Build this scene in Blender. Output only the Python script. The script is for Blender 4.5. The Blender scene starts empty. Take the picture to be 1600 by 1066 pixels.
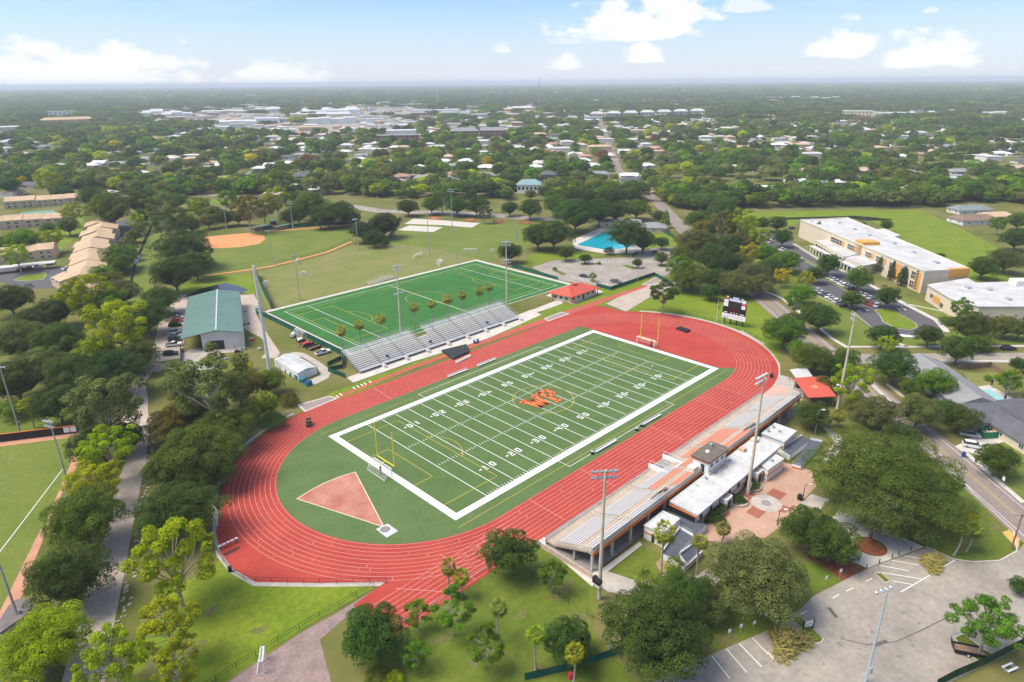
import bpy, math, random
import numpy as np
from mathutils import Vector, Matrix
RAD = math.radians
rnd = random.Random(11)
S = bpy.context.scene
COL = S.collection

# ------------------------------------------------------------------ camera
cd = bpy.data.cameras.new('camera'); CAM = bpy.data.objects.new('camera', cd); COL.objects.link(CAM)
cd.sensor_width = 36.0; cd.lens = 23.3033; cd.clip_start = 1.0; cd.clip_end = 90000.0
FW = Vector((0.656398, 0.660825, -0.36394)); RT = Vector((0.707227, -0.70694, -0.00808)); UP = Vector((0.262623, 0.252084, 0.931388)); CPOS = Vector((-132.024, -119.902, 88.36))
m = Matrix((RT, UP, -FW)).transposed().to_4x4(); m.translation = CPOS
CAM.matrix_world = m
S.camera = CAM

# ------------------------------------------------------------------ sky, sun, exposure
SUN_EL = RAD(58); SUN_AZ = math.atan2(0.62, -0.78)          # direction towards the sun, measured from +X
W = bpy.data.worlds.new('World'); S.world = W; W.use_nodes = True
nt = W.node_tree; N = nt.nodes; LK = nt.links; N.clear()
def wn(t, **k):
    n = N.new(t)
    for a, b in k.items(): setattr(n, a, b)
    return n
def wmath(op, a, b=None, c=None, clamp=False):
    n = wn('ShaderNodeMath', operation=op, use_clamp=clamp)
    for i, v in enumerate((a, b, c)):
        if v is None: continue
        if isinstance(v, (int, float)): n.inputs[i].default_value = v
        else: LK.new(v, n.inputs[i])
    return n.outputs[0]
sky = wn('ShaderNodeTexSky', sky_type='NISHITA', sun_disc=False)
sky.sun_elevation = SUN_EL; sky.sun_rotation = math.pi/2 - SUN_AZ
sky.altitude = 80; sky.air_density = 1.0; sky.dust_density = .6; sky.ozone_density = 2.5
tc = wn('ShaderNodeTexCoord'); sep = wn('ShaderNodeSeparateXYZ'); LK.new(tc.outputs['Generated'], sep.inputs[0])
az = wmath('ARCTAN2', sep.outputs[1], sep.outputs[0]); el = wmath('ARCSINE', sep.outputs[2])
com = wn('ShaderNodeCombineXYZ'); LK.new(wmath('MULTIPLY', az, 14.0), com.inputs[0]); LK.new(wmath('MULTIPLY', el, 26.0), com.inputs[1])
nz = wn('ShaderNodeTexNoise'); nz.inputs['Scale'].default_value = 1.7; nz.inputs['Detail'].default_value = 7; nz.inputs['Roughness'].default_value = .56
LK.new(com.outputs[0], nz.inputs['Vector'])
warp = wmath('MULTIPLY', wmath('SUBTRACT', nz.outputs['Fac'], .5), 2.3)
mask = None
# cumulus: direction of the flat base centre, half width, height (radians), opacity
CLOUDS = [((1.31482,0.00285), .150, .050, 1.0), ((1.37304,0.00329), .085, .058, .9), ((1.10709,0.00041), .085, .034, .85), ((0.62420,0.06017), .105, .040, 1.0), ((0.56247,0.07891), .060, .045, 1.0), ((0.35026,0.03270), .050, .032, 1.0),
          ((0.26787,0.01998), .068, .034, 1.0), ((0.60688,0.02813), .034, .024, .9), ((0.71330,0.01956), .026, .018, .8), ((0.79679,0.03990), .016, .012, .55), ((0.47849,0.08532), .045, .016, .6), ((0.26943,0.07344), .012, .007, .5), ((0.71042,0.05035), .03, .008, .4)]
for (a, e), w, h, op in CLOUDS:
    dx = wmath('DIVIDE', wmath('SUBTRACT', az, a), w)
    dy = wmath('DIVIDE', wmath('SUBTRACT', el, e), h)
    dn = wmath('MULTIPLY', wmath('MINIMUM', dy, 0.0), 3.2)                 # flat underside
    dd = wmath('SQRT', wmath('ADD', wmath('POWER', dx, 2.0), wmath('ADD', wmath('POWER', wmath('MAXIMUM', dy, 0.0), 2.0), wmath('POWER', dn, 2.0))))
    s = wmath('SUBTRACT', 1.0, dd); s = wmath('ADD', s, warp)
    s = wmath('MULTIPLY', s, 1.9, clamp=True); s = wmath('MULTIPLY', wmath('MULTIPLY', wmath('MULTIPLY', s, s), wmath('SUBTRACT', 3.0, wmath('MULTIPLY', s, 2.0))), op)
    mask = s if mask is None else wmath('MAXIMUM', mask, s)
# clouds over the rest of the sky
com2 = wn('ShaderNodeCombineXYZ')
iz = wmath('DIVIDE', 1.0, wmath('ADD', wmath('MAXIMUM', sep.outputs[2], 0.0), .09))
LK.new(wmath('MULTIPLY', sep.outputs[0], iz), com2.inputs[0]); LK.new(wmath('MULTIPLY', sep.outputs[1], iz), com2.inputs[1])
nz2 = wn('ShaderNodeTexNoise'); nz2.inputs['Scale'].default_value = .8; nz2.inputs['Detail'].default_value = 6; nz2.inputs['Roughness'].default_value = .6
LK.new(com2.outputs[0], nz2.inputs['Vector'])
veil = wmath('MULTIPLY', wmath('SUBTRACT', nz2.outputs['Fac'], .36), 2.6, clamp=True)
high = wmath('MULTIPLY', wmath('SUBTRACT', el, .16), 5.0, clamp=True)  # veil thickens overhead, out of view, added for extra skylight
veil = wmath('MULTIPLY', veil, wmath('ADD', .46, wmath('MULTIPLY', high, .42)))
low = wmath('SUBTRACT', 1.0, wmath('DIVIDE', wmath('MAXIMUM', el, 0.0), .13), clamp=True)
veil = wmath('MAXIMUM', veil, wmath('MULTIPLY', wmath('POWER', low, 1.3), .90))
SKY_STRENGTH = .105
mul = wn('ShaderNodeMixRGB', blend_type='MULTIPLY'); mul.inputs[0].default_value = 1.0
LK.new(sky.outputs[0], mul.inputs[1]); mul.inputs[2].default_value = (.62, .76, 1.03, 1)
mixv = wn('ShaderNodeMixRGB'); LK.new(veil, mixv.inputs[0]); LK.new(mul.outputs[0], mixv.inputs[1]); mixv.inputs[2].default_value = (4.7, 4.95, 5.4, 1)
mix = wn('ShaderNodeMixRGB'); LK.new(mask, mix.inputs[0]); LK.new(mixv.outputs[0], mix.inputs[1]); mix.inputs[2].default_value = (5.75, 5.75, 5.8, 1)
bg = wn('ShaderNodeBackground'); bg.inputs[1].default_value = SKY_STRENGTH; LK.new(mix.outputs[0], bg.inputs[0])
wo = wn('ShaderNodeOutputWorld'); LK.new(bg.outputs[0], wo.inputs[0])
sl = bpy.data.lights.new('sun', 'SUN'); sl.energy = 3.0; sl.angle = RAD(34); sl.color = (1.0, .92, .78)
SUN = bpy.data.objects.new('sun', sl); COL.objects.link(SUN); SUN.location = (0, 0, 300)
sd = Vector((math.cos(SUN_EL)*math.cos(SUN_AZ), math.cos(SUN_EL)*math.sin(SUN_AZ), math.sin(SUN_EL)))
SUN.rotation_euler = sd.to_track_quat('Z', 'Y').to_euler()
vs = S.view_settings; vs.view_transform = 'Standard'; vs.look = 'None'; vs.gamma = 1; vs.use_curve_mapping = False; vs.exposure = 0.84
S.render.engine = 'CYCLES'; S.cycles.use_denoising = True; S.cycles.max_bounces = 6; S.cycles.diffuse_bounces = 4; S.cycles.transparent_max_bounces = 6
S.cycles.volume_bounces = 0; S.cycles.use_adaptive_sampling = True; S.cycles.adaptive_threshold = .02

# ------------------------------------------------------------------ materials
def mat(name, col, rough=.85, n=None, amt=.18, col2=None, fine=None, metal=0.0, spec=.25, tint=None, bump=0.0, alpha=None):
    """Principled material; n = patch size in metres of a world-space noise that varies the colour, fine = size of a second, finer one."""
    M_ = bpy.data.materials.new(name); M_.use_nodes = True
    t = M_.node_tree; b = t.nodes['Principled BSDF']
    b.inputs['Roughness'].default_value = rough; b.inputs['Metallic'].default_value = metal
    b.inputs['Specular IOR Level'].default_value = spec
    c = (*col, 1); src = None
    if tint:
        at = t.nodes.new('ShaderNodeAttribute'); at.attribute_type = 'INSTANCER'; at.attribute_name = 'tint'; src = at.outputs['Color']
    if n or fine:
        geo = t.nodes.new('ShaderNodeNewGeometry')
        def layer(size, det):
            mp = t.nodes.new('ShaderNodeVectorMath'); mp.operation = 'SCALE'; mp.inputs['Scale'].default_value = 1.0/size
            t.links.new(geo.outputs['Position'], mp.inputs[0])
            z = t.nodes.new('ShaderNodeTexNoise'); z.inputs['Scale'].default_value = 1.0; z.inputs['Detail'].default_value = det; z.inputs['Roughness'].default_value = .6
            t.links.new(mp.outputs[0], z.inputs['Vector'])
            r = t.nodes.new('ShaderNodeMapRange'); r.inputs['From Min'].default_value = .3; r.inputs['From Max'].default_value = .7
            t.links.new(z.outputs['Fac'], r.inputs['Value'])
            return r.outputs['Result'], z.outputs['Fac']
        zf = None
        if n:
            f, zf = layer(n, 5)
            mx = t.nodes.new('ShaderNodeMixRGB'); t.links.new(f, mx.inputs[0])
            lo = tuple(x*(1-amt) for x in col); hi = tuple(x*(1+amt) for x in col) if col2 is None else col2
            if col2 is not None: lo = col
            mx.inputs[1].default_value = (*lo, 1); mx.inputs[2].default_value = (*hi, 1); src = mx.outputs[0]
        if fine:
            f, zf = layer(fine, 3)
            rr = t.nodes.new('ShaderNodeMapRange'); rr.inputs['To Min'].default_value = 1-amt; rr.inputs['To Max'].default_value = 1+amt
            t.links.new(f, rr.inputs['Value'])
            mm = t.nodes.new('ShaderNodeMixRGB'); mm.blend_type = 'MULTIPLY'; mm.inputs[0].default_value = 1.0
            if src is None: mm.inputs[1].default_value = c
            else: t.links.new(src, mm.inputs[1])
            t.links.new(rr.outputs[0], mm.inputs[2]); src = mm.outputs[0]
        if bump:
            bp = t.nodes.new('ShaderNodeBump'); bp.inputs['Strength'].default_value = bump; bp.inputs['Distance'].default_value = .3
            t.links.new(zf, bp.inputs['Height']); t.links.new(bp.outputs[0], b.inputs['Normal'])
    if src is None: b.inputs['Base Color'].default_value = c
    else: t.links.new(src, b.inputs['Base Color'])
    return M_
def mat_leaf(name):
    M_ = bpy.data.materials.new(name); M_.use_nodes = True
    t = M_.node_tree; b = t.nodes['Principled BSDF']; b.inputs['Roughness'].default_value = .7; b.inputs['Specular IOR Level'].default_value = .08
    at = t.nodes.new('ShaderNodeAttribute'); at.attribute_type = 'INSTANCER'; at.attribute_name = 'tint'
    lv = t.nodes.new('ShaderNodeAttribute'); lv.attribute_type = 'GEOMETRY'; lv.attribute_name = 'leafvar'
    hs = t.nodes.new('ShaderNodeMixRGB'); hs.blend_type = 'MULTIPLY'; hs.inputs[0].default_value = 1.0
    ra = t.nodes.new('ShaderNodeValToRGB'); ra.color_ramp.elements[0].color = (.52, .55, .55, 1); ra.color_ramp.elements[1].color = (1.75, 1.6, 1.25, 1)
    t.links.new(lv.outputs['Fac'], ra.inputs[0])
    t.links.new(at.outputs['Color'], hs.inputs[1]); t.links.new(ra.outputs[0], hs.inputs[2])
    t.links.new(hs.outputs[0], b.inputs['Base Color'])
    tr = t.nodes.new('ShaderNodeBsdfTranslucent'); t.links.new(hs.outputs[0], tr.inputs[0])
    mx = t.nodes.new('ShaderNodeMixShader'); mx.inputs[0].default_value = .45
    t.links.new(b.outputs[0], mx.inputs[1]); t.links.new(tr.outputs[0], mx.inputs[2])
    t.links.new(mx.outputs[0], t.nodes['Material Output'].inputs['Surface'])
    return M_
LEAF = mat_leaf('leaf')
BARK = mat('bark', (.16, .13, .10), n=.8, amt=.4)
PALE_BARK = mat('pale_bark', (.34, .30, .25), n=.8, amt=.3)
WHITE = mat('white_paint', (.78, .78, .76), rough=.5)
OFFWHITE = mat('off_white_render', (.66, .64, .58), n=3, amt=.07)
CREAM = mat('cream_render', (.66, .56, .42), n=4, amt=.07)
TANWALL = mat('tan_render', (.55, .42, .28), n=4, amt=.08)
ORANGE = mat('orange_paint', (.72, .19, .045), rough=.6)
ORANGEWALL = mat('orange_render', (.66, .33, .08), n=4, amt=.06)
BLACK = mat('black_paint', (.02, .02, .022), rough=.5)
DARK = mat('dark_opening', (.03, .03, .032), rough=.6)
GLASS = mat('window_glass', (.03, .04, .05), rough=.1, spec=.6)
STEEL = mat('galvanised_steel', (.50, .51, .52), rough=.45, metal=.5)
ALU = mat('aluminium_plank', (.57, .57, .57), rough=.5, metal=.1)
CONC = mat('concrete', (.42, .38, .33), n=2.5, amt=.16)
CONC_PALE = mat('pale_concrete', (.53, .49, .43), n=3, amt=.12)
CONC_DARK = mat('weathered_and_shade_concrete', (.25, .235, .22), n=2.2, amt=.3)
TANCONC = mat('tan_concrete', (.44, .355, .275), n=2.5, amt=.14)
CORAL = mat('coral_paint', (.74, .25, .15), n=2, amt=.1)
ROOFWHITE = mat('white_membrane', (.53, .53, .51), n=3.5, amt=.14, fine=.9, rough=.7)
ROOFGREY = mat('grey_membrane', (.40, .395, .385), n=7, col2=(.60, .585, .56), fine=1.5, amt=.06, rough=.7)
SHINGLE_TAN = mat('tan_shingle', (.50, .36, .23), n=5, amt=.16)
SHINGLE_GREY = mat('grey_shingle', (.25, .25, .245), n=3, amt=.12)
SHINGLE_DARK = mat('charcoal_shingle', (.115, .115, .125), n=3, amt=.18)
GREENMETAL = mat('green_metal_roof', (.14, .235, .195), rough=.5, n=8, amt=.1)
REDMETAL = mat('red_metal_roof', (.56, .10, .06), rough=.5, n=5, amt=.08)
TEAL = mat('teal_tarp', (.02, .20, .22), n=.8, amt=.4)
GREENMESH = mat('green_windscreen', (.012, .10, .065), n=2, amt=.25)
BLUE = mat('blue_plastic', (.03, .07, .22), rough=.5)
YELLOWP = mat('yellow_paint', (.80, .62, .03), rough=.5)
NETM = mat('net_cord', (.70, .70, .68), rough=.8)
POLECONC = mat('pole_concrete', (.58, .50, .37), n=1.5, amt=.15)
RUBBER = mat('rubber', (.02, .02, .02), rough=.8)
CARPAINT = mat('car_paint', (.5, .5, .5), rough=.25, spec=.5, tint=True)
HOUSEWALL = mat('house_wall', (.5, .5, .5), tint=True)
HOUSEROOF = mat('house_roof', (.5, .5, .5), tint=True)
BROWNWOOD = mat('weathered_wood', (.24, .16, .11), n=.6, amt=.3)
TRACK = mat('red_track', (.35, .042, .030), rough=.9, n=9, col2=(.43, .064, .045), fine=.8, amt=.08)
TRACKLINE = mat('track_line', (.56, .30, .25), rough=.8)
TURF = mat('field_turf', (.078, .135, .038), n=7, fine=.6, amt=.13, col2=(.112, .165, .054))
TURF2 = mat('practice_turf', (.036, .140, .026), n=10, amt=.16, fine=.7)
LINEW = mat('line_paint', (.78, .78, .75), rough=.8, fine=.4, amt=.06)
LINEY = mat('yellow_line', (.50, .40, .05), rough=.8)
LOGOO = mat('logo_orange', (.70, .17, .05), rough=.8)
LOGOB = mat('logo_edge', (.22, .06, .03), rough=.8)

# ------------------------------------------------------------------ helpers
class MB:
    def __init__(s, org=(0, 0, 0)): s.v = []; s.f = []; s.mi = []; s.o = org
    def add(s, pts): i = len(s.v); s.v += [(p[0]-s.o[0], p[1]-s.o[1], p[2]-s.o[2]) for p in pts]; return i
    def face(s, pts, m=0): i = s.add(pts); s.f.append(tuple(range(i, i+len(pts)))); s.mi.append(m); return s
    def prism(s, poly, z0, z1, m=0, mtop=None):
        a = 0
        n = len(poly)
        for k in range(n): a += poly[k][0]*poly[(k+1) % n][1]-poly[(k+1) % n][0]*poly[k][1]
        if a < 0: poly = poly[::-1]
        i = s.add([(x, y, z0) for x, y in poly]+[(x, y, z1) for x, y in poly])
        for k in range(n):
            k2 = (k+1) % n; s.f.append((i+k, i+k2, i+n+k2, i+n+k)); s.mi.append(m)
        s.f.append(tuple(i+n+k for k in range(n))); s.mi.append(m if mtop is None else mtop)
        s.f.append(tuple(i+k for k in reversed(range(n)))); s.mi.append(m)
        return s
    def bx(s, x0, x1, y0, y1, z0, z1, m=0, mtop=None): return s.prism([(x0, y0), (x1, y0), (x1, y1), (x0, y1)], z0, z1, m, mtop)
    def box(s, cx, cy, z0, sx, sy, sz, rz=0, m=0, mtop=None):
        c, n = math.cos(rz), math.sin(rz)
        return s.prism([(cx+a*c-b*n, cy+a*n+b*c) for a, b in ((-sx/2, -sy/2), (sx/2, -sy/2), (sx/2, sy/2), (-sx/2, sy/2))], z0, z0+sz, m, mtop)
    def tube(s, p0, p1, r0, r1=None, n=6, m=0, cap=True):
        r1 = r0 if r1 is None else r1
        p0 = Vector(p0); p1 = Vector(p1); d = (p1-p0).normalized()
        a = d.orthogonal().normalized(); b = d.cross(a)
        i = s.add([p0+(a*math.cos(2*math.pi*k/n)+b*math.sin(2*math.pi*k/n))*r0 for k in range(n)] + [p1+(a*math.cos(2*math.pi*k/n)+b*math.sin(2*math.pi*k/n))*r1 for k in range(n)])
        for k in range(n):
            k2 = (k+1) % n; s.f.append((i+k, i+k2, i+n+k2, i+n+k)); s.mi.append(m)
        if cap:
            s.f.append(tuple(i+n+k for k in range(n))); s.mi.append(m); s.f.append(tuple(i+k for k in reversed(range(n)))); s.mi.append(m)
        return s
    def bar(s, p0, p1, w, h, m=0):
        p0 = Vector(p0); p1 = Vector(p1); d = p1-p0; sd = Vector((-d.y, d.x, 0))
        sd = sd.normalized()*w/2 if sd.length > 1e-6 else Vector((w/2, 0, 0))
        up = d.cross(sd).normalized()*h/2
        q = [p0-sd-up, p0+sd-up, p0+sd+up, p0-sd+up, p1-sd-up, p1+sd-up, p1+sd+up, p1-sd+up]
        i = s.add(q)
        for f in ((0, 3, 2, 1), (4, 5, 6, 7), (0, 1, 5, 4), (1, 2, 6, 5), (2, 3, 7, 6), (3, 0, 4, 7)): s.f.append(tuple(i+k for k in f)); s.mi.append(m)
        return s
    def dome(s, c, rx, ry, rz, m=0, nu=10, nv=4, z0=0):
        rings = []
        for j in range(nv):
            t = math.pi/2*j/nv
            rings.append(s.add([(c[0]+rx*math.cos(t)*math.cos(2*math.pi*k/nu), c[1]+ry*math.cos(t)*math.sin(2*math.pi*k/nu), c[2]+rz*math.sin(t)) for k in range(nu)]))
        top = s.add([(c[0], c[1], c[2]+rz)])
        for j in range(nv-1):
            for k in range(nu): s.f.append((rings[j]+k, rings[j]+(k+1) % nu, rings[j+1]+(k+1) % nu, rings[j+1]+k)); s.mi.append(m)
        for k in range(nu): s.f.append((rings[-1]+k, rings[-1]+(k+1) % nu, top)); s.mi.append(m)
        return s
    def mesh(s, name, mats):
        me = bpy.data.meshes.new(name); me.from_pydata([tuple(v) for v in s.v], [], s.f)
        for mm in (mats if isinstance(mats, (list, tuple)) else [mats]): me.materials.append(mm)
        if any(s.mi): me.polygons.foreach_set('material_index', s.mi)
        me.update(); return me
    def build(s, name, mats, parent=None, loc=None):
        o = bpy.data.objects.new(name, s.mesh(name, mats)); COL.objects.link(o)
        if parent is not None: o.parent = parent
        if loc is not None: o.location = loc
        elif parent is None: o.location = s.o
        return o
def tag(o, label=None, cat=None, group=None, kind=None):
    if label: o['label'] = label
    if cat: o['category'] = cat
    if group: o['group'] = group
    if kind: o['kind'] = kind
    return o
def thing(name, label, cat, loc=(0, 0, 0), rz=0, group=None):
    o = bpy.data.objects.new(name, None); COL.objects.link(o); o.location = loc if len(loc) == 3 else (*loc, 0); o.rotation_euler.z = rz; o.empty_display_size = .5
    return tag(o, label, cat, group)
def copy_tree(o, parent=None):
    c = o.copy(); COL.objects.link(c)
    if parent is not None: c.parent = parent
    for ch in list(o.children): copy_tree(ch, c)
    return c
def place(proto, loc, rz=0, label=None, group=None, tint=None, cat=None):
    first = not proto.get('_used')
    o = proto if first else copy_tree(proto)
    proto['_used'] = 1
    if not first and '_used' in o: del o['_used']
    o.location = loc if len(loc) == 3 else (*loc, 0); o.rotation_euler.z = rz
    tag(o, label, cat, group)
    if tint is not None: settint(o, tint)
    return o
def settint(o, t):
    o['tint'] = [float(x) for x in t]
    for c in o.children: settint(c, t)
def sheet(name, poly, z, m, parent=None, kind='structure'):
    o = MB(); a = sum(poly[k][0]*poly[(k+1) % len(poly)][1]-poly[(k+1) % len(poly)][0]*poly[k][1] for k in range(len(poly)))
    if a < 0: poly = poly[::-1]
    o.face([(x, y, z) for x, y in poly])
    ob = o.build(name, m, parent)
    if kind and parent is None: ob['kind'] = kind
    return ob
def slab(name, poly, z0, z1, m, parent=None, kind='structure'):
    ob = MB().prism(poly, z0, z1).build(name, m, parent)
    if kind and parent is None: ob['kind'] = kind
    return ob
def strip(mb, pts, w, z, m=0, closed=False):
    """flat painted line of width w along a polyline, mitred"""
    n = len(pts); L = []
    for i in range(n):
        a = Vector(pts[i-1]) if (i > 0 or closed) else None
        b = Vector(pts[i]); c = Vector(pts[(i+1) % n]) if (i < n-1 or closed) else None
        d1 = (b-a).normalized() if a is not None else (c-b).normalized()
        d2 = (c-b).normalized() if c is not None else d1
        nn = Vector((-d1.y-d2.y, d1.x+d2.x)).normalized(); k = max(.35, nn.dot(Vector((-d1.y, d1.x))))
        L.append((b+nn*w/2/k, b-nn*w/2/k))
    for i in range(n if closed else n-1):
        j = (i+1) % n
        mb.face([(*L[i][1], z), (*L[j][1], z), (*L[j][0], z), (*L[i][0], z)], m)
    return mb
def rect(x0, x1, y0, y1): return [(x0, y0), (x1, y0), (x1, y1), (x0, y1)]
def lerp(a, b, t): return tuple(x+(y-x)*t for x, y in zip(a, b))
def rect_from(a, b, depth, side=1):
    """rectangle with edge a-b and the given depth to its left (side=1) or right"""
    a = Vector(a[:2]); b = Vector(b[:2]); d = (b-a).normalized(); n = Vector((-d.y, d.x))*side*depth
    return [tuple(a), tuple(b), tuple(b+n), tuple(a+n)]


# ================================================================== GROUND
GRASS = mat('grass', (.078, .112, .020), n=28, col2=(.125, .155, .033), fine=2.2, amt=.16)
GRASS_B = mat('bright_grass', (.115, .182, .006), n=9, col2=(.180, .225, .012), fine=1.2, amt=.20)
GRASS_M = mat('mown_grass', (.105, .155, .016), n=18, col2=(.165, .188, .032), fine=1.5, amt=.13)
GRASS_D = mat('damp_grass', (.085, .135, .010), n=10, col2=(.135, .165, .018), fine=1.4, amt=.16)
GRASS_T = mat('tired_grass', (.140, .180, .032), n=16, col2=(.225, .200, .070), fine=1.5, amt=.12)
CLAY = mat('clay', (.62, .27, .105), n=6, amt=.07)
CLAY_P = mat('pale_clay', (.50, .25, .16), n=2.5, amt=.13)
ASPH = mat('asphalt', (.105, .10, .105), n=7, amt=.12, fine=.6)
ASPH_P = mat('worn_asphalt', (.255, .225, .19), n=9, col2=(.37, .33, .275), fine=1.1, amt=.13)
ASPH_R = mat('road_asphalt', (.25, .205, .175), n=9, amt=.12, fine=.8)
GRAVEL = mat('gravel', (.43, .355, .285), n=5, amt=.13, fine=.7)
GRAVEL_B = mat('brown_gravel', (.27, .195, .175), n=3, amt=.20, fine=.5)
DIRT = mat('bare_dirt', (.33, .24, .15), n=3, amt=.3)
MULCH = mat('red_mulch', (.22, .075, .035), n=1.2, amt=.35)
SANDM = mat('dark_sand', (.30, .235, .22), n=1.5, amt=.18)
SHOT = mat('shot_sector_cinder', (.36, .125, .085), n=4.5, col2=(.52, .25, .18), fine=.5, amt=.10)
def mat_water(name, col):
    m_ = mat(name, col, rough=.08, spec=.5); return m_
POOLW = mat_water('pool_water', (.01, .36, .46)); PONDW = mat_water('pond_water', (.022, .026, .018)); POOLP = mat_water('pale_pool_water', (.26, .52, .52))
PAVE = mat('plaza_concrete', (.46, .29, .205), n=5, amt=.10, fine=.8)
PAVE_R = mat('red_paver', (.34, .12, .075), n=2, amt=.10)
PAVE_G = mat('grey_paver', (.46, .40, .35), n=1.6, amt=.18)

# one sheet out to the horizon: woods-coloured beyond the town, paled there to paint in haze
g = bpy.data.materials.new('ground'); g.use_nodes = True; t = g.node_tree; b = t.nodes['Principled BSDF']; b.inputs['Roughness'].default_value = .95; b.inputs['Specular IOR Level'].default_value = .1
geo = t.nodes.new('ShaderNodeNewGeometry')
def gn(size, det):
    mp = t.nodes.new('ShaderNodeVectorMath'); mp.operation = 'SCALE'; mp.inputs['Scale'].default_value = 1/size; t.links.new(geo.outputs['Position'], mp.inputs[0])
    z = t.nodes.new('ShaderNodeTexNoise'); z.inputs['Detail'].default_value = det; z.inputs['Scale'].default_value = 1; t.links.new(mp.outputs[0], z.inputs['Vector'])
    r = t.nodes.new('ShaderNodeMapRange'); r.inputs['From Min'].default_value = .35; r.inputs['From Max'].default_value = .65; t.links.new(z.outputs['Fac'], r.inputs['Value']); return r.outputs[0]
def gmix(f, a, c):
    x = t.nodes.new('ShaderNodeMixRGB')
    if hasattr(f, 'links') or not isinstance(f, float): t.links.new(f, x.inputs[0])
    for i, v in ((1, a), (2, c)):
        if isinstance(v, tuple): x.inputs[i].default_value = (*v, 1)
        else: t.links.new(v, x.inputs[i])
    return x.outputs[0]
near = gmix(gn(22, 5), gmix(gn(3, 4), (.085, .110, .018), (.125, .140, .028)), (.185, .165, .060))
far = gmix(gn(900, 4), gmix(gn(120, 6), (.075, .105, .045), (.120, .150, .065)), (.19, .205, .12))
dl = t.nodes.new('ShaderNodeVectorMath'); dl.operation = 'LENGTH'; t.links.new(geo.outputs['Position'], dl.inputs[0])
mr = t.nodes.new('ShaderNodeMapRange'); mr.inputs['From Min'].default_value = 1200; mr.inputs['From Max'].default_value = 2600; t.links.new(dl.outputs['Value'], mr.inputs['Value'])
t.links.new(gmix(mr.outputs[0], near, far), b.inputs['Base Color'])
sheet('ground', [(-1800, -1800), (33000, -1800), (33000, 33000), (-1800, 33000)], 0, g)

# ---------------------------------------------------------------- lawns and paths, left side
sheet('lawn_by_chute', [(-103.95,-3.94),(-96.57,-1.71),(-96.56,-7.64),(-95.7,-13.58),(-79.66,-30.9),(-95.61,-30.6),(-111.62,-31.92),(-121.52,-21.89),(-115.6,-10.28),(-110.65,-3.2)], .020, GRASS_B)
sheet('lawn_with_palms', [(-81.45,-42.9),(-64.68,-41.91),(-55.29,-42.13),(-48.91,-42.89),(-49.83,-49.36),(-51.17,-60.15),(-60.19,-66.58),(-64.11,-79.25),(-95.09,-47.85)], .020, GRASS_D)
sheet('lawn_beside_ramp', [(-46.25,-60.17),(-35.58,-59.4),(-34.81,-67.92),(-36.86,-72.26),(-41.91,-69.57),(-44.85,-65.85)], .022, GRASS_D)
sheet('lawn_by_grandstand_end', [(-49.51,-43.45),(-49.19,-44.94),(-51.42,-61.1),(-60.19,-66.58),(-59.16,-54.41),(-60.3,-47.14)], .024, GRASS_D)
sheet('gravel_yard', [(-110.32,-32.41),(-103.14,-31.74),(-95.67,-31.15),(-89.9,-31.54),(-80.05,-31.47),(-84.04,-32.6),(-94.36,-34.89),(-97.92,-44.98)], .030, GRAVEL_B)
sheet('gravel_road', [(-128.76,-16.2),(-127.65,-13.14),(-121.3,2.59),(-113.84,19),(-110.83,23.94),(-105.72,38.61),(-101.2,48.05),(-96.56,57.74),(-92.28,78.77),(-87.72,80.34),(-85.1,93.59),(-86.58,98.4),(-83.87,98.26),(-79.14,108.14),(-75.83,116.92),(-70.34,121.83),(-60.73,144.94),(-53.17,163.93),(-39.13,190.98),(-33.55,187.91),(-39.89,168.01),(-63.83,111.73),(-71.72,115.05),(-68.04,106.48),(-69.43,102.55),(-75.06,106.13),(-79.45,99.16),(-82.71,86.66),(-86.19,75.88),(-85.72,72.01),(-88.21,68.57),(-94.81,50.06),(-98.51,41.22),(-106.35,22.5),(-112.3,7.88),(-119.06,-8.2),(-123.99,-21.03)], .028, GRAVEL)
rk = MB()
for i in range(110):
    tt = i/109; a = lerp((-118.36,-7.49), (-86.51,71.17), tt); rk.box(a[0]+rnd.uniform(.2, 2.0), a[1]+rnd.uniform(-.6, .6), 0, rnd.uniform(.25, .9), rnd.uniform(.25, .7), rnd.uniform(.05, .22), rnd.uniform(0, 3))
tag(rk.build('rubble_verge', GRAVEL), kind='stuff')
PATCH = mat('worn_patch', (.165, .135, .055), n=1.6, col2=(.115, .145, .020), fine=.6, amt=.25)
for i, (px, k) in enumerate(zip([(-55.22,-56.51),(-58.89,-57.03),(-59.81,-63.41),(-66.07,-55.33),(-79.79,-49.69),(-78.73,-57.43),(-72.77,-66.17),(-104.74,-14.92),(-100.7,-25.43),(-110.3,-20.68),(-116.27,-20.26),(-111.52,-9.12),(-45.89,-84.12),(-42.77,-76.82),(-23.48,-91.89),(-33.76,-89.25),(-88.41,-19.77),(20.67,-100.81),(21.37,-109.51)], (2.2, 1.3, 2.0, 1.2, 1.8, 1.4, 1.5, 1.6, 1.3, 2.0, 2.4, 2.6, 2.2, 1.8, 1.4, 1.6, 1.5, 1.6, 1.8))):
    ph = i*1.7; sheet('worn_patch', [(px[0]+k*(1+.35*math.sin(3*a+ph)+.15*math.sin(7*a))*math.cos(a), px[1]+k*(.75+.3*math.cos(2*a+ph))*math.sin(a)) for a in np.linspace(0, 6.283, 25)[:-1]], .0262+i*.00005, PATCH)
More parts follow.
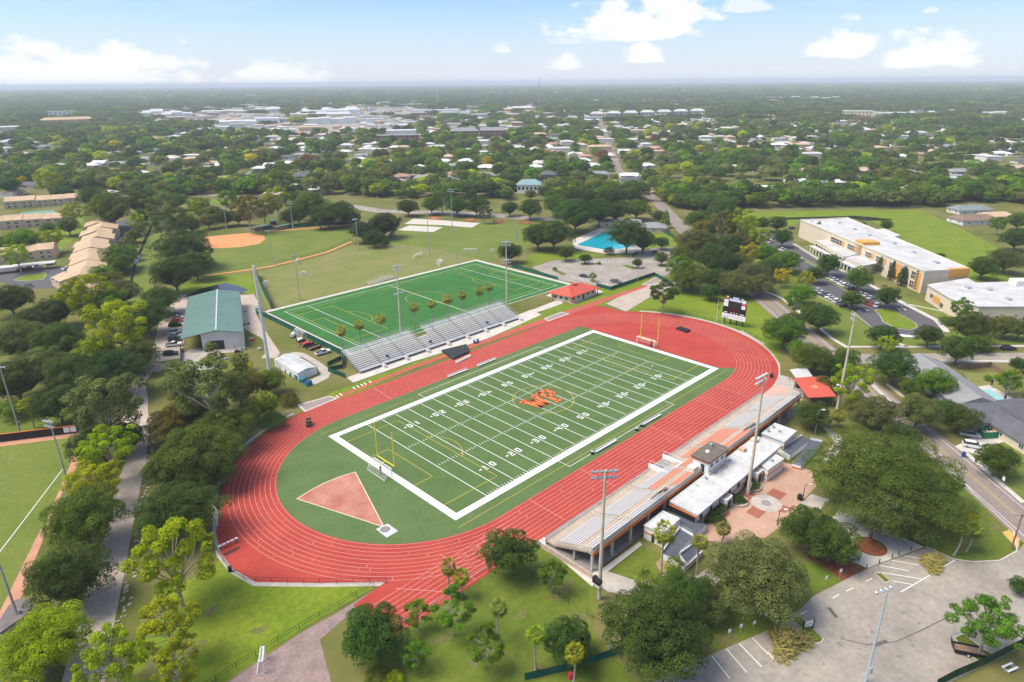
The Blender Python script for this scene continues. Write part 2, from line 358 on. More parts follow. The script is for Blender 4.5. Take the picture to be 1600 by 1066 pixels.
# ball field in the left corner
sheet('outfield_grass', [(-134.81,94.27),(-120.1,83.8),(-105.76,75.83),(-108.76,61.74),(-118.6,39.23),(-123.06,30.42),(-127.01,22.09),(-130.92,13.95),(-133.73,8.13),(-140.68,-2.47),(-157.8,14.88)], .030, GRASS_M)
sheet('warning_track', [(-134.45,98.08),(-119.64,86.67),(-103.15,77.17),(-108.31,58.28),(-114.6,46.23),(-118.39,37.37),(-124.51,22.96),(-127.9,14.35),(-132.54,6.93),(-139.26,-3.91),(-141.75,-1.38),(-133.73,8.13),(-130.92,13.95),(-127.01,22.09),(-123.06,30.42),(-118.6,39.23),(-108.76,61.74),(-105.76,75.83),(-120.1,83.8),(-134.81,94.27)], .034, CLAY_P)
fl = MB(); strip(fl, [(-111.1,59.45),(-125.91,36.29),(-136.18,20.45)], .16, .045); fl.build('foul_line', LINEW)['kind'] = 'structure'
sheet('back_lawn', [(-124.79,110.61),(-117.05,102.63),(-107.92,101.76),(-97.2,84.97),(-96.09,74.04),(-102.95,77.98),(-119.44,87.92),(-127.04,92.83)], .018, GRASS_D)
# softball field beyond the shed
sheet('softball_outfield', [(19.99,303.79),(33.62,302.78),(52.27,291.14),(68.75,282.02),(87.85,273.29),(99.96,266.31),(76.1,225.4),(52.51,213.07),(31,208.68),(16.05,207.11),(-1.77,211.38),(-15.1,215.03)], .030, GRASS_M)
sheet('softball_infield', [(19.99,303.79),(32.81,300.88),(45.72,295.35),(47.84,281.94),(44.68,271.95),(35.85,261.15),(24.82,260.94),(15.94,265.75),(10.54,271.53),(9.26,277.59)], .036, CLAY)
wt = MB(); strip(wt, [(54.03,292.11),(69.74,283.89),(88.95,275.16),(102.87,269.37)], 2.4, .037); strip(wt, [(76.1,225.4),(52.51,213.07),(31,208.68),(15.74,206.5),(-2.3,210.17),(-15.57,213.83)], 2.0, .038)
wt.build('softball_warning_track', CLAY)['kind'] = 'structure'
sheet('clay_patch', [(-3.46,251.47),(-1.93,245.75),(-7.57,234.09),(-9.15,237.67)], .030, CLAY)
sheet('practice_grass', [(-18.68,138.39),(1.75,197.2),(16.45,202.95),(29.68,204.13),(51.13,208),(72.66,219.25),(82.76,201.25),(91.47,203.96),(98.72,168.13),(100.39,132.83),(94.39,135.3)], .026, GRASS_T)
sheet('drill_grass', [(81.83,199.9),(130.08,239.9),(154.42,236.09),(188.16,183.28),(140.65,139.27),(115.54,128.77),(94.39,135.3),(87.56,154.51)], .024, GRASS_M)
sheet('grass_by_pond', [(-41.53,182.62),(-25.95,209.96),(-14.87,214.8),(1.7,200.68),(-1.91,184.55),(-12.16,165.39),(-15.93,172.19),(-33.44,182.22)], .022, GRASS_B)
sheet('pond', [(-35.84,184.75),(-26.31,191.85),(-19.17,193.38),(-13.55,193.68),(-11.26,181.97),(-11.06,174.3),(-16.59,170.05),(-24.65,175.75)], .040, PONDW)
for nm, pl in (('concrete_pad', [(130.34,245.94),(145.43,255.99),(155.14,236.97),(166.36,210.08),(152.71,203.17),(144.63,224.15)]), ('concrete_pad', [(115.04,232.06),(129.15,239.36),(140.54,217.84),(126.84,210.72)])):
    slab(nm, pl, 0, .10, CONC_PALE)
sheet('canal_bank', [(-36.44,255.4),(5.66,350.14),(18.22,361.03),(-27.2,245.59),(-48.23,189.66),(-54.34,196.08)], .020, GRASS_M)
sheet('drain_canal', [(-47.8,220.53),(-33.59,261.74),(-8.79,324.19),(16.05,382.96),(16.97,381.96),(-8.04,320.8),(-32.41,260.49),(-47.86,217.56)], .032, PONDW)
# beside the visitor side
sheet('shed_apron', [(-62.12,115.82),(-57.94,117.55),(-54.71,115.96),(-44.88,105.73),(-47.12,102.81),(-52.23,106.4),(-52.3,107.33),(-57.97,92.18),(-67.64,100.7)], .040, CONC)
sheet('gravel_path', [(-17.82,169.95),(-12.36,165.6),(-17.44,150.13),(-23.35,140.89),(-28.53,124.81),(-32.99,108.14),(-37.55,91.14),(-40.7,87.71),(-44.42,91.57),(-40.9,95.47),(-36.69,102.62),(-35.33,110.58),(-35.44,120.57),(-35.44,126.74)], .032, GRAVEL)
sheet('shed_path', [(-37.95,89.86),(-33.18,88.31),(-31.72,85.08),(-31.81,74.42),(-33.19,64.22),(-36.86,60),(-42.9,58.59),(-42.86,62.68),(-37.29,64.04),(-34.39,71.58),(-33.79,82.18),(-37.08,86.43)], .036, CONC)
sheet('visitor_lawn', [(-54.03,46.17),(-41.14,50.1),(-32,50.05),(37.43,50.63),(66.26,56.62),(104.82,59.5),(129.43,55.37),(132.63,42.38),(103.2,43.94),(82.44,42.12),(54.27,45.85),(8.99,47.92),(-14.61,46.47),(-54.73,41.19)], .020, GRASS_B)
sheet('visitor_walk', [(-32.56,56.26),(-33.13,51.22),(-11.03,51.25),(22.17,48.74),(56.39,52.65),(58.25,60.15),(45.88,59.09),(-7.61,55.82)], .040, CONC_PALE)
sheet('walk_to_field_house', [(48.07,59.07),(46.91,55.76),(73.9,56.13),(76.82,60.86)], .042, CONC_PALE)
# practice turf
PT = [(-19.45,136.81),(93.27,134.55),(98,77.4),(-18.75,76.78)]
x0, x1, y0, y1 = -20.0, 96.5, 72.5, 137.0
sheet('practice_border', rect(x0-2.0, x1+2.4, y0-.4, y1+2.2), .044, CONC_PALE)
ptf = sheet('practice_field', rect(x0, x1, y0, y1), .050, TURF2)
l = MB()
def rline(mb, a, b_, c, d, w, z, m=0): strip(mb, rect(a, b_, c, d), w, z, m, closed=True)
rline(l, x0+5.5, x1-4.5, y0+3, y1-4.5, .20, .058)
for xx in (x0+16, x1-15, x0+58): strip(l, [(xx, y0+3), (xx, y1-4.5)], .18, .058)
l.build('line_marking', LINEW, ptf)
l = MB()
rline(l, x0+7, x1-6.5, y0+6, y1-7.5, .18, .060)
for s_, e in ((1, x0+7), (-1, x1-6.5)):
    cy = (y0+y1)/2
    strip(l, [(e, cy-20), (e+s_*16.5, cy-20), (e+s_*16.5, cy+20), (e, cy+20)], .18, .060)
    strip(l, [(e, cy-9), (e+s_*5.5, cy-9), (e+s_*5.5, cy+9), (e, cy+9)], .18, .060)
    strip(l, [(e+s_*(16.5+4*math.cos(a)), cy+8*math.sin(a)) for a in np.linspace(-1.57, 1.57, 14)], .18, .060)
strip(l, [((x0+x1)/2+9.15*math.cos(a), (y0+y1)/2+9.15*math.sin(a)) for a in np.linspace(0, 6.283, 40)[:-1]], .18, .060, closed=True)
strip(l, [((x0+x1)/2, y0+6), ((x0+x1)/2, y1-7.5)], .18, .0605)
l.build('line_marking', LINEY, ptf)

# ---------------------------------------------------------------- track and football field
YC = .25; XL, XR = -48.5, 49.3
def stadium(Rr, n=36):
    a = [(XR+Rr*math.cos(q), YC+Rr*math.sin(q)) for q in np.linspace(-math.pi/2, math.pi/2, n)]
    c = [(XL+Rr*math.cos(q), YC+Rr*math.sin(q)) for q in np.linspace(math.pi/2, 1.5*math.pi, n)]
    return a+c
out = [(-86, -43.4), (-50, -43.6), (45, -45.6)]
out += [(XR+45.6*math.cos(q), YC+45.6*math.sin(q)) for q in np.linspace(-1.45, .62, 24)]
out += [(82.5, 31.5), (81.2, 44.4)]
out += [(55, 45.0), (31, 43.9), (-32, 43.6)]
out += [(XL+44.4*math.cos(q), YC+44.4*math.sin(q)) for q in np.linspace(1.62, 2.86, 15)]
out += [(-94.71,7.49),(-96.96,-0.48),(-97.17,-7.01),(-95.7,-13.58),(-87.22,-22.47),(-78.41,-31.19)]
out += [(-86, -32.0)]
trk = sheet('running_track', out, .056, TRACK)
kb = MB(); strip(kb, [(XL+45.8*math.cos(q), YC+45.8*math.sin(q)) for q in np.linspace(1.75, 2.86, 20)]+[(-94.81,7.59),(-97.38,-0.88),(-97.58,-7.37),(-96.03,-14),(-87.53,-23.01),(-78.88,-31.45)], 1.1, .052)
strip(kb, [(XR+46.5*math.cos(q), YC+46.5*math.sin(q)) for q in np.linspace(-.62, .60, 24)], 1.6, .052)
kb.build('track_kerb', CONC)['kind'] = 'structure'
l = MB()
for k in range(10):
    r_ = 32.55+1.17*k
    strip(l, stadium(r_), .10, .066, closed=True)
    yy = YC-r_
    if k > 1: strip(l, [(XL+1, yy), (-85.6, yy)], .10, .067)
for xx in (-40, -22, 8, 31, 44): strip(l, [(xx, YC-32.6), (xx, YC-43.2)], .12, .0675)
for xx in (-31.5,): strip(l, [(xx, YC+32.6), (xx+.6, YC+43.2)], .16, .0675)
strip(l, [(-66, YC-32.6), (-66, YC-43.2)], .12, .0675); strip(l, [(-78, -34), (-70.5, -43.3)], .12, .0675)
for i in range(150):
    k = rnd.randrange(9); r_ = 32.55+1.17*(k+.5); q = rnd.uniform(0, 4)
    if q < 1: p_ = (rnd.uniform(-48, 49), YC-r_); d = (1, 0)
    elif q < 2: p_ = (rnd.uniform(-48, 75), YC+r_); d = (1, 0)
    else:
        an = rnd.uniform(1.7, 4.6) if q < 3.3 else rnd.uniform(-1.4, -.2); cx = XL if q < 3.3 else XR
        p_ = (cx+r_*math.cos(an), YC+r_*math.sin(an)); d = (-math.sin(an), math.cos(an))
    n_ = (-d[1], d[0]); w_ = rnd.uniform(.12, .35)
    strip(l, [(p_[0]-n_[0]*w_, p_[1]-n_[1]*w_), (p_[0]+n_[0]*w_, p_[1]+n_[1]*w_)], .14, .068)
l.build('lane_marking', TRACKLINE, trk)
# infield turf: inside the track, cut off where the red D zone begins
inner = [(56.9, YC+32.2)]+[(XL+32.3*math.cos(q), YC+32.3*math.sin(q)) for q in np.linspace(math.pi/2, 1.5*math.pi, 40)]+[(49.3, YC-32.3)]
inner += [(XR+32.3*math.cos(q), YC+32.3*math.sin(q)) for q in np.linspace(-1.5, -1.2, 5)] + [(57.2, -25.8)]
turf = sheet('football_field', inner, .074, TURF)
L_, W_ = 54.864, 24.384
TURFD = mat('inner_field_turf', (.072, .130, .034), n=8, col2=(.104, .158, .048), amt=.12, fine=.6)  # slightly darker turf colour inside the border
bd = MB(); o_, i_ = (L_+1.85, W_+1.85), (L_, W_)
for pl in (rect(-o_[0], o_[0], i_[1], o_[1]), rect(-o_[0], o_[0], -o_[1], -i_[1]), rect(-o_[0], -i_[0], -i_[1], i_[1]), rect(i_[0], o_[0], -i_[1], i_[1])):
    bd.face([(x, y, .084) for x, y in pl])
bd.build('field_border', LINEW, turf)
tf = MB(); tf.face([(x, y, .080) for x, y in rect(-L_, L_, -W_, W_)]); tf.build('playing_surface', TURFD, turf)
yd = .9144
for k in range(-10, 11):
    x = k*5*yd; l = MB(); strip(l, [(x, -W_), (x, W_)], .17, .088); l.build('yard_line', LINEW, turf)
l = MB()
for k in range(-49, 50):
    if k % 5 == 0: continue
    x = k*yd
    for yy in (-W_+.45, W_-.45): strip(l, [(x, yy-.42), (x, yy+.42)], .12, .088)
    for yy in (-6.1, 6.1): strip(l, [(x, yy-.40), (x, yy+.40)], .14, .088)
h_ = l.build('hash_mark', LINEW, turf); h_['kind'] = 'stuff'
# yard numbers
SEG = {'0': 'abcdef', '1': 'bc', '2': 'abged', '3': 'abgcd', '4': 'fgbc', '5': 'afgcd'}
def digit(mb, ch, cx, cy, w, h, z, s, t_=.34):
    def R4(a, b_, c, d): mb.face([(cx+s*x_, cy+s*y_, z) for x_, y_ in ((a, c), (b_, c), (b_, d), (a, d))])
    X0, X1, Y0, Y1 = -w/2, w/2, -h/2, h/2
    segs = {'a': (X0, X1, Y1-t_, Y1), 'd': (X0, X1, Y0, Y0+t_), 'g': (X0, X1, -t_/2, t_/2), 'f': (X0, X0+t_, 0, Y1), 'e': (X0, X0+t_, Y0, 0), 'b': (X1-t_, X1, 0, Y1), 'c': (X1-t_, X1, Y0, 0)}
    if ch == '1':
        R4(-t_/2, t_/2, Y0, Y1); R4(-w*.34, w*.34, Y0, Y0+t_*.8); R4(-w*.34, 0, Y1-t_*1.2, Y1-t_*.5); return
    dz = 0
    for c_ in SEG[ch]:
        a, b_, c, d = segs[c_]
        if c_ in 'bcfe': c += .0 if c_ in 'bf' else t_*.5; d -= t_*.5 if c_ in 'bf' else 0
        R4(a, b_, c, d)
for k, txt in zip(range(-4, 5), ('10', '20', '30', '40', '50', '40', '30', '20', '10')):
    x = k*10*yd
    for s, yy in ((1, -15.3), (-1, 15.3)):
        for dx, ch in ((-1.25, txt[0]), (1.25, txt[1])):
            l = MB(); digit(l, ch, x+s*dx, yy, 1.25, 2.05, .092, s); l.build('yard_number', LINEW, turf)
        if k:
            l = MB(); d = -1 if k < 0 else 1; a = x+d*2.5
            l.face([(a, yy+.35, .092), (a, yy-.35, .092), (a+d*.9, yy, .092)] if d < 0 else [(a, yy-.35, .092), (a, yy+.35, .092), (a+d*.9, yy, .092)]); l.build('yard_arrow', LINEW, turf)
# orange letters W and P with a dark edge at the centre
def logo(mb, grow, z):
    def S4(p): mb.face([(x, y, z) for x, y in p])
    def stroke(a, b_, w): strip(mb, [a, b_], w+grow*2, z)
    def ext(a, b_):
        d = (Vector(b_)-Vector(a)).normalized()*grow; return (Vector(a)-d)[:], (Vector(b_)+d)[:]
    for a, b_, w in (((-5.4, 3.2), (-4.1, -3.4), 1.35), ((-4.1, -3.4), (-2.9, 2.2), 1.2), ((-2.9, 2.2), (-1.5, -3.4), 1.2), ((-1.5, -3.4), (-.3, 3.2), 1.35), ((-6.6, 3.3), (-4.0, 3.3), 1.0), ((-1.6, 3.3), (.9, 3.3), 1.0),
                     ((2.2, -3.6), (2.2, 4.0), 1.45), ((1.0, -3.8), (3.6, -3.8), 1.1), ((1.0, 3.7), (5.0, 3.7), 1.2), ((5.2, 3.9), (5.2, .2), 1.35), ((2.2, .3), (5.2, .3), 1.2)):
        a, b_ = ext(a, b_); stroke(a, b_, w)
lg = MB(); logo(lg, .28, .094); lg.build('letter_outline', LOGOB, turf)
lg = MB(); logo(lg, 0, .098); lg.build('letter', LOGOO, turf)
# yellow soccer lines
l = MB()
for s in (-1, 1):
    e = s*L_; strip(l, [(e, -20.1), (e-s*16.5, -20.1), (e-s*16.5, 20.1), (e, 20.1)], .14, .090)
    strip(l, [(e, -9.1), (e-s*5.5, -9.1), (e-s*5.5, 9.1), (e, 9.1)], .14, .090)
    q = math.acos(5.5/9.15); strip(l, [(e-s*(11+9.15*math.cos(a)), 9.15*math.sin(a)) for a in np.linspace(-q, q, 14)], .14, .090)
strip(l, [(9.15*math.cos(a), 9.15*math.sin(a)) for a in np.linspace(0, 6.283, 40)[:-1]], .16, .090, closed=True)
strip(l, [(-58, -28.6), (58, -28.6)], .12, .090); strip(l, [(-58, 28.6), (40, 28.6)], .10, .090)
l.build('soccer_line', LINEY, turf)
l = MB(); strip(l, [(-23, -26.2), (-23, -29.9), (24, -29.9), (24, -26.2)], .14, .0915); strip(l, [(-24, 26.3), (-24, 29.6), (30, 29.6), (30, 26.3)], .14, .0915)
l.build('team_area_line', LINEW, turf)
# shot put sector and pad
sec = sheet('shot_put_sector', [(-68.87,-17.04),(-76.85,5.81),(-73.52,6.58),(-69.4,7.08),(-65.2,6.89),(-61.33,5.94)], .086, SHOT)
l = MB(); strip(l, [(-68.87,-17.04),(-76.85,5.81),(-73.52,6.58),(-69.4,7.08),(-65.2,6.89),(-61.33,5.94)], .22, .096, closed=True)
l.build('sector_edge', mat('cream_edge', (.66, .58, .42)), sec)
pad = slab('throwing_pad', [(-70.51,-16.46),(-67.65,-16.71),(-67.6,-20.35),(-70.56,-20.5)], .07, .13, mat('pad_concrete', (.50, .52, .54), n=1, amt=.1))
c = (-69.18,-17.96); l = MB(); strip(l, [(c[0]+1.25*math.cos(a), c[1]+1.25*math.sin(a)) for a in np.linspace(0, 6.283, 25)[:-1]], .16, .136, closed=True)
l.face([(c[0]+1.15*math.cos(a), c[1]+1.15*math.sin(a), .134) for a in np.linspace(0, 6.283, 25)[:-1]], 1); l.build('throwing_ring', [LINEW, CONC_DARK], pad)
# jumps
sheet('jump_runway', [(-43.26,46.54),(-43.42,44.83),(-14.77,46.25),(19.53,45.9),(60.71,44.7),(119.38,44.14),(121.17,46.77),(61.91,49.19),(19.21,49),(-13,48.61)], .048, mat('runway_red', (.40, .10, .065), n=3, amt=.12))
for pl in ([(-53.12,49.37),(-43.59,47.83),(-42.92,44.94),(-53.72,44.12)], [(53.82,48.54),(64.39,48.93),(65.03,45.34),(52.62,45.38)], [(120.15,47.84),(134.49,50.02),(134.85,45.58),(121.52,44.88)]):
    pit = sheet('sand_pit', pl, .060, SANDM)
    l = MB(); strip(l, pl, .55, .072, closed=True); l.build('pit_edge', CONC_PALE, pit)
l = MB()
for px in ((-35.33,47.39), (-33.85,47.53), (-32.36,47.68), (-31.12,47.76), (-29.18,47.82), (-42.08,45.95), (-40.69,46.42)): strip(l, [(px[0], px[1]-.9), (px[0]+.2, px[1]+.9)], .35, .056)
l.build('runway_board_marks', LINEW)['kind'] = 'structure'

# ---------------------------------------------------------------- right side paving
sheet('concourse', [(95.89,-14.5),(90.52,-22.5),(83.13,-31.77),(74.38,-38.95),(65.85,-42.82),(66.04,-45.87),(64.73,-48.69),(59.2,-53.62),(52.39,-55.33),(43.63,-46.28),(56.54,-42.94),(66.35,-38.96),(79.51,-31.39),(86.75,-24.1),(92.31,-13.76)], .046, CONC)
sheet('concourse_red', [(49.64,-44.38),(55.57,-44.63),(58.8,-46.63),(56.86,-49.9),(53.98,-50.78),(47.13,-45.59)], .054, mat('faded_red_concrete', (.60, .36, .28), n=3, amt=.1))
sheet('track_end_drive', [(85.82,42.35),(111.4,46.67),(129.86,43.75),(137.58,37.15),(121.77,35.73),(102.82,33.53),(83.34,30.25)], .044, GRAVEL)
sheet('scoreboard_lawn', [(83.34,30.25),(102.06,33.01),(122.56,34.89),(137.29,22.29),(133.37,-1.2),(106.5,-29.56),(78.56,-36.16),(91.59,-21.73),(96.35,-3.59),(94.27,15.29)], .022, GRASS_B)
plaza = sheet('plaza', [(-25.75,-65.34),(-19.38,-65.7),(4.47,-66.28),(15.68,-66.38),(15.99,-68.81),(16.64,-72.78),(10.74,-76.53),(1.33,-76.62),(-10.76,-77),(-15.29,-76.61),(-23.63,-71.02)], .050, PAVE)
for pl in ([(-0.35,-69.6),(2.94,-69.66),(2.91,-72.93),(-0.68,-72.83)], [(-10.19,-69.58),(-6.41,-69.57),(-6.53,-72.67),(-10.46,-72.59)], [(-5.01,-74.22),(-1.85,-74.24),(-1.74,-76.22),(-4.51,-75.72)], [(-4.11,-65.02),(-1.99,-65.36),(-2.34,-68.64),(-5.43,-68.32)], [(-16.22,-66.37),(-12.67,-66.72),(-13.13,-67.58),(-16.07,-67.49)]):
    MB().face([(x, y, .058) for x, y in (pl if sum(pl[k][0]*pl[(k+1) % 4][1]-pl[(k+1) % 4][0]*pl[k][1] for k in range(4)) > 0 else pl[::-1])]).build('paver_square', PAVE_R, plaza)
c = (-3.79,-71.22); MB().face([(c[0]+3.3*math.cos(a), c[1]+3.3*math.sin(a), .062) for a in np.linspace(0, 6.283, 33)[:-1]]).build('paver_circle', PAVE_G, plaza)
MB().face([(c[0]+1.1*math.cos(a), c[1]+1.1*math.sin(a), .066) for a in np.linspace(0, 6.283, 25)[:-1]]).build('paver_circle', CONC_DARK, plaza)
for pl in ([(1.33,-76.62),(6.82,-76.94),(7.39,-80.73),(2.01,-80.73)], [(21.98,-73.27),(26.74,-74.72),(36.59,-73.45),(39.13,-71.22),(40.8,-66.88),(40.32,-66.39),(34.62,-71.43)]):
    sheet('footpath', pl, .044, CONC)
lot = sheet('parking_lot', [(-71.67,-78.78),(-64.4,-79.45),(-56.74,-81.55),(-48.75,-84.5),(-38.94,-88.17),(-33.21,-89.81),(-25.45,-90.36),(-10.8,-94.74),(4.15,-101.07),(3.94,-106.07),(5.61,-108.85),(9.71,-112.49),(15.57,-114.39),(21.82,-115.07),(22.75,-126.58),(7.59,-128.03),(-12.42,-120.05),(-21.67,-116.22),(-32.25,-112.05),(-54.45,-104.82),(-76.53,-82.49)], .034, ASPH_P)
l = MB()
for a in ([(-8.02,-96.28),(-5.71,-100.71)], [(-4.77,-97.47),(-2.61,-101.52)], [(-1.66,-98.75),(0.34,-102.41)], [(-9.97,-97.13),(-6.53,-103.14)], [(-10.97,-99.36),(-9.33,-102.5)], [(-12.92,-101.47),(-2.5,-104.48)], [(-2.3,-104.43),(3.81,-106.21)], [(-14.61,-95.9),(-12.85,-96.46)], [(-19.84,-94.2),(-18.06,-94.82)], [(-23.41,-93.13),(-21.59,-93.59)], [(-31.36,-90.62),(-29.81,-91.11)],
          [(-42.46,-87.01),(-43.8,-90.47)], [(-45.14,-86.06),(-46.99,-90.9)], [(-47.64,-85.06),(-49.71,-89.74)], [(-50.67,-84.06),(-52.66,-88.31)], [(-37.73,-88.98),(-38.21,-90.33)], [(-10.91,-116.64),(-10.77,-119.78)], [(-15.07,-116.97),(-15.87,-118.45)], [(-43.55,-90.35),(-44.42,-92.06)]):
    strip(l, a, .16, .044)
l.build('stall_line', LINEW, lot)
CRACK = mat('tar_crack', (.12, .10, .085), n=.6, amt=.3)
l = MB(); strip(l, [(-32.2,-97.63),(-30.39,-101.42),(-26.28,-104.62),(-20.49,-106.92),(-10.81,-110.43),(-4.9,-113.1)], .18, .043); strip(l, [(-29.78,-102.23),(-27.19,-103.5)], .7, .0435); l.face([(x, y, .0438) for x, y in [(-26.55,-93.31),(-25.99,-93.66),(-27.46,-95.66),(-28.01,-95.31)]][::-1])
l.build('tar_seam', CRACK, lot)
l = MB()
for i in range(30):
    q = lerp(lerp((-50.81,-88.44), (-31.96,-96.27), rnd.random()), lerp((-30.11,-107.66), (4.61,-113.24), rnd.random()), rnd.random()); k = rnd.uniform(.15, .55); ph = rnd.uniform(0, 6)
    l.face([(q[0]+k*(1+.3*math.sin(3*a+ph))*math.cos(a), q[1]+k*(.8+.3*math.cos(2*a+ph))*math.sin(a), .0422+i*.00003) for a in np.linspace(0, 6.283, 13)[:-1]])
l.build('oil_stain', mat('oil_stain', (.235, .207, .175), n=.8, amt=.2), lot)['kind'] = 'stuff'
def island(poly, m=GRASS_D, k=CONC_PALE, name='grass_island'):
    o = slab(name, poly, 0, .13, k); q = Vector((sum(p[0] for p in poly)/len(poly), sum(p[1] for p in poly)/len(poly)))
    inn = [tuple(q+(Vector(p)-q)*max(.5, 1-.22/max(.3, (Vector(p)-q).length))) for p in poly]
    if sum(inn[k_][0]*inn[(k_+1) % len(inn)][1]-inn[(k_+1) % len(inn)][0]*inn[k_][1] for k_ in range(len(inn))) < 0: inn = inn[::-1]
    MB().face([(x, y, .136) for x, y in inn]).build('planting', m, o); return o
island([(-33.21,-89.81),(-31.9,-90.5),(-34.23,-95.76),(-35.29,-95.86),(-36.25,-95.28)]); island([(-11.1,-96.23),(-10.14,-96.95),(-11.33,-99.24),(-12.55,-98.73)]); island([(-18.42,-111.22),(-16.47,-112.01),(-17.57,-115.2),(-18.87,-117.25),(-21.82,-116.08),(-20.17,-112.57)])
sheet('corner_lawn', [(-10.29,-92.91),(-1.34,-92.31),(3.88,-96.17),(4.59,-100.95),(4.36,-105.97),(6.04,-108.76),(10.15,-112.41),(15.86,-114.13),(21.51,-111.17),(32.37,-103.09),(47.38,-91.48),(39.51,-87.82),(16.71,-86.33),(2.19,-81.91)], .026, GRASS_D)
kb = MB(); strip(kb, [(4.37,-101.01),(4.04,-106.05),(5.72,-108.82),(9.82,-112.47),(15.6,-114.28),(22.81,-112.5),(32.66,-103.03),(47.6,-92.15)], .30, .12); kb.build('kerb', CONC_PALE)['kind'] = 'structure'
sheet('pale_walk', [(-10.61,-94.68),(-10.51,-92.15),(-6.23,-88.77),(0.18,-83.77),(7.84,-83.63),(3.98,-88.61),(4.33,-96.04),(4.1,-100.73)], .046, CONC_PALE)
cc = (-3.26,-92.94); sheet('mulch_bed', [(cc[0]+3.1*math.cos(a), cc[1]+3.1*math.sin(a)) for a in np.linspace(0, 6.283, 21)[:-1]], .054, MULCH)
sheet('mulch_bed', [(-15.33,-87.24),(-11.54,-89.49),(-11.08,-94.72),(-17.54,-92.67)], .044, MULCH); sheet('mulch_bed', [(-12.87,-81.99),(-10.31,-83.16),(-13.57,-87.42),(-16.4,-86.68)], .044, MULCH)
sheet('parking_verge', [(-48.5,-84.37),(-38.66,-88.04),(-32.92,-89.68),(-25.12,-90.22),(-17.63,-92.58),(-15.53,-87.57),(-22.53,-80.43),(-37.46,-77.67),(-51.58,-78.34)], .024, GRASS_D)
sheet('curved_walk', [(-50.24,-58.64),(-46.4,-59.51),(-45.12,-63.85),(-42.75,-68.72),(-38.22,-72.11),(-33.43,-72.72),(-33.2,-75.98),(-37.54,-76.41),(-42.29,-73.91),(-47.22,-68.91),(-50.83,-62.89)], .042, CONC)
sheet('mulch_bed', [(-37.98,-64.69),(-35.4,-64.63),(-35.83,-72.06),(-31.25,-72.86),(-26.51,-72.31),(-33.26,-74.67),(-37.03,-72.09),(-40.11,-67.7)], .040, DIRT)
# road past the school, cross street and side road
road = MB(); strip(road, [(-20, -161), (26.9, -114.0), (48.4, -93.2), (91, -50.3), (136.6, -4.6), (231, 91), (309.6, 162), (463, 316), (1000, 752), (1900, 1480)], 9.4, .040); road = road.build('main_road', ASPH_R); road['kind'] = 'structure'
l = MB()
for dd in (-.14, .14): strip(l, [(-20+dd, -161-dd), (48.4+dd, -93.2-dd), (91+dd, -50.3-dd), (136.6+dd, -4.6-dd), (231+dd, 91-dd)], .11, .048)
l.build('centre_line', LINEY, road)
l = MB()
for dd in (-2.35, 2.35): strip(l, [(-20+dd, -161-dd), (48.4+dd, -93.2-dd), (136.6+dd, -4.6-dd)], .12, .048)
l.build('edge_line', LINEW, road)
sheet('yellow_crossing', [(20.63,-110.88),(22.66,-111.74),(20.63,-113.86),(16.69,-114.42),(17.99,-112.9)], .052, mat('tactile_yellow', (.60, .36, .10), n=1, amt=.1))
street = MB(); strip(street, [(86.5, -45.5), (250, -209)], 8.4, .044); street = street.build('cross_street', ASPH_P); street['kind'] = 'structure'
l = MB(); strip(l, [(100, -59), (250, -209)], .14, .052); l.build('centre_line', LINEY, street)
sr = MB(); strip(sr, [(122.32,361.67),(142.89,334.84),(147.08,297.93),(185.29,241.07),(200.33,199.73),(216.78,168.37)], 12, .036); sr.build('side_road', ASPH_P)['kind'] = 'structure'
def walk(pts, w=1.6, z=.046, m=CONC_PALE): o = MB(); strip(o, pts, w, z); o.build('sidewalk', m)['kind'] = 'structure'
walk([(159.99,13.46),(148.63,0.28),(144.05,-8.5),(121.22,-31.71),(110.28,-42.15),(105.39,-48.87),(123.7,-67.92),(162.16,-106.2)]); walk([(84.19,-61.1),(72.19,-72.09),(67.2,-76.57)], 1.3); walk([(82.21,-69.51),(75.33,-76.57)], 1.3); walk([(114.74,-76.14),(143.53,-108.4)], 1.2); walk([(122.73,-58.84),(120.13,-64.22)], 1.4); walk([(172.68,-48.88),(172.17,-68.62)], 1.2)
walk([(36.29,-112.04),(42.55,-106.06),(53.69,-95.69)], 1.3)
for pl in ([(129.12,-53.16),(134.27,-63.37),(132.43,-64.3),(126.62,-53.96)],): sheet('crosswalk', pl, .052, LINEW)
# school grounds
sheet('school_field', [(281,98.64),(320.81,100.54),(370.93,57.02),(416.29,11.2),(373.21,-17.26),(318.8,-53.78),(273.56,-59.05),(251.23,-76.69),(211.42,-83.24),(230.05,-60.56),(272.01,-33.95),(349.8,23.94),(330.91,61.09),(301.02,54.81),(284.28,72.93)], .024, GRASS_B)
sheet('school_pond', [(318.38,73.02),(359.92,38.13),(361.94,34.19),(365.28,13.66),(355.47,17.77),(346.96,27.02),(348.12,35.63),(324.22,58.28),(313.02,68.79)], .040, PONDW)
sheet('school_lawn', [(121.93,-64.32),(106.34,-48.09),(145.31,-8.51),(163.07,10.22),(207.27,35.1),(253.72,49.83),(250.84,33.04),(235.16,5.36),(192.21,-28.23),(180.03,-50.24),(168.61,-73.78),(186.78,-87.29),(151.3,-93.12)], .023, GRASS_M)
sl_ = sheet('school_parking', [(275.38,64.7),(273.71,55.11),(253.55,34.98),(218.28,5.43),(204.67,-12.64),(188.98,-29.3),(173.09,-46.79),(157.38,-64.19),(146.19,-69.99),(138.43,-69.62),(134.83,-64.91),(128.98,-54.97),(131.26,-48.41),(137.85,-42.69),(148.45,-36.82),(149.38,-34.22),(161.67,-14.84),(182.08,-3.56),(245.22,51.35)], .036, ASPH)
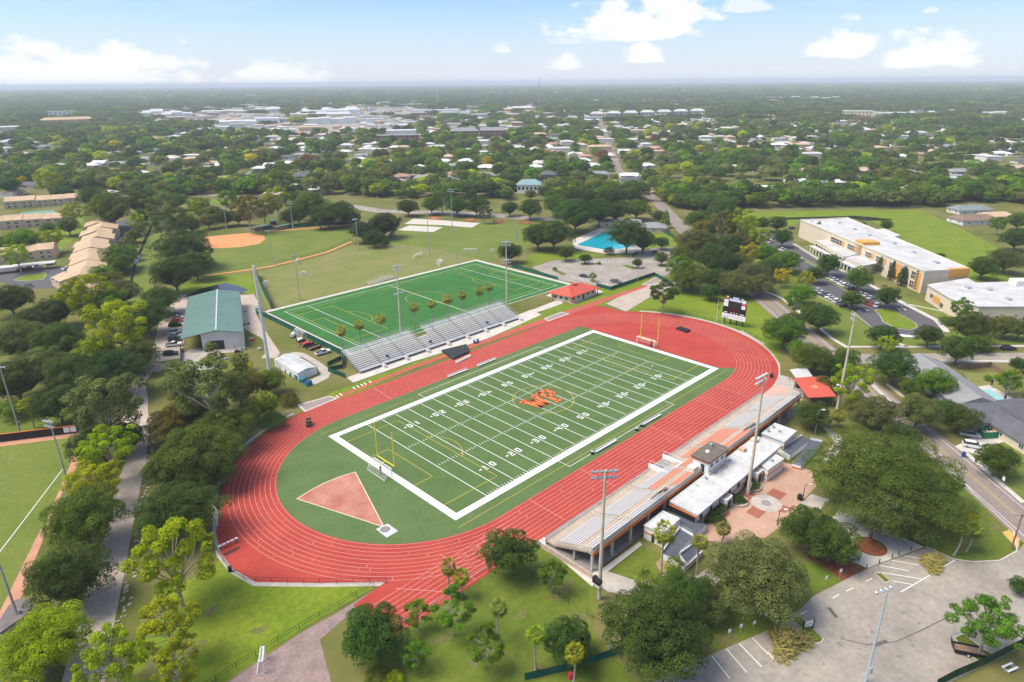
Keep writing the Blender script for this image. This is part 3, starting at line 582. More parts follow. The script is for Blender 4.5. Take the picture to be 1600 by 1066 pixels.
island([(154.66,-42.14),(161.67,-45.31),(149.34,-58.99),(144.33,-61.03),(139.29,-59.81),(137.7,-55.64),(142.1,-49.28),(148.66,-46.26)], GRASS_B, CONC_PALE)
for q in ([(194.28,-1.64),(187.71,-12.69),(172.82,-29.35),(161.53,-40.9),(159.02,-40.72),(169.14,-29.56),(184.04,-13.5),(190.42,-2.59)], [(228.23,23.23),(216.86,10.83),(207.23,0.4),(204.33,-0.12),(213.33,10.7),(224.93,22.51)]): island(q, GRASS_M)
walk([(198.05,-22.03),(174.04,-46.51),(158.21,-63.98),(146.51,-70.33)], 2.4); walk([(249.25,32.35),(221.39,6.01),(206.08,-12.43)], 2.2, m=CONC); walk([(160.33,-14.82),(151.75,-26.9),(148.22,-35.39),(138.98,-42.78),(132.34,-48.51),(130.03,-55.09)], .35, .11)
l = MB()
for a in ([(150.01,-37.27),(149.21,-38.79)], [(153.01,-39.23),(152.37,-40.93)], [(163.74,-48.09),(162.68,-49.37)], [(165.36,-49.79),(163.58,-51.5)]): strip(l, a, .8, .046)
l.build('lane_arrow', LINEW, sl_)
# lot by the pool
pl_ = sheet('pool_parking', [(107.45,106.33),(125.78,107.78),(137.86,98.9),(160.59,80.76),(170.56,84.82),(184.49,85.41),(197.76,75.79),(176.61,57.63),(140.97,48.1),(136.93,52.38),(103.6,53.44),(104.42,62.93),(99.86,77.01),(100.02,84.85)], .034, ASPH_P)
for q in ([(109.56,93.34),(112.22,92.28),(109.67,84.61),(106.62,84.47)], [(129.93,93.66),(133.17,91.17),(131.54,88.16),(127.61,90.46)], [(135.74,89.4),(137.89,85.19),(136.51,82.88),(133.58,86)], [(141.56,75.64),(144.86,74.01),(143.09,64.87),(138.87,65.78)], [(109.91,71.15),(112.46,70.07),(109.85,66.46),(107.34,67.54)], [(155.2,63.02),(158.99,60.87),(155.53,57.11),(152.42,60.41)]): island(q, GRASS_D, CONC)
l = MB()
for i in range(16):
    a = lerp((131.83,97.41), (154.66,79.02), i/15); strip(l, [a, (a[0]-3.4, a[1]-3.2)], .14, .044)
for i in range(14):
    a = lerp((105.51,77.42), (107.67,57.99), i/13); strip(l, [a, (a[0]+3.4, a[1]+3.2)], .14, .044)
l.build('stall_line', LINEW, pl_)
deck = slab('pool_deck', [(168.36,131.39),(221.07,144.48),(229.03,123.65),(173.98,85.5),(156.09,94.92),(153.67,116.12)], 0, .12, CONC_PALE)
MB().face([(x, y, .128) for x, y in [(161.46,121.68),(207.53,133.64),(215.87,120.34),(179.93,94.88),(163.43,100.08)]][::-1]).build('pool_water', POOLW, deck)
lp = MB()
for i in range(7):
    t_ = (i+.5)/7; strip(lp, [lerp((161.47,121.21), (163.92,100.67), t_), lerp((206.43,132.81), (180.33,95.6), t_)], .35, .134)
lp.build('lane_line', mat('pool_lane', (.01, .17, .26)), deck)
sheet('pool_lawn', [(202.56,104.84),(228.43,109.64),(216.13,90.25),(198.64,77.17),(186.05,86.03),(177.99,87.85)], .024, GRASS_B)
sheet('swale_lawn', [(106.59,112.8),(129.99,128.14),(150.27,117.5),(152.04,94),(137.05,101.77),(126.1,109.43),(111.8,107.26)], .022, GRASS_B)
# apartment drive, left
sheet('apartment_drive', [(-82.84,314.06),(-75.11,309.71),(-69.5,294.21),(-63.3,289.51),(-55.53,285.05),(-65.78,252.05),(-70.78,241.73),(-83.08,251.7),(-88.92,276.5)], .036, ASPH)
island([(-83.62,274.15),(-77.57,281.19),(-69.62,279.76),(-70.13,273.31),(-73.24,264.81),(-80.17,267.26)], GRASS_B, CONC_PALE)
sheet('apartment_lot', [(-30,329.28),(-8.31,389.75),(4.7,405.51),(6.6,396.6),(-18.17,326.57)], .036, ASPH)
sheet('apartment_lawn', [(-57.56,317.52),(-48.67,334.88),(-26.43,384.78),(-13.75,436.13),(-32.66,422.57),(-59.91,342.25)], .022, GRASS_B)
# houses on the right
sheet('driveway', [(52.69,-94.21),(58.55,-96.03),(73.61,-96.49),(78.83,-99.2),(70.14,-103.12),(65.46,-103.13),(58.22,-100.34),(52.73,-100.09)], .034, CONC_PALE); sheet('driveway', [(46.51,-98.02),(50.68,-101.87),(48.01,-103.73),(41.53,-101.12)], .034, CONC)
sheet('front_yard', [(51.52,-96.18),(81.49,-104.61),(35.13,-112.23),(44.87,-101.73)], .022, GRASS_M)
sheet('back_yard', [(107.88,-84.2),(121.66,-96.3),(90.68,-103.09),(83.14,-95.31)], .022, GRASS_T)
d2 = slab('house_pool_deck', [(97.31,-89.12),(102.81,-92.17),(95.52,-101.07),(92.31,-101.31),(87.54,-95.21)], 0, .1, CONC_PALE); MB().face([(x, y, .108) for x, y in [(96.96,-91.36),(99.61,-92.81),(94.31,-98.01),(90.66,-96.65)]][::-1]).build('pool_water', POOLP, d2)


# ================================================================== BUILDINGS
def add_roof(mb, poly, z, h, hip=0.0, over=.5, m=0, th=.18):
    """gable (hip=0) or hip roof over a rectangle given as 4 points; ridge runs along the first edge"""
    a, b, c, d = [Vector(p) for p in poly]
    u = (b-a).normalized(); v = (d-a).normalized()
    a = a-u*over-v*over; b = b+u*over-v*over; c = c+u*over+v*over; d = d-u*over+v*over
    r0 = (a+d)/2+u*hip*(d-a).length/2; r1 = (b+c)/2-u*hip*(c-b).length/2
    A, B, C_, D = [(*q, z) for q in (a, b, c, d)]; E, F = (*r0, z+h), (*r1, z+h)
    mb.face([A, B, F, E], m).face([C_, D, E, F], m).face([B, C_, F], m).face([D, A, E], m)
    A2, B2, C2, D2 = [(*q, z-th) for q in (a, b, c, d)]
    for p, q, r_, s_ in ((A2, B2, B, A), (B2, C2, C_, B), (C2, D2, D, C_), (D2, A2, A, D)): mb.face([p, q, r_, s_], m)
    mb.face([D2, C2, B2, A2], m)
    return mb
def wall_panel(name, parent, org, a, b, t0, t1, z0, z1, m, out=.06, depth=.12):
    """a window / door panel on the wall a-b (outside on the right hand side of a->b), from fraction t0 to t1"""
    a = Vector(a); b = Vector(b); u = (b-a).normalized(); n = Vector((u.y, -u.x))
    p0 = a+(b-a)*t0; p1 = a+(b-a)*t1
    q = [tuple(p0+n*out), tuple(p1+n*out), tuple(p1-n*(depth-out)), tuple(p0-n*(depth-out))]
    return MB(org).prism(q, z0, z1).build(name, m, parent)
def window(parent, org, a, b, t0, t1, z0, z1, frame=WHITE):
    w = wall_panel('window', parent, org, a, b, t0, t1, z0, z1, GLASS)
    a_ = Vector(a); b_ = Vector(b); u = (b_-a_).normalized(); n = Vector((u.y, -u.x)); mb = MB(org)
    p0 = a_+(b_-a_)*t0+n*.08; p1 = a_+(b_-a_)*t1+n*.08
    for q, r_ in (((*p0, z0), (*p1, z0)), ((*p0, z1), (*p1, z1)), ((*p0, z0), (*p0, z1)), ((*p1, z0), (*p1, z1)), ((*((p0+p1)/2), z0), (*((p0+p1)/2), z1))): mb.bar(q, r_, .10, .10)
    f = mb.build('window_frame', frame, w); return w
def house(name, label, cat, c, w, d, rz, wall_h, roof_h, wm, rm, hip=.6, group=None, wins=3, over=.6):
    ca, sa = math.cos(rz), math.sin(rz)
    P4 = [(c[0]+x*ca-y*sa, c[1]+x*sa+y*ca) for x, y in ((-w/2, -d/2), (w/2, -d/2), (w/2, d/2), (-w/2, d/2))]
    o = thing(name, label, cat, (c[0], c[1], 0), group=group); og = (c[0], c[1], 0)
    mb = MB(og).prism(P4, 0, wall_h)
    if hip == 0:
        for i, j in ((1, 2), (3, 0)):
            q = (Vector(P4[i])+Vector(P4[j]))/2; mb.face([(*P4[i], wall_h), (*P4[j], wall_h), (*q, wall_h+roof_h-.05)])
    mb.build('wall', wm, o)
    add_roof(MB(og), P4, wall_h+.02, roof_h, hip, over).build('roof', rm, o)
    for e in range(4):
        a, b = P4[e], P4[(e+1) % 4]; n = wins if e % 2 == 0 else max(1, wins-1)
        for k in range(n):
            t = (k+.5)/n; ln = (Vector(b)-Vector(a)).length
            window(o, og, a, b, t-.7/ln, t+.7/ln, .9, 2.1)
    return o, P4, og

# ---------------------------------------------------------------- home grandstand
gs = thing('grandstand', 'long concrete home grandstand with an orange rear fascia beside the red running track', 'grandstand', (-1.5, -52, 0)); og = (-1.5, -52, 0)
GX0, GX1 = -48.8, 45.8
def profile(mb, pts, xa, xb, m=0):
    """extrude a (y, z) outline along x"""
    n = len(pts); i = mb.add([(xa, y, z) for y, z in pts]+[(xb, y, z) for y, z in pts])
    for k in range(n):
        k2 = (k+1) % n; mb.f.append((i+k, i+n+k, i+n+k2, i+k2)); mb.mi.append(m)
    mb.f.append(tuple(i+k for k in range(n))); mb.mi.append(m); mb.f.append(tuple(i+n+k for k in reversed(range(n)))); mb.mi.append(m)
rows = []; y, z = -48.0, 1.15; steps = [(-45.4, 1.1), (-48.0, 1.1)]
for k in range(12):
    z += .285; dy = 1.25 if k == 7 else .74
    steps += [(y, z), (y-dy, z)]; rows.append((y-dy*.62, z, k)); y -= dy
YB = y; ZB = z
under = [(YB, ZB-.55)]
pts = steps + [(YB, ZB-.6)]
yy, zz = -48.3, .55
pts += [(YB+1.6, ZB-.6)]
for k in range(11):
    pts += [(YB+1.6+k*.74, ZB-.6-k*.285), (YB+1.6+k*.74, ZB-.6-(k+1)*.285)]
pts += [(-47.6, .62), (-45.4, .62)]
mb = MB(og); profile(mb, pts, GX0, GX1); mb.build('seating_deck', TANCONC, gs)
MB(og).bx(GX0, GX1, -45.55, -45.3, 0, 1.25).build('front_wall', CONC, gs)
MB(og).bx(GX0, GX1, YB-.22, YB-.02, ZB-.75, ZB-.02).build('fascia', ORANGE, gs)
nS = 7; SW = (GX1-GX0-1.0)/nS
for k in range(nS):
    xa = GX0+.9+k*SW; xb = xa+SW-1.5
    for (ry, rz_, r_) in rows:
        if r_ == 7: continue
        coral = (2 < k < 5 and r_ < 7) or (k == 2 and 3 < r_ < 7) or (k in (2, 3, 4) and r_ > 7)
        ya = xa + (3.4 if (r_ > 8 and k in (2, 5)) else 0)
        if k == 3 and r_ < 4: ya = xa+5.2
        MB(og).bx(ya, xb, ry-.16, ry+.14, rz_+.30, rz_+.36).build('bench', CORAL if coral else ALU, gs)
        MB(og).bx(ya, xb, ry+.16, ry+.29, rz_+.005, rz_+.03).bx(ya, xb, ry-.34, ry-.18, rz_+.005, rz_+.03).build('footboard_shade_strip', CONC_DARK if r_ < 7 else CONC, gs)  # lower rows: dark strips paint in the riser shade; upper rows: footboards
        if r_ in (0, 7): pass
for k in range(nS+1):
    xa = GX0+.2+k*SW
    if 0 < k < nS:
        mb = MB(og)
        for (ry, rz_, r_) in rows: mb.bx(xa-.55, xa+.55, ry+.02, ry+.30, rz_-.01, rz_+.14)
        mb.build('aisle_steps', CONC_PALE, gs)
        mb = MB(og)
        for s in (-.7, .7): mb.tube((xa+s, -48.2, 1.1), (xa+s, -48.2, 2.2), .035).tube((xa+s, -48.2, 2.2), (xa+s, -46.9, 2.2), .035).tube((xa+s, -46.9, 2.2), (xa+s, -46.9, 1.1), .035)
        mb.build('handrail', STEEL, gs)
for i in range(16):
    x = GX0+.4+i*(GX1-GX0-.8)/15; MB(og).bx(x-.22, x+.22, YB+.05, YB+.5, 0, ZB-.55).build('column', CONC_PALE, gs)
    if i % 2 == 0: MB(og).bx(x-.2, x+.2, -52.9, -52.5, 0, 2.2).build('column', CONC, gs)
mb = MB(og)
for i in range(64):
    x = GX0+i*(GX1-GX0)/63; mb.bx(x-.03, x+.03, YB-.03, YB+.03, ZB, ZB+1.15)
for zz in (.25, .5, .75, 1.0, 1.15): mb.bx(GX0, GX1, YB-.02, YB+.02, ZB+zz-.02, ZB+zz+.02)
mb.build('rear_railing', STEEL, gs)
MESHP = mat('rail_mesh_panel', (.52, .51, .48), rough=.6)
for i in range(21):
    xa = GX0+i*(GX1-GX0)/21; MB(og).bx(xa+.06, xa+(GX1-GX0)/21-.06, YB-.015, YB+.012, ZB+.12, ZB+1.05).build('rear_rail_panel', MESHP, gs)
for xe in (GX0, GX1):
    mb = MB(og)
    for (ry, rz_, r_) in rows: mb.bx(xe-.03, xe+.03, ry-.03, ry+.03, rz_, rz_+1.1)
    mb.tube((xe, -48.2, 2.4), (xe, YB, ZB+1.1), .035, n=5).tube((xe, -48.2, 1.9), (xe, YB, ZB+.6), .03, n=5); mb.build('side_railing', STEEL, gs)
mb = MB(og)
for i in range(40):
    x = GX0+i*(GX1-GX0)/39
    if -12 < x < -4: continue
    mb.bx(x-.025, x+.025, -45.6, -45.55, 1.1, 2.15)
mb.bx(GX0, -12, -45.6, -45.56, 2.1, 2.16).bx(-4, GX1, -45.6, -45.56, 2.1, 2.16).bx(GX0, -12, -45.6, -45.56, 1.6, 1.65).bx(-4, GX1, -45.6, -45.56, 1.6, 1.65); mb.build('front_railing', STEEL, gs)
for cx, cy in ((-22.5, -55.6), (19.5, -55.6)):
    w_ = MB(og); zt = 3.95
    w_.bx(cx-3.0, cx+3.0, cy-.9, cy-.75, zt-.6, zt+.75).bx(cx-3.0, cx+3.0, cy+.75, cy+.9, zt-.6, zt+.4).bx(cx+2.85, cx+3.0, cy-.9, cy+.9, zt-.6, zt+.6)
    v = w_.build('stair_opening', CONC_PALE, gs); MB(og).bx(cx-2.9, cx+2.8, cy-.72, cy+.72, zt-.1, zt+.05).build('opening_floor', DARK, v)
    r_ = MB(og)
    for i in range(8): r_.tube((cx-3+i*.85, cy-.85, zt+.6), (cx-3+i*.85, cy-.85, zt+1.5), .03)
    r_.tube((cx-3, cy-.85, zt+1.5), (cx+3, cy-.85, zt+1.5), .035); r_.build('opening_rail', STEEL, v)
# players' entrance in the middle of the front
mb = MB(og); mb.bx(-11.4, -11.1, -50.5, -44.9, 0, 2.3).bx(-5.4, -5.1, -50.5, -44.9, 0, 2.3).bx(-11.1, -5.4, -50.8, -50.5, 0, 2.6); e = mb.build('entrance_wall', WHITE, gs)
MB(og).bx(-11.1, -5.4, -50.5, -45.0, 1.12, 1.2).build('entrance_ramp', CONC_DARK, e)
mb = MB(og)
for s in (-11.25, -5.25):
    for i in range(6): mb.tube((s, -50+i, 2.3), (s, -50+i, 3.2), .03)
    mb.tube((s, -50.2, 3.2), (s, -45, 3.2), .035)
mb.build('entrance_rail', STEEL, gs)
slabm = sheet('grandstand_floor', rect(GX0-.5, GX1+.5, YB-.4, -45.6), .060, CONC_DARK); slabm['kind'] = 'structure'
sheet('grandstand_walk', [(-48.91,-42.89),(-47.37,-43.27),(-47.7,-58.19),(-34.56,-58.7),(-35.3,-59.68),(-47.4,-59.51),(-51.86,-59.93)], .052, CONC_PALE)
sheet('drain_strip', [(-50, -45.4), (46, -45.6), (46, -45.5), (46, -44.9+-.6), (46, -45.2), (-50, -43.6)], .050, CONC_DARK)
bw = thing('block_wall', 'low pinkish concrete block wall closing the near end under the grandstand', 'wall', (-50.2, -52, 0)); ob = (-50.2, -52, 0)
PINKB = mat('pink_block', (.56, .42, .36), n=1.2, amt=.14)
proto = None
for i in range(19):
    for j in range(3):
        yy = -45.6-i*.78-(.39 if j % 2 else 0)
        b_ = bpy.data.objects.new('block', proto) if proto else MB((0, 0, 0)).bx(-.11, .11, -.375, .375, 0, .38).build('block', PINKB)
        if proto: COL.objects.link(b_)
        proto = b_.data; b_.parent = bw; b_.location = (0, yy+52, j*.40)
# press box on the upper deck
pb = thing('press_box', 'small white press box with flat brown roof and orange trim on top of the grandstand', 'press box', (-4.4, -56.3, 4.3)); op = (-4.4, -56.3, 4.3)
q = [(-8.6, -54.9), (-8.6, -58.9), (-.6, -58.9), (-.6, -54.9)]
MB(op).prism(q, 3.9, 7.0).build('wall', WHITE, pb)
MB(op).bx(-8.9, -.3, -59.2, -54.6, 7.0, 7.55).build('orange_band', mat('rust_trim', (.40, .12, .06)), pb)
rf = MB(op).bx(-9.1, -.1, -59.4, -54.4, 7.55, 7.75).build('roof', mat('brown_roof', (.15, .125, .10), n=1.5, amt=.3), pb)
MB(op).dome((-5.2, -56.6, 7.75), .55, .55, .5).build('dish', WHITE, rf); MB(op).bx(-2.3, -1.5, -56, -55.3, 7.75, 8.2).build('roof_unit', STEEL, rf); MB(op).tube((-.8, -55, 7.7), (-.8, -55, 9.2), .04).build('mast', STEEL, rf)
MB(op).bx(-8.66, -8.6, -57.9, -57.0, 4.3, 6.3).build('door', DARK, pb)
for i in range(4): MB(op).bx(-7.9+i*1.85, -6.4+i*1.85, -54.9, -54.83, 5.4, 6.5).build('window', GLASS, pb)
for i in range(3): MB(op).bx(-7.6+i*2.4, -6.6+i*2.4, -58.96, -58.9, 5.6, 6.3).build('window', GLASS, pb)
MB(op).bx(-10.6, -8.7, -56.4, -54.6, 3.9, 5.4).build('camera_platform', OFFWHITE, pb); MB(op).bx(-8.6, -.6, -59.3, -58.9, 3.9, 4.6).build('balcony', CREAM, pb)
# concession building behind the grandstand
cb = thing('concession_building', 'long white flat roofed concession building between the grandstand and the plaza', 'building', (-4, -63, 0)); oc = (-4, -63, 0)
q = [(-22.9, -58.4), (16.0, -58.4), (15.6, -64.6), (-23.2, -64.6)]
MB(oc).prism(q, 0, 3.6).build('wall', WHITE, cb)
qo = [(-23.3, -58.2), (16.4, -58.2), (16.0, -65.2), (-23.6, -65.2)]
rf = MB(oc).prism(qo, 3.6, 4.05).build('roof', ROOFWHITE, cb)
for (px, w_, h_, mm) in (((4.05,-51.86), 1.4, .8, TANWALL), ((-5.77,-58.48), 2.2, .12, CONC), ((-9.82,-60.27), 1.2, .12, CONC), ((-13.36,-60.21), .5, .7, STEEL), ((-16.98,-56.5), .6, .1, CONC), ((10.35,-58.76), 1.6, .7, CREAM), ((12.42,-60.45), 1.2, .1, CONC), ((17.94,-60.33), .6, .6, STEEL), ((-2.14,-60.28), .5, .2, CONC), ((20.91,-57.33), .6, .4, STEEL), ((4.01,-59.83), .7, .1, CONC)):
    x, y = px[0]+3.0, px[1]+3.1; y = min(y, -59.4); MB(oc).bx(x-w_/2, x+w_/2, y-w_/2, y+w_/2, 4.05, 4.05+h_).build('roof_vent', mm, rf)
MB(oc).bx(-23.5, -23.22, -64.5, -58.5, .2, 3.58).build('end_wall', BLACK, cb); MB(oc).bx(-23.66, -23.52, -64.9, -58.3, 3.2, 3.5).build('orange_stripe', ORANGE, cb)
for i in range(9):
    x = -21.5+i*4.1; yw = -64.6
    MB(oc).bx(x, x+1.1, yw-.08, yw-.02, 1.5 if i % 3 else .1, 2.6).build('window' if i % 3 else 'door', GLASS if i % 3 else DARK, cb)
MB(oc).bx(-23.0, 15.4, -64.7, -64.62, 1.15, 1.4).build('orange_stripe', ORANGE, cb)
for x0_ in (-11.6, 3.1):
    y = -64.6
    u_ = MB(oc).bx(x0_-1.3, x0_+1.3, y-1.6, y-.05, 0, 2.9).build('kiosk', WHITE, cb); MB(oc).bx(x0_-1.0, x0_+1.0, y-1.3, y-.3, 2.9, 3.0).build('kiosk_top', CONC_DARK, u_); MB(oc).bx(x0_-.8, x0_+.8, y-1.66, y-1.6, .1, 2.2).build('kiosk_door', DARK, u_); MB(oc).bx(x0_-1.34, x0_+1.34, y-1.64, y-.06, 1.15, 1.4).build('kiosk_stripe', ORANGE, u_)
def white_block(label, poly, h, stripe=True, nm='building'):
    o = thing('flat_roofed_block', label, nm, (*poly[0], 0)); g_ = (*poly[0], 0)
    MB(g_).prism(poly, 0, h).build('wall', WHITE, o)
    c = Vector((sum(p[0] for p in poly)/4, sum(p[1] for p in poly)/4)); ex = [tuple(c+(Vector(p)-c)*1.04) for p in poly]; inn = [tuple(c+(Vector(p)-c)*1.012) for p in poly]
    r_ = MB(g_).prism(ex, h, h+.28).build('roof', ROOFWHITE, o); MB(g_).bx(c.x-.4, c.x+.4, c.y-.3, c.y+.3, h+.28, h+.75).build('roof_unit', STEEL, r_)
    if stripe: MB(g_).prism(inn, h-1.5, h-1.15).build('orange_stripe', ORANGE, o)
    a, b = poly[0], poly[1]; wall_panel('door', o, g_, a, b, .42, .58, .1, 2.1, DARK)
    return o
white_block('white flat roofed block under the rear edge of the grandstand left of the dark ramp', [(-33.2, -58.6), (-33.0, -63.0), (-26.2, -62.6), (-26.4, -58.6)], 3.0)
white_block('white flat roofed block with orange stripe at the far end of the concession building', [(19.2, -58.6), (19.0, -64.6), (26.6, -64.4), (26.8, -58.6)], 3.4)
white_block('low white block with orange stripe facing the plaza beside the far ramp', [(5.86,-64.55),(4.29,-67.35),(11.84,-67.8),(12.51,-65.1)], 3.0)
SLATE = mat('slate_coating', (.085, .095, .115), n=1.5, amt=.15)
def ramp(label, segs, rails):
    a = segs[0][0][0]; g_ = (a[0], a[1], 0); o = thing('ramp', label, 'ramp', g_)
    for (poly, z0, z1, i0, i1) in segs:
        # poly: 4 points, first two at height z0, last two at z1
        p = [(*poly[0], z0), (*poly[1], z0), (*poly[2], z1), (*poly[3], z1)]; n = len(p)
        mb = MB(g_); mb.face(p, 1)
        for k in range(4):
            q_ = p[(k+1) % 4]; mb.face([(p[k][0], p[k][1], 0), (q_[0], q_[1], 0), q_, p[k]], 0)
        mb.build('ramp_surface', [WHITE, SLATE], o)
        mb = MB(g_)
        for k in (i0, i1):
            if k is None: continue
            q_ = p[(k+1) % 4]; mb.bar((p[k][0], p[k][1], p[k][2]+.2), (q_[0], q_[1], q_[2]+.2), .2, .5)
        mb.build('parapet', WHITE, o)
        mb = MB(g_)
        for k in (i0, i1):
            if k is None: continue
            q_ = p[(k+1) % 4]; mb.bar((p[k][0], p[k][1], p[k][2]-.25), (q_[0], q_[1], q_[2]-.25), .24, .22)
        mb.build('orange_stripe', ORANGE, o)
        mb = MB(g_)
        for k in (i0, i1):
            if k is None: continue
            q_ = Vector(p[(k+1) % 4]); s_ = Vector(p[k]); N_ = max(2, int((q_-s_).length/1.5))
            for i in range(N_+1):
                w_ = s_+(q_-s_)*i/N_; mb.tube(w_+Vector((0, 0, .4)), w_+Vector((0, 0, 1.15)), .03, n=5)
            mb.tube(s_+Vector((0, 0, 1.15)), q_+Vector((0, 0, 1.15)), .035, n=5).tube(s_+Vector((0, 0, .8)), q_+Vector((0, 0, .8)), .03, n=5)
        mb.build('ramp_rail', STEEL, o)
    return o
ramp('dark surfaced switchback ramp with white walls and orange stripe beside the two tall palms', [([(-21,-56.91),(-22.21,-66.68),(-27.52,-66.67),(-26.7,-57.7)], 1.7, 1.7, 2, None), ([(-27.28,-66.54),(-27.48,-63.37),(-36.15,-64.84),(-35.7,-67.47)], 1.7, 1.4, 1, None), ([(-33.78,-67.47),(-29.09,-67.82),(-29.58,-70.12),(-34.84,-70.12)], 1.3, .9, 0, 2), ([(-35.71,-64.59),(-35.25,-67.22),(-34.96,-70.17),(-36.11,-70.03)], 1.4, 1.0, 2, None)], 1)
ramp('dark surfaced ramp with white walls running out from the concession building towards the big oak', [([(18.66,-64.01),(28.89,-65.22),(28.41,-67.58),(17.33,-67.06)], 1.5, 1.5, 0, None), ([(28.78,-67.46),(29.53,-70.11),(14.99,-70.95),(14.62,-68.92)], 1.4, .5, 0, 2)], 1)
def canopy(label, poly, z, m, nm='canopy'):
    o = thing('flat_canopy', label, nm, (*poly[0], 0)); g_ = (*poly[0], 0)
    r_ = MB(g_).prism(poly, z, z+.22).build('roof', m, o)
    c = Vector((sum(p[0] for p in poly)/4, sum(p[1] for p in poly)/4))
    for p in poly:
        q_ = c+(Vector(p)-c)*.9; MB(g_).tube((*q_, 0), (*q_, z), .12, n=8).build('post', BROWNWOOD, o)
    return o, r_, c, g_
o, r_, c, g_ = canopy('flat red roofed canopy beside the concourse at the far end of the grandstand', [(58.55,-49.84),(65.28,-55.45),(54.49,-64.06),(48.09,-58.64)], 3.4, REDMETAL)
MB(g_).bx(c.x-.9, c.x+.9, c.y-.9, c.y+.9, 3.62, 3.68).build('roof_patch', CORAL, r_)
canopy('small grey flat roofed shelter next to the red canopy', [(64.35,-46.1),(69.45,-49.21),(64,-53.44),(59.55,-50.2)], 3.2, ROOFGREY)

# ---------------------------------------------------------------- visitor bleachers
vb = thing('bleachers', 'long silver aluminium visitor bleachers in front of a row of palms', 'bleachers', (9, 61, 0)); ov = (9, 61, 0)
VX0, VX1, VY0, VY1 = -27.8, 46.5, 55.6, 66.2
nR, nV = 12, 8; vw = (VX1-VX0)/nV
for k in range(nV):
    xa = VX0+k*vw; xb = xa+vw-1.1
    for r_ in range(nR):
        y = VY0+.3+r_*(VY1-VY0-.4)/nR; z = .9+r_*4.3/nR; xs_ = xa+(5.2 if k == 3 and r_ > 6 else 0)
        MB(ov).bx(xs_, xb, y, y+.30, z+.38, z+.43).build('seat_plank', ALU, vb)
        if r_ in (0,): MB(ov).bx(xa, xa+vw-.05, y-.75, y+.3, z-.04, z).build('walkway_plank', ALU, vb)
mb = MB(ov)
for k in range(nV):
    for r_ in range(nR):
        y = VY0+.3+r_*(VY1-VY0-.4)/nR; z = .9+r_*4.3/nR; xa = VX0+k*vw; xs_ = xa+(5.2 if k == 3 and r_ > 6 else 0)
        mb.bx(xs_, xa+vw-.0, y+.22, y+.86, z-.03, z+.02)
        mb.bx(xa+vw-1.0, xa+vw-.1, y, y+.28, z+.02, z+.19)
t_ = mb.build('tread', ALU, vb); t_['kind'] = 'stuff'
for k in range(2*nV+1):
    x = VX0+k*vw/2; d_ = 6.6 if 6 < k < 8 else VY1-VY0
    mb = MB(ov).bar((x, VY0, .8), (x, VY0+d_, .8+4.35*d_/(VY1-VY0)), .08, .14)
    for f in (.0, .33, .66, 1.0): mb.bar((x, VY0+d_*f, 0), (x, VY0+d_*f+.01, .75+4.35*f*d_/(VY1-VY0)), .09, .09)
    mb.bar((x, VY0, .1), (x, VY0+d_*.66, 2.6), .05, .05).bar((x, VY0+d_*.33, .1), (x, VY0+d_, 3.6), .05, .05); mb.build('support_frame', STEEL, vb)
mb = MB(ov)
for xa, xb in ((VX0, VX0+3*vw), (VX0+3*vw+5.2, VX1)):
    n_ = int((xb-xa)/2)
    for i in range(n_+1): mb.tube((xa+(xb-xa)*i/n_, VY1, 4.8), (xa+(xb-xa)*i/n_, VY1, 6.5), .03, n=5)
    for zz in (5.3, 5.6, 5.9, 6.2, 6.5): mb.bx(xa, xb, VY1-.02, VY1+.02, zz-.02, zz+.02)
for xe in (VX0, VX1, VX0+3*vw-.1, VX0+3*vw+5.2):
    for h_ in (.6, 1.1): mb.bar((xe, VY0, 1.0+h_), (xe, VY1, 5.3+h_), .05, .05)
mb.build('rear_railing', STEEL, vb)
for k in range(nV): x = VX0+(k+1)*vw-.6; MB(ov).bx(x-.6, x+.6, VY0-1.9, VY0-.5, 0, .8).bx(x-.6, x+.6, VY0-2.4, VY0-1.9, 0, .4).build('front_steps', CONC_PALE, vb)
for k in (1, 3, 6): x = VX0+k*vw+3; MB(ov).bx(x-.4, x+.4, VY0+1.6, VY0+2.3, 1.6, 2.5).build('railed_platform', BLUE, vb)
# ---------------------------------------------------------------- field house with red hip roof
fhp = [(76.2, 53.8), (93.2, 53.8), (92.4, 63.6), (74.6, 63.6)]
fh = thing('field_house', 'small cream field house with a red hip roof beside the practice turf', 'building', (84, 58.6, 0)); of = (84, 58.6, 0)
sheet('field_house_slab', [(76.92,68.85),(75.58,51.83),(99.04,53.93),(102.57,71.01)], .060, CONC_PALE)
MB(of).prism(fhp, 0, 3.2).build('wall', CREAM, fh)
r_ = add_roof(MB(of), [fhp[0], fhp[1], fhp[2], fhp[3]], 3.2, 2.6, .95, 1.3).build('roof', REDMETAL, fh)
MB(of).bx(82.6, 85.2, 57.9, 59.4, 5.4, 6.2).build('roof_vent', REDMETAL, r_); MB(of).bx(78.3, 79.2, 60, 60.8, 4.3, 4.8).build('skylight', WHITE, r_)
for i in range(5):
    wall_panel('door' if i == 2 else 'window', fh, of, fhp[0], fhp[1], .08+.19*i, .14+.19*i, .1 if i == 2 else 1.1, 2.2, DARK if i == 2 else GLASS)
    if i < 3: wall_panel('window', fh, of, fhp[3], fhp[0], .15+.28*i, .28+.28*i, 1.1, 2.2, GLASS)
for q in fhp: MB(of).bx(q[0]-.15, q[0]+.15, q[1]-1.1, q[1]-.8, 0, 3.2).build('porch_post', ORANGE, fh)
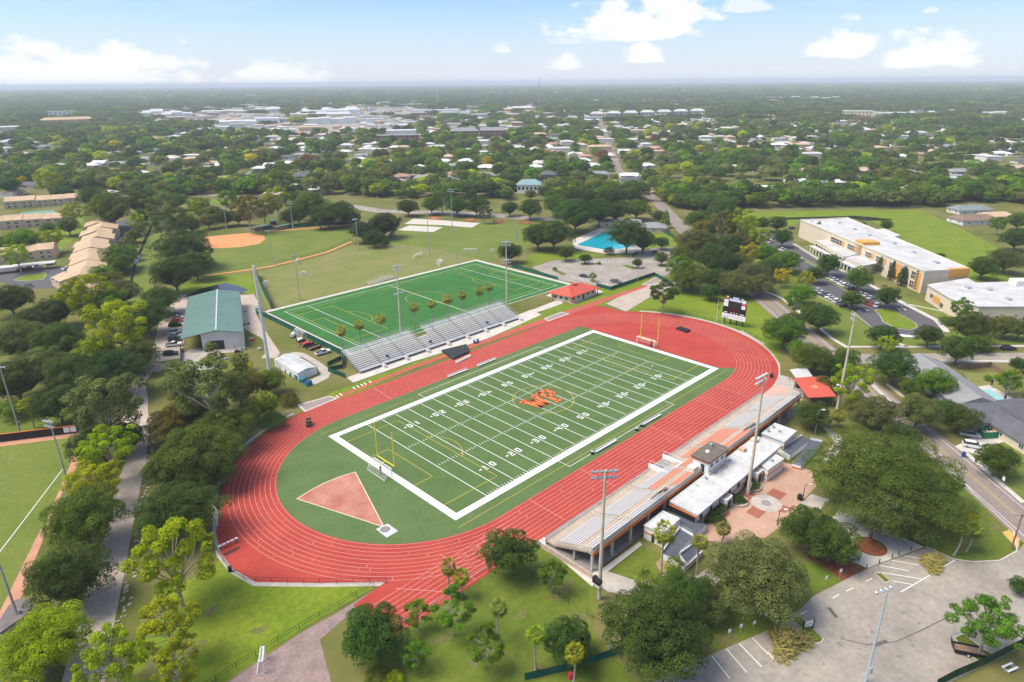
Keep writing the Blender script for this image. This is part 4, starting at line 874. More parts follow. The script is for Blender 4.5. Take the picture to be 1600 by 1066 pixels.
# ---------------------------------------------------------------- green roofed maintenance shed
A_, B_, C_, D_ = [Vector(v) for v in ((-44.1,104.72), (-61.38,116.43), (-40.37,165.63), (-23.05,154.63))]
E_, F_ = A_+(B_-A_)*.42, D_+(C_-D_)*.42
sh = thing('maintenance_shed', 'large white metal maintenance shed with a pale green pitched roof', 'shed', (*A_, 0)); os_ = (*A_, 0)
def shed_roof(mb, p, q, r_, s_, z0, z1):
    a, b, c, d = (*p, z0), (*q, z1), (*r_, z1), (*s_, z0); mb.face([a, b, c, d]); mb.face([(x, y, z-.15) for x, y, z in (d, c, b, a)]); mb.face([(*p, z0-.15), (*q, z1-.15), b, a])
    for x_ in ((a, d),): mb.face([(x_[1][0], x_[1][1], x_[1][2]-.15), (x_[0][0], x_[0][1], x_[0][2]-.15), x_[0], x_[1]])
r1 = MB(os_); shed_roof(r1, A_, E_, F_, D_, 6.2, 7.6); r1.build('roof_slope', GREENMETAL, sh)
r1 = MB(os_); shed_roof(r1, C_, F_, E_, B_, 5.2, 7.6); r1.build('roof_slope', GREENMETAL, sh)
mb = MB(os_)
for i in range(46):
    t = (i+.5)/46
    for (p, q, r_, s_, z0) in ((A_, E_, F_, D_, 6.2), (B_, E_, F_, C_, 5.2)):
        a = p+(s_-p)*t; b = q+(r_-q)*t; mb.bar((*a, z0+.03), (*b, 7.63), .10, .07)
seam = mb.build('roof_seam', GREENMETAL, sh); seam['kind'] = 'stuff'
MB(os_).bar((*E_, 7.68), (*F_, 7.68), .5, .1).build('ridge_cap', mat('pale_ridge', (.42, .52, .47)), sh)
inn = lambda p, q, t: p+(q-p)*t
w0 = inn(A_, D_, .015); w1 = inn(inn(A_, B_, .68), inn(D_, C_, .68), .015); w2 = inn(inn(A_, B_, .68), inn(D_, C_, .68), .985); w3 = inn(A_, D_, .985)
zl = 5.2+2.4*.52
mb = MB(os_); a, b, c, d = w0, w1, w2, w3; Em = inn(E_, F_, .015); Fm = inn(E_, F_, .985)
mb.face([(*b, 0), (*a, 0), (*a, 6.05), (*Em, 7.45), (*b, zl-.1)][::-1]); mb.face([(*a, 0), (*d, 0), (*d, 6.05), (*a, 6.05)]); mb.face([(*c, 0), (*b, 0), (*b, zl-.1), (*c, zl-.1)]); mb.face([(*d, 0), (*c, 0), (*c, zl-.1), (*Fm, 7.45), (*d, 6.05)])
mb.build('wall', OFFWHITE, sh)
wall_panel('roller_door', sh, os_, b, a, .16, .52, 0, 3.4, DARK)
wall_panel('side_door', sh, os_, b, a, .72, .78, 0, 2.2, CREAM)
for i in range(8):
    t = i/7; q = inn(B_, C_, .01+.98*t)+(A_-B_)*.02; MB(os_).tube((*q, 0), (*q, 5.1), .12, n=6).build('post', STEEL, sh)
mb = MB(os_)
for i in range(14):
    t0, t1 = i/14+.004, (i+1)/14-.004; p, q = a+(d-a)*t0, a+(d-a)*t1; n_ = Vector((q-p)).normalized(); n_ = Vector((n_.y, -n_.x))*.05
    MB(os_).prism([tuple(p+n_), tuple(q+n_), tuple(q), tuple(p)], .2, 6.0).build('wall_panel', OFFWHITE, sh)
fe = thing('green_fence', 'short dark green screened fence beside the shed apron', 'fence', (*(-67.09,101.64), 0)); of_ = (*(-67.09,101.64), 0)
MB(of_).bar((*(-67.44,101.25), 1.1), (*(-60.44,121.03), 1.1), .05, 2.0).build('screen', GREENMESH, fe)
for i in range(6): q = lerp((-67.44,101.25), (-60.44,121.03), i/5); MB(of_).tube((*q, 0), (*q, 2.3), .05).build('post', BLACK, fe)
ws = thing('storage_shed', 'white metal storage building with low gable roof beside the visitor bleachers', 'shed', (-41, 73, 0)); ow = (-41, 73, 0)
q = [(-44.3, 65.2), (-37.8, 65.4), (-37.6, 81.2), (-44.4, 81.0)]
mb = MB(ow).prism(q, 0, 2.6); mb.face([(*q[0], 2.6), (*q[1], 2.6), (-41.05, 65.3, 3.2)]); mb.build('wall', WHITE, ws)
add_roof(MB(ow), [q[1], q[2], q[3], q[0]], 2.62, .65, 0, .15, th=.1).build('roof', ROOFWHITE, ws)
for i in range(12): yy = 65.6+i*1.3; MB(ow).bx(-44.46, -44.36, yy, yy+1.22, .1, 2.5).build('wall_panel', WHITE, ws)
MB(ow).bx(-42.4, -39.8, 65.16, 65.24, 0, 2.3).build('roller_door', OFFWHITE, ws); MB(ow).tube((-39.2, 65.0, 0), (-39.2, 65.0, 3.0), .07).build('downpipe', STEEL, ws)
# ---------------------------------------------------------------- school
sc = thing('school_building', 'long two storey cream school building with orange panels and a pale flat roof', 'school', (230, -10, 0)); oS = (230, -10, 0)
F0, F1 = Vector((269.5, 38.3)), Vector((192.6, -48.6)); u = (F1-F0).normalized(); n_ = Vector((-u.y, u.x))
if n_.dot(Vector((1, -1))) < 0: n_ = -n_
D1, D2 = 31.0, 22.0
pl = [tuple(F0), tuple(F1), tuple(F1+n_*D2), tuple(F0+n_*(D1))]
pl = [tuple(F0), tuple(F1), (209.9, -61.6), (294.5, 20.8), (281.5, 28.9)]
MB(oS).prism(pl, 0, 10).build('wall', CREAM, sc)
c = Vector((235, -15)); ins = [tuple(c+(Vector(p)-c)*.99) for p in pl]
rf = MB(oS).prism(ins, 10, 10.03).build('roof', ROOFGREY, sc)
mb = MB(oS)
for k in range(len(pl)):
    a, b = Vector(pl[k]), Vector(pl[(k+1) % len(pl)]); mb.bar((*a, 10.2), (*b, 10.2), .5, .6)
mb.build('parapet', mat('pale_cream', (.66, .60, .50)), sc)
L0 = (F1-F0).length
def ft(p): return (Vector(p)-F0).dot(u)/L0
tt = [ft(v) for v in [(243.98,11.72),(235.89,3.31),(232.1,-0.69),(227.37,-5.57),(220.59,-13.17),(217.37,-17.24),(214.92,-20.4),(211.09,-25.09),(207.83,-29.2),(205.59,-32.1),(202.19,-36.35),(199.78,-39.44),(197.59,-42.15),(195.84,-44.43),(195.56,-44.77),(193.58,-47.33)]]
fa, fb = tuple(F0), tuple(F1)
if u.cross(n_) < 0: pass
def fpanel(nm, t0, t1, z0, z1, m, out_=.12): 
    p0 = F0+u*L0*t0-n_*out_; p1 = F0+u*L0*t1-n_*out_
    return MB(oS).prism([tuple(p0), tuple(p1), tuple(p1+n_*.3), tuple(p0+n_*.3)], z0, z1).build(nm, m, sc)
def fwin(t0, t1, z0, z1, cols=4):
    w_ = fpanel('window', t0, t1, z0, z1, GLASS); mb = MB(oS)
    for i in range(cols+1):
        p = F0+u*L0*(t0+(t1-t0)*i/cols)-n_*.14; mb.bx(p.x-.08, p.x+.08, p.y-.08, p.y+.08, z0, z1)
    for zz in (z0, (z0+z1)/2, z1): p, q = F0+u*L0*t0-n_*.14, F0+u*L0*t1-n_*.14; mb.bar((*p, zz), (*q, zz), .14, .14)
    mb.build('window_frame', CREAM, w_)
PINKP = mat('rose_panel', (.50, .30, .24)); GREENP = mat('olive_panel', (.40, .42, .20))
for i, (a, b) in enumerate(((tt[0], tt[1]), (tt[2], tt[3]), (tt[4], tt[5]), (tt[6], tt[7]))):
    fwin(a, b, 5.6, 8.2); fwin(a, b, 1.2, 3.8); fpanel('orange_panel', b+.002, b+.018, 5.6, 8.2, ORANGEWALL)
fwin(tt[8], tt[9], 1.2, 8.0, 3); fpanel('orange_panel', tt[9]+.005, tt[10]-.01, 1.0, 8.6, ORANGEWALL); fpanel('rose_panel', tt[10]-.006, tt[10]+.006, 1.0, 8.6, PINKP)
fwin(tt[10]+.01, tt[11], 5.2, 8.0, 2); fwin(tt[10]+.01, tt[11], 1.2, 4.0, 2); fwin(tt[12], tt[13], 5.0, 8.2, 2); fwin(tt[12], tt[13], 1.0, 4.0, 2); fpanel('orange_panel', tt[14], tt[15], .6, 8.6, ORANGEWALL)
for i in range(9): fpanel('window', .958, .972, 1.0+i*.95, 1.6+i*.95, GLASS)
ob_ = [(234.62,-4.56),(233.49,-7.79),(226.12,-16.98),(231.04,-13.86)]
MB(oS).prism([tuple(F0+u*L0*.515), tuple(F0+u*L0*.575), tuple(F0+u*L0*.575+n_*9), tuple(F0+u*L0*.515+n_*9)], 0, 11.6).build('stair_tower', ORANGEWALL, sc)
MB(oS).prism([(202.0, -56.0), (209.7, -61.8), (211.0, -60.2), (203.2, -54.4)], 6.7, 10.56).build('orange_panel', ORANGEWALL, sc)
for (x, y, s_) in ((240, -22, 1.6), (252, -6, 1.2), (226, -35, 1.3), (262, 5, 1.5), (212, -48, 2.0), (275, 18, 1.2)): MB(oS).box(x, y, 10.03, s_*1.5, s_, .8, .8).build('roof_unit', STEEL, rf)
def flat_block(label, poly, h, wm, rm, name='school_wing', cat='school', wins=(), org=None):
    g_ = (*poly[0], 0); o = thing(name, label, cat, g_); MB(g_).prism(poly, 0, h).build('wall', wm, o)
    c = Vector((sum(p[0] for p in poly)/len(poly), sum(p[1] for p in poly)/len(poly))); ex = [tuple(c+(Vector(p)-c)*1.015) for p in poly]
    MB(g_).prism(ex, h, h+.35).build('roof', rm, o)
    return o, g_
lw, og2 = flat_block('low cream school wing with small windows at the edge of the loop drive', [(183.93,-52.81),(168.72,-65.2),(165.01,-75.3),(176.64,-87.5),(193.19,-104.86)] + [(236.79,-100.2),(217.12,-80.84),(200.99,-66.63),(206.66,-62.55)], 6.5, CREAM, ROOFGREY)
wa, wb = (165.01,-75.3), (193.19,-104.86)
for i in range(7):
    t = .04+i*.13; ln = (Vector(wb)-Vector(wa)).length
    window(lw, og2, wa, wb, t, t+.035, 1.2, 3.0, CREAM); wall_panel('orange_panel', lw, og2, wa, wb, t+.045, t+.075, 1.0, 3.6, ORANGEWALL if i % 2 else PINKP)
wa, wb = (183.93,-52.81), (168.72,-65.2); window(lw, og2, wa, wb, .18, .30, 2.4, 4.2, CREAM); window(lw, og2, wa, wb, .62, .75, 1.0, 3.0, CREAM); wall_panel('orange_panel', lw, og2, wa, wb, .32, .60, 1.4, 4.2, ORANGEWALL)
MB(og2).box(*(209.93,-80.24), 6.85, 6, 5, 2.2, -.8).build('roof_box', OFFWHITE, lw)
for q in ((191.72,-73.1), (188.93,-66.22), (181.9,-81.45)): MB(og2).box(*q, 6.85, 2.2, 1.6, .8, .8).build('roof_unit', STEEL, lw)
e1, og3 = flat_block('white canopied entrance hall of the school with columns along the drop off drive', [(243.65,18.07),(251.22,12.29),(229.99,-10.52),(215.62,-6.9)], 4.8, CREAM, ROOFGREY, 'entrance_hall')
wa, wb = (243.65,18.07), (215.62,-6.9)
for i in range(10): wall_panel('window', e1, og3, wa, wb, .03+i*.097, .09+i*.097, .4, 3.4, DARK)
e2, og4 = flat_block('cream single storey block in front of the school beside the entrance hall', [(218.2,-5.4),(232.26,-8.55),(217.2,-22.96),(206.68,-19.73)], 4.4, CREAM, ROOFGREY, 'entrance_block')
wa, wb = (218.2,-5.4), (206.68,-19.73)
for i in range(8): wall_panel('window', e2, og4, wa, wb, .04+i*.12, .11+i*.12, .5, 3.0, DARK)
wc = thing('covered_walk', 'white covered walkway along the front of the school entrance', 'walkway', (*(224.11,1.16), 0)); og5 = (*(224.11,1.16), 0)
a, b = Vector((237.55,17.77)), Vector((203.87,-18.6)); MB(og5).bar((*a, 3.2), (*b, 3.2), 3.0, .25).build('roof', ROOFWHITE, wc)
for i in range(15):
    q = a+(b-a)*(i+.5)/15-n_*1.1; MB(og5).bx(q.x-.2, q.x+.2, q.y-.2, q.y+.2, 0, 3.1).build('column', WHITE, wc)
flat_block('white flat canopy on the far side of the school beside the bright field', [(286.26,3.44),(295.05,-0.7),(282.5,-12.98),(271.88,-11.26)], 6.2, WHITE, ROOFWHITE, 'side_canopy', 'canopy')
# ---------------------------------------------------------------- pool house, apartments, nearby houses
house('pool_house', 'cream pool house with a grey flat pitched roof behind the blue pool', 'building', (223.11,136.11), 26, 9, RAD(-52), 3.4, 1.2, CREAM, SHINGLE_GREY, .5)
house('pool_house', 'cream hip roofed pool entrance building beside the road bend', 'building', (224.06,111.5), 16, 12, RAD(-52), 3.2, 2.4, CREAM, SHINGLE_GREY, .9)
def row_building(label, pts, depth, wall_h, roof_h, nseg, wm, rm, jig=1.2, carport=None):
    a, b = Vector(pts[0]), Vector(pts[1]); u = (b-a).normalized(); n_ = Vector((-u.y, u.x)); L = (b-a).length
    g_ = (*((a+b)/2), 0); o = thing('apartment_row', label, 'apartments', g_)
    for k in range(nseg):
        s = a+u*L*k/nseg; e = a+u*(L*(k+1)/nseg-.06); j = n_*rnd.uniform(-jig, jig); h_ = wall_h+rnd.choice((0, .25, .5))
        q = [tuple(s+j), tuple(e+j), tuple(e+j+n_*depth), tuple(s+j+n_*depth)]
        MB(g_).prism(q, 0, h_).build('wall', wm, o)
        # mono roof sections pitched both ways with the ridge along the row
        add_roof(MB(g_), q, h_+.03, roof_h, 0.0, .02 if nseg > 1 else .5).build('roof_section', rm, o)
        for w_ in range(2):
            t = .2+.4*w_; window(o, g_, q[0], q[1], t, t+.18, 3.2, 4.6); window(o, g_, q[0], q[1], t, t+.18, .8, 2.2); window(o, g_, q[2], q[3], t, t+.18, 3.2, 4.6)
    return o
row_building('long tan shingled apartment row running back beside the dark car park', ((-56.5, 228), (-8.5, 372)), 17, 5.0, 2.4, 10, TANWALL, SHINGLE_TAN, 1.6)
row_building('low tan end wing of the apartment row beside the yellow green trees', ((-58, 205), (-60, 250)), 12, 3.6, 1.8, 3, TANWALL, SHINGLE_TAN, 1.0)
row_building('tan apartment block behind the white carport at the left edge', ((-97.8,324.25), (-58.05,309.62)), 13, 5.0, 2.4, 5, TANWALL, SHINGLE_TAN, .6)
row_building('tan apartment block with dark brown entrances in the middle row on the left', ((-83.81,434.99), (-30.76,414.06)), 15, 5.2, 2.6, 5, TANWALL, SHINGLE_TAN, .5)
row_building('tan apartment block behind the green tennis court', ((-46.07,521.15), (10.54,497.64)), 15, 5.2, 2.6, 6, TANWALL, SHINGLE_TAN, .5)
sheet('tennis_court', [(-47.27,472.6),(-40.13,494.7),(-20.58,489.19),(-23.35,468.7)], .03, mat('court_green', (.14, .30, .23)))
cpk = thing('carport', 'long white flat carport roof over parked cars at the left edge', 'carport', (*(-79.46,301.05), 0)); o6 = (*(-79.46,301.05), 0)
MB(o6).bar((*(-95.25,298.07), 3.0), (*(-62.77,287.56), 3.0), 6.0, .25).build('roof', ROOFWHITE, cpk)
for i in range(10): q = lerp((-95.25,303.39), (-62.4,292.34), i/9); MB(o6).tube((*q, 0), (*q, 2.95), .08).build('post', WHITE, cpk)
h1, q1, g1 = house('bungalow', 'long grey bungalow with a gable end beside a pale swimming pool', 'house', tuple((Vector((98.45,-75.07))+Vector((80.8,-91.52)))/2), 31, 12, math.atan2(*(Vector((80.8,-91.52))-Vector((98.45,-75.07))).yx), 3.0, 2.4, mat('grey_siding', (.42, .45, .46)), SHINGLE_GREY, .0, over=.8)
house('bungalow', 'cream bungalow with charcoal shingle roof beside the dumpster driveway', 'house', (77.36,-98.82), 24, 11, RAD(-38), 3.0, 2.2, CREAM, SHINGLE_DARK, 0.0)
house('bungalow', 'cream wing with charcoal roof running off the right edge by the round driveway', 'house', (69.94,-104.73), 20, 10, RAD(-128), 2.8, 2.1, CREAM, SHINGLE_DARK, 0.0)
house('bungalow', 'brown roofed bungalow at the fence of the bright school field', 'house', (387.35,-26.81), 26, 15, RAD(-40), 3.0, 2.6, OFFWHITE, mat('brown_shingle', (.22, .15, .11), n=3, amt=.12), .7)
house('bungalow', 'bungalow with a weathered teal roof behind the brown roofed one', 'house', (425.26,-16.01), 24, 13, RAD(-40), 3.0, 2.6, OFFWHITE, mat('teal_shingle', (.20, .235, .225), n=3, amt=.15), .5)
house('bungalow', 'pale roofed bungalow beside the right end of the bright field', 'house', (409.6,-34.51), 18, 11, RAD(-40), 3.0, 2.2, OFFWHITE, SHINGLE_TAN, .5)
dg = thing('dugout', 'grey roofed dugout beside the warning track in the lower left corner', 'dugout', (*(-129.2,9.95), 0)); o7 = (*(-129.2,9.95), 0)
q = [(-133.29,3.97),(-130.3,8.9),(-128.92,9.72),(-127.02,8.01),(-128.11,4.3),(-132.67,2.34)]; MB(o7).prism([(-133.14,3.82),(-130.2,8.37),(-127.52,7.4),(-128.43,4.62),(-132.61,2.68)], 0, 2.5).build('wall', CONC, dg); MB(o7).prism(q, 2.5, 2.75).build('roof', mat('grey_brown_roof', (.17, .15, .14), n=2, amt=.2), dg)
c = (63.75,299.35); tbx = thing('scorers_tower', 'small green roofed scorers hut on orange base behind the softball field', 'hut', (*c, 0)); o8 = (*c, 0)
MB(o8).box(c[0], c[1], 0, 3.2, 3.2, 2.6, .6).build('wall', mat('faded_orange', (.42, .17, .07)), tbx); MB(o8).box(c[0], c[1], 2.6, 2.9, 2.9, 2.2, .6).build('upper_wall', DARK, tbx); add_roof(MB(o8), [(c[0]-1.9, c[1]-1.9), (c[0]+1.9, c[1]-1.9), (c[0]+1.9, c[1]+1.9), (c[0]-1.9, c[1]+1.9)], 4.8, 1.2, .9).build('roof', GREENMETAL, tbx)
for dx, q in ((-20, (55.08,299.73)), (14, (66.34,292.04))): t_ = thing('dugout', 'low green roofed dugout on the %s side of the softball tower' % ('far' if dx > 0 else 'clay'), 'dugout', (*q, 0)); MB((*q, 0)).box(q[0], q[1], 0, 12, 3, 2.2, RAD(10)).build('wall', mat('dugout_wall', (.30, .22, .15)), t_); MB((*q, 0)).box(q[0], q[1], 2.2, 13, 4, .2, RAD(10)).build('roof', GREENMETAL, t_)


# ================================================================== POLES, GOALS, SCOREBOARD
LAMPW = mat('lamp_glass', (.72, .74, .78), rough=.25, spec=.5)
LAMPB = mat('lamp_housing', (.34, .36, .38), rough=.4, metal=.5)
def floodlight(label, base, face, pole_m=POLECONC, r0=.42, rows=((0, 5, 2),), aim=14.0, group='floodlight poles', taper=.18, arm=.75):
    """base = (x, y, height); face = direction (radians) the lamps point to; rows = (drop from the top, lamps per row, rows)"""
    x, y, h = base; o = thing('floodlight_pole', label, 'floodlight', (x, y, 0), face, group)
    MB().tube((0, 0, 0), (0, 0, h), r0, taper, n=10).build('pole', pole_m, o)
    for drop, n, nr in rows:
        for r_ in range(nr):
            z = h-drop-r_*1.25-.2; w = (n-1)*arm
            MB().bx(.12, .26, -w/2-.25, w/2+.25, z-.06, z+.06).build('crossarm', STEEL, o)
            for i in range(n):
                yy = -w/2+i*arm; mb = MB(); a = RAD(aim+22)
                d = Vector((math.cos(a), 0, -math.sin(a))); p = Vector((.3, yy, z+.05))
                mb.tube(p, p+d*.30, .14, .34, n=8, m=1); mb.tube(p+d*.30, p+d*.36, .34, .34, n=8, m=0)
                mb.build('lamp', [LAMPW, LAMPB], o)
    if h > 16: MB().bx(-.55, -.15, -.3, .3, 2.2, 3.4).build('control_box', STEEL, o)
    return o
toc = lambda b, c=(0, 0): math.atan2(c[1]-b[1], c[0]-b[0])
def FL(label, b, c=(0, 0), **k): return floodlight(label, b, toc(b, c), **k)
FL('pale concrete floodlight pole at the near end of the grandstand with blue white lamps', (-53.29,-62.72,27.3), rows=((.2, 6, 2),), arm=.8)
FL('tall pale concrete floodlight pole rising from the plaza edge by the concession building', (-3.5, -66.6, 30.0), rows=((.2, 6, 2),), arm=.8)
FL('tall leaning pale floodlight pole beyond the red canopy next to the yellow tree', (53.82,-65.07,29.13), rows=((.2, 4, 2),))
FL('floodlight pole behind the visitor bleachers with two lamp banks in front of the palms', (2.31,74.24,27.62), rows=((.2, 6, 2), (10.5, 6, 1)))
FL('floodlight pole at the field house end of the visitor bleachers with two lamp banks', (51.25,67.48,29.2), rows=((.2, 5, 2), (7.5, 5, 2)))
FL('very tall thick pale pole beside the white storage shed with a lamp bank partway up', (-46.78,80.58,35.47), (30, 100), pole_m=mat('pale_steel_pole', (.60, .63, .65), n=3, amt=.1), r0=.62, taper=.36, rows=((13.8, 6, 2),))
for lab, b, c, r_ in (
    ('grey light pole on the practice grass left of the turf', (-2.59,141.69,21.43), (0, 150), ((.1, 3, 2),)),
    ('grey light pole on the clay edge of the softball outfield', (18.2,208.61,18.28), (60, 260), ((.1, 6, 1),)),
    ('grey light pole in front of the round dark oaks by the softball field', (67.23,204.03,17.86), (60, 260), ((.1, 5, 1),)),
    ('tallest grey light pole beyond the white concrete pads', (132.68,198.82,27.74), (100, 170), ((.1, 6, 2),)),
    ('light pole with two tilted lamps left of the oak by the pool', (147.2,156.64,18.01), (100, 170), ((.1, 3, 2),)),
    ('grey light pole at the far corner edge of the practice turf', (85.09,139.42,18.51), (40, 100), ((.1, 3, 1),)),
    ('thin bare looking light pole behind the parked soccer goals', (84.81,161.54,24.99), (60, 120), ((.1, 2, 1),)),
    ('light pole behind the softball clay with its lamps over the trees', (38.07,312.23,16.08), (60, 250), ((.1, 5, 2),)),
    ('light pole on the far foul line of the softball field', (70.46,286.09,18.26), (60, 250), ((.1, 5, 2),)),
    ('light pole at the far left of the practice field beyond the oaks', (150.4,306.1,9.53), (120, 250), ((.1, 2, 1),)),
    ('grey light pole behind the black outfield wall at the left edge', (-114.72,88.56,20.21), (-160, 40), ((.1, 5, 1),)),
    ('grey light pole with white lamp cluster beside the ball field warning track', (-112.82,44.42,20), (-160, 20), ((.1, 4, 2),)),
    ('grey light pole rising beside the grey dugout in the lower left corner', (-129.71,5.51,18.21), (-170, 20), ((.1, 3, 2),)),
    ('short light pole among the trees behind the softball backstop', (64.08,380.91,9.41), (60, 250), ((.1, 3, 1),)),
    ('short light pole behind the softball scorers tower', (92.99,357.05,11.34), (60, 250), ((.1, 3, 1),)),
): FL(lab, b, c, pole_m=STEEL, r0=.26, taper=.12, rows=r_)
FL('light grey parking lot lamp pole with four oval lamps at the bottom edge', (-38.39,-103.81,18.24), (-20, -60), pole_m=mat('blue_grey_pole', (.42, .50, .56), rough=.4), r0=.20, taper=.10, rows=((.1, 4, 1),), arm=.95)
# street lamps, power poles, flag poles
def lamp_post(label, b, m=STEEL, double=False, group='lamp posts'):
    x, y, h = b; o = thing('lamp_post', label, 'lamp post', (x, y, 0), RAD(-45), group); MB().tube((0, 0, 0), (0, 0, h), .11, .06, n=8).build('pole', m, o)
    for s in ((-1, 1) if double else (1,)):
        MB().tube((0, 0, h), (s*1.0, 0, h+.1), .05).build('arm', m, o); MB().bx(min(s*.8, s*1.6), max(s*.8, s*1.6), -.2, .2, h+.02, h+.2).build('lamp', LAMPW, o)
    return o
for lab, b, d in (('lamp post at the back corner of the pool parking lot', (129.73,103.58,7.25), 0), ('double lamp post in the middle of the pool parking lot', (145.76,73.05,6.4), 1), ('lamp post in front of the field house end of the pool lot', (122.23,51.81,7.14), 0), ('lamp post beside the right island of the pool lot', (154.42,58.29,7), 0),
    ('white lamp post on the loop island of the school drive', (144.6,-54.03,8.09), 0), ('lamp post at the far end of the school car park', (235.73,42.11,12.18), 0), ('lamp post by the first row of school cars', (221.47,19.95,5.6), 0), ('pair lamp post near the school drop off', (227.51,17.66,4.23), 0), ('lamp post in front of the school entrance block', (202.3,-13.5,4.79), 0),
    ('black lantern post on the plaza beside the dark trees', (-9.5,-76.42,3.74), 0), ('black lantern post on the plaza by the big oak', (2.93,-76.52,4.06), 0), ('grey lamp post beside the far ramp', (34.87,-66.34,7.27), 0)):
    lamp_post(lab, b, BLACK if 'black' in lab else STEEL, bool(d))
def utility_pole(label, b, arms=1):
    x, y, h = b; o = thing('utility_pole', label, 'utility pole', (x, y, 0), RAD(30), 'wooden utility poles'); MB().tube((0, 0, 0), (0, 0, h), .19, .12, n=8).build('pole', BROWNWOOD, o)
    for i in range(arms): MB().bx(-.06, .06, -1.2, 1.2, h-.6-i*.8, h-.45-i*.8).build('crossarm', BROWNWOOD, o)
    MB().tube((0, 0, h-1.2), (1.6, 0, h-.9), .05).build('lamp_arm', STEEL, o)
utility_pole('brown utility pole on the corner lawn beside the yellow crossing', (15.61,-113.32,8.47))
utility_pole('utility pole beside the oak at the back of the pool lawn', (180.25,139.39,10.27)); utility_pole('utility pole by the road near the pool house', (230.17,75.15,15.75)); utility_pole('utility pole near the main road in front of the dark oak', (200.53,136.9,6.51))
fp = thing('flag_pole', 'white flag pole with limp flag left of the scoreboard', 'flag pole', (*(97.52,-2.67,9.22)[:2], 0)); hf = (97.52,-2.67,9.22)[2]
MB().tube((0, 0, 0), (0, 0, hf), .08, .05, n=6).build('pole', WHITE, fp); MB().prism([(0, .05), (.9, -.3), (.9, -.22), (0, .12)], hf*.55, hf*.74).build('flag', mat('faded_flag', (.45, .40, .38), n=.3, amt=.4), fp)
# goalposts
def goalpost(label, x, s):
    o = thing('goalpost', label, 'goalpost', (x, .6, 0), 0 if s > 0 else math.pi, 'yellow football goalposts'); MB().tube((0, 0, 0), (0, 0, 2.2), .24, n=10).build('base_pad', BLACK, o)
    mb = MB().tube((0, 0, 2.2), (.05, 0, 3.0), .09, n=8).tube((.05, 0, 3.0), (1.7, 0, 3.1), .09, n=8); mb.build('gooseneck', YELLOWP, o)
    MB().tube((1.7, -3.56, 3.05), (1.7, 3.56, 3.05), .12, n=8).build('crossbar', YELLOWP, o)
    for yy in (-3.56, 3.56): MB().tube((1.7, yy, 3.05), (1.7, yy, 12.2), .13, n=8).build('upright', YELLOWP, o)
goalpost('yellow football goalpost at the near left end zone above the shot put sector', -57.5, 1); goalpost('yellow football goalpost at the far end on the red apron', 57.5, -1)
def soccer_goal(label, p, rz, w=7.3, h=2.4, d=2.2, tip=0, m=WHITE):
    o = thing('soccer_goal', label, 'soccer goal', (*p, 0), rz, 'soccer goals'); r = .11
    mb = MB(); mb.tube((0, -w/2, 0), (0, -w/2, h), r).tube((0, w/2, 0), (0, w/2, h), r).tube((0, -w/2, h), (0, w/2, h), r); mb.build('front_frame', m, o)
    mb = MB()
    for s in (-w/2, w/2): mb.tube((0, s, h), (-d*.45, s, h), .06).tube((-d*.45, s, h), (-d, s, 0), .06).tube((-d, s, 0), (0, s, 0), .06)
    mb.tube((-d, -w/2, .05), (-d, w/2, .05), .06).tube((-d*.45, -w/2, h), (-d*.45, w/2, h), .06); mb.build('rear_frame', m, o)
    mb = MB()
    for i in range(25): y = -w/2+w*i/24; mb.bar((-.02, y, h), (-d*.45, y, h), .022, .022).bar((-d*.45, y, h), (-d, y, .05), .022, .022)
    for i in range(9): t = i/8; mb.bar((-d*.45-d*.55*t, -w/2, h*(1-t)), (-d*.45-d*.55*t, w/2, h*(1-t)), .022, .022)
    for s in (-w/2, w/2):
        for i in range(6): t = i/5; mb.bar((-d*t, s, 0), (-d*t*.45 if t < 1 else -d*.45, s, h), .02, .02)
    n_ = mb.build('net', NETM, o); n_['kind'] = 'stuff'
    if tip: o.rotation_euler = (0, RAD(tip), rz)
    return o
soccer_goal('white soccer goal with net on the near end line below the goalpost', (-56.4, 1.2), 0); soccer_goal('white soccer goal on the red apron at the far end', (57.6, 3.2), math.pi)
soccer_goal('white soccer goal standing behind the near end line of the practice turf', (-23.64,101.29), RAD(0), 6.5)
soccer_goal('wide white soccer goal at the softball outfield edge', (28.59,201.41), RAD(-35), 6.5, d=1.4); soccer_goal('white goal lying folded on the grass by the fence line', (80.26,166.38), RAD(-70), 6.5, d=1.6, tip=35); soccer_goal('low white goal with green net near the far corner of the turf', (79.8,145.04), RAD(-20), 5)
soccer_goal('white soccer goal facing the camera on the drill grass', (105.86,151.74), RAD(-135), 7); soccer_goal('small white practice goal right of the drill grass goal', (115.39,143.73), RAD(-135), 2, 2, 1); soccer_goal('small square white goal frame on the practice grass', (18.81,177.44), RAD(-135), 2, 2, 1)
soccer_goal('white netted goal behind the tall thick pole', (-3.18,171.94), RAD(-60), 3, 3, 1.5); soccer_goal('rusty white goal frame at the tree edge beside the track bend', (-73.6,39.83), RAD(-25), 5, 2.4, 1.8, m=mat('rusty_white', (.62, .52, .46), n=.5, amt=.3))
soccer_goal('white goal frame with net on the brown gravel by the fence', (-103.37,-33.34), RAD(-30), 3.0, 2.6, 1.2)
# scoreboard
sb = thing('scoreboard', 'black and white scoreboard on four dark posts beyond the red track bend', 'scoreboard', (98.6, -9.2, 0), RAD(184))
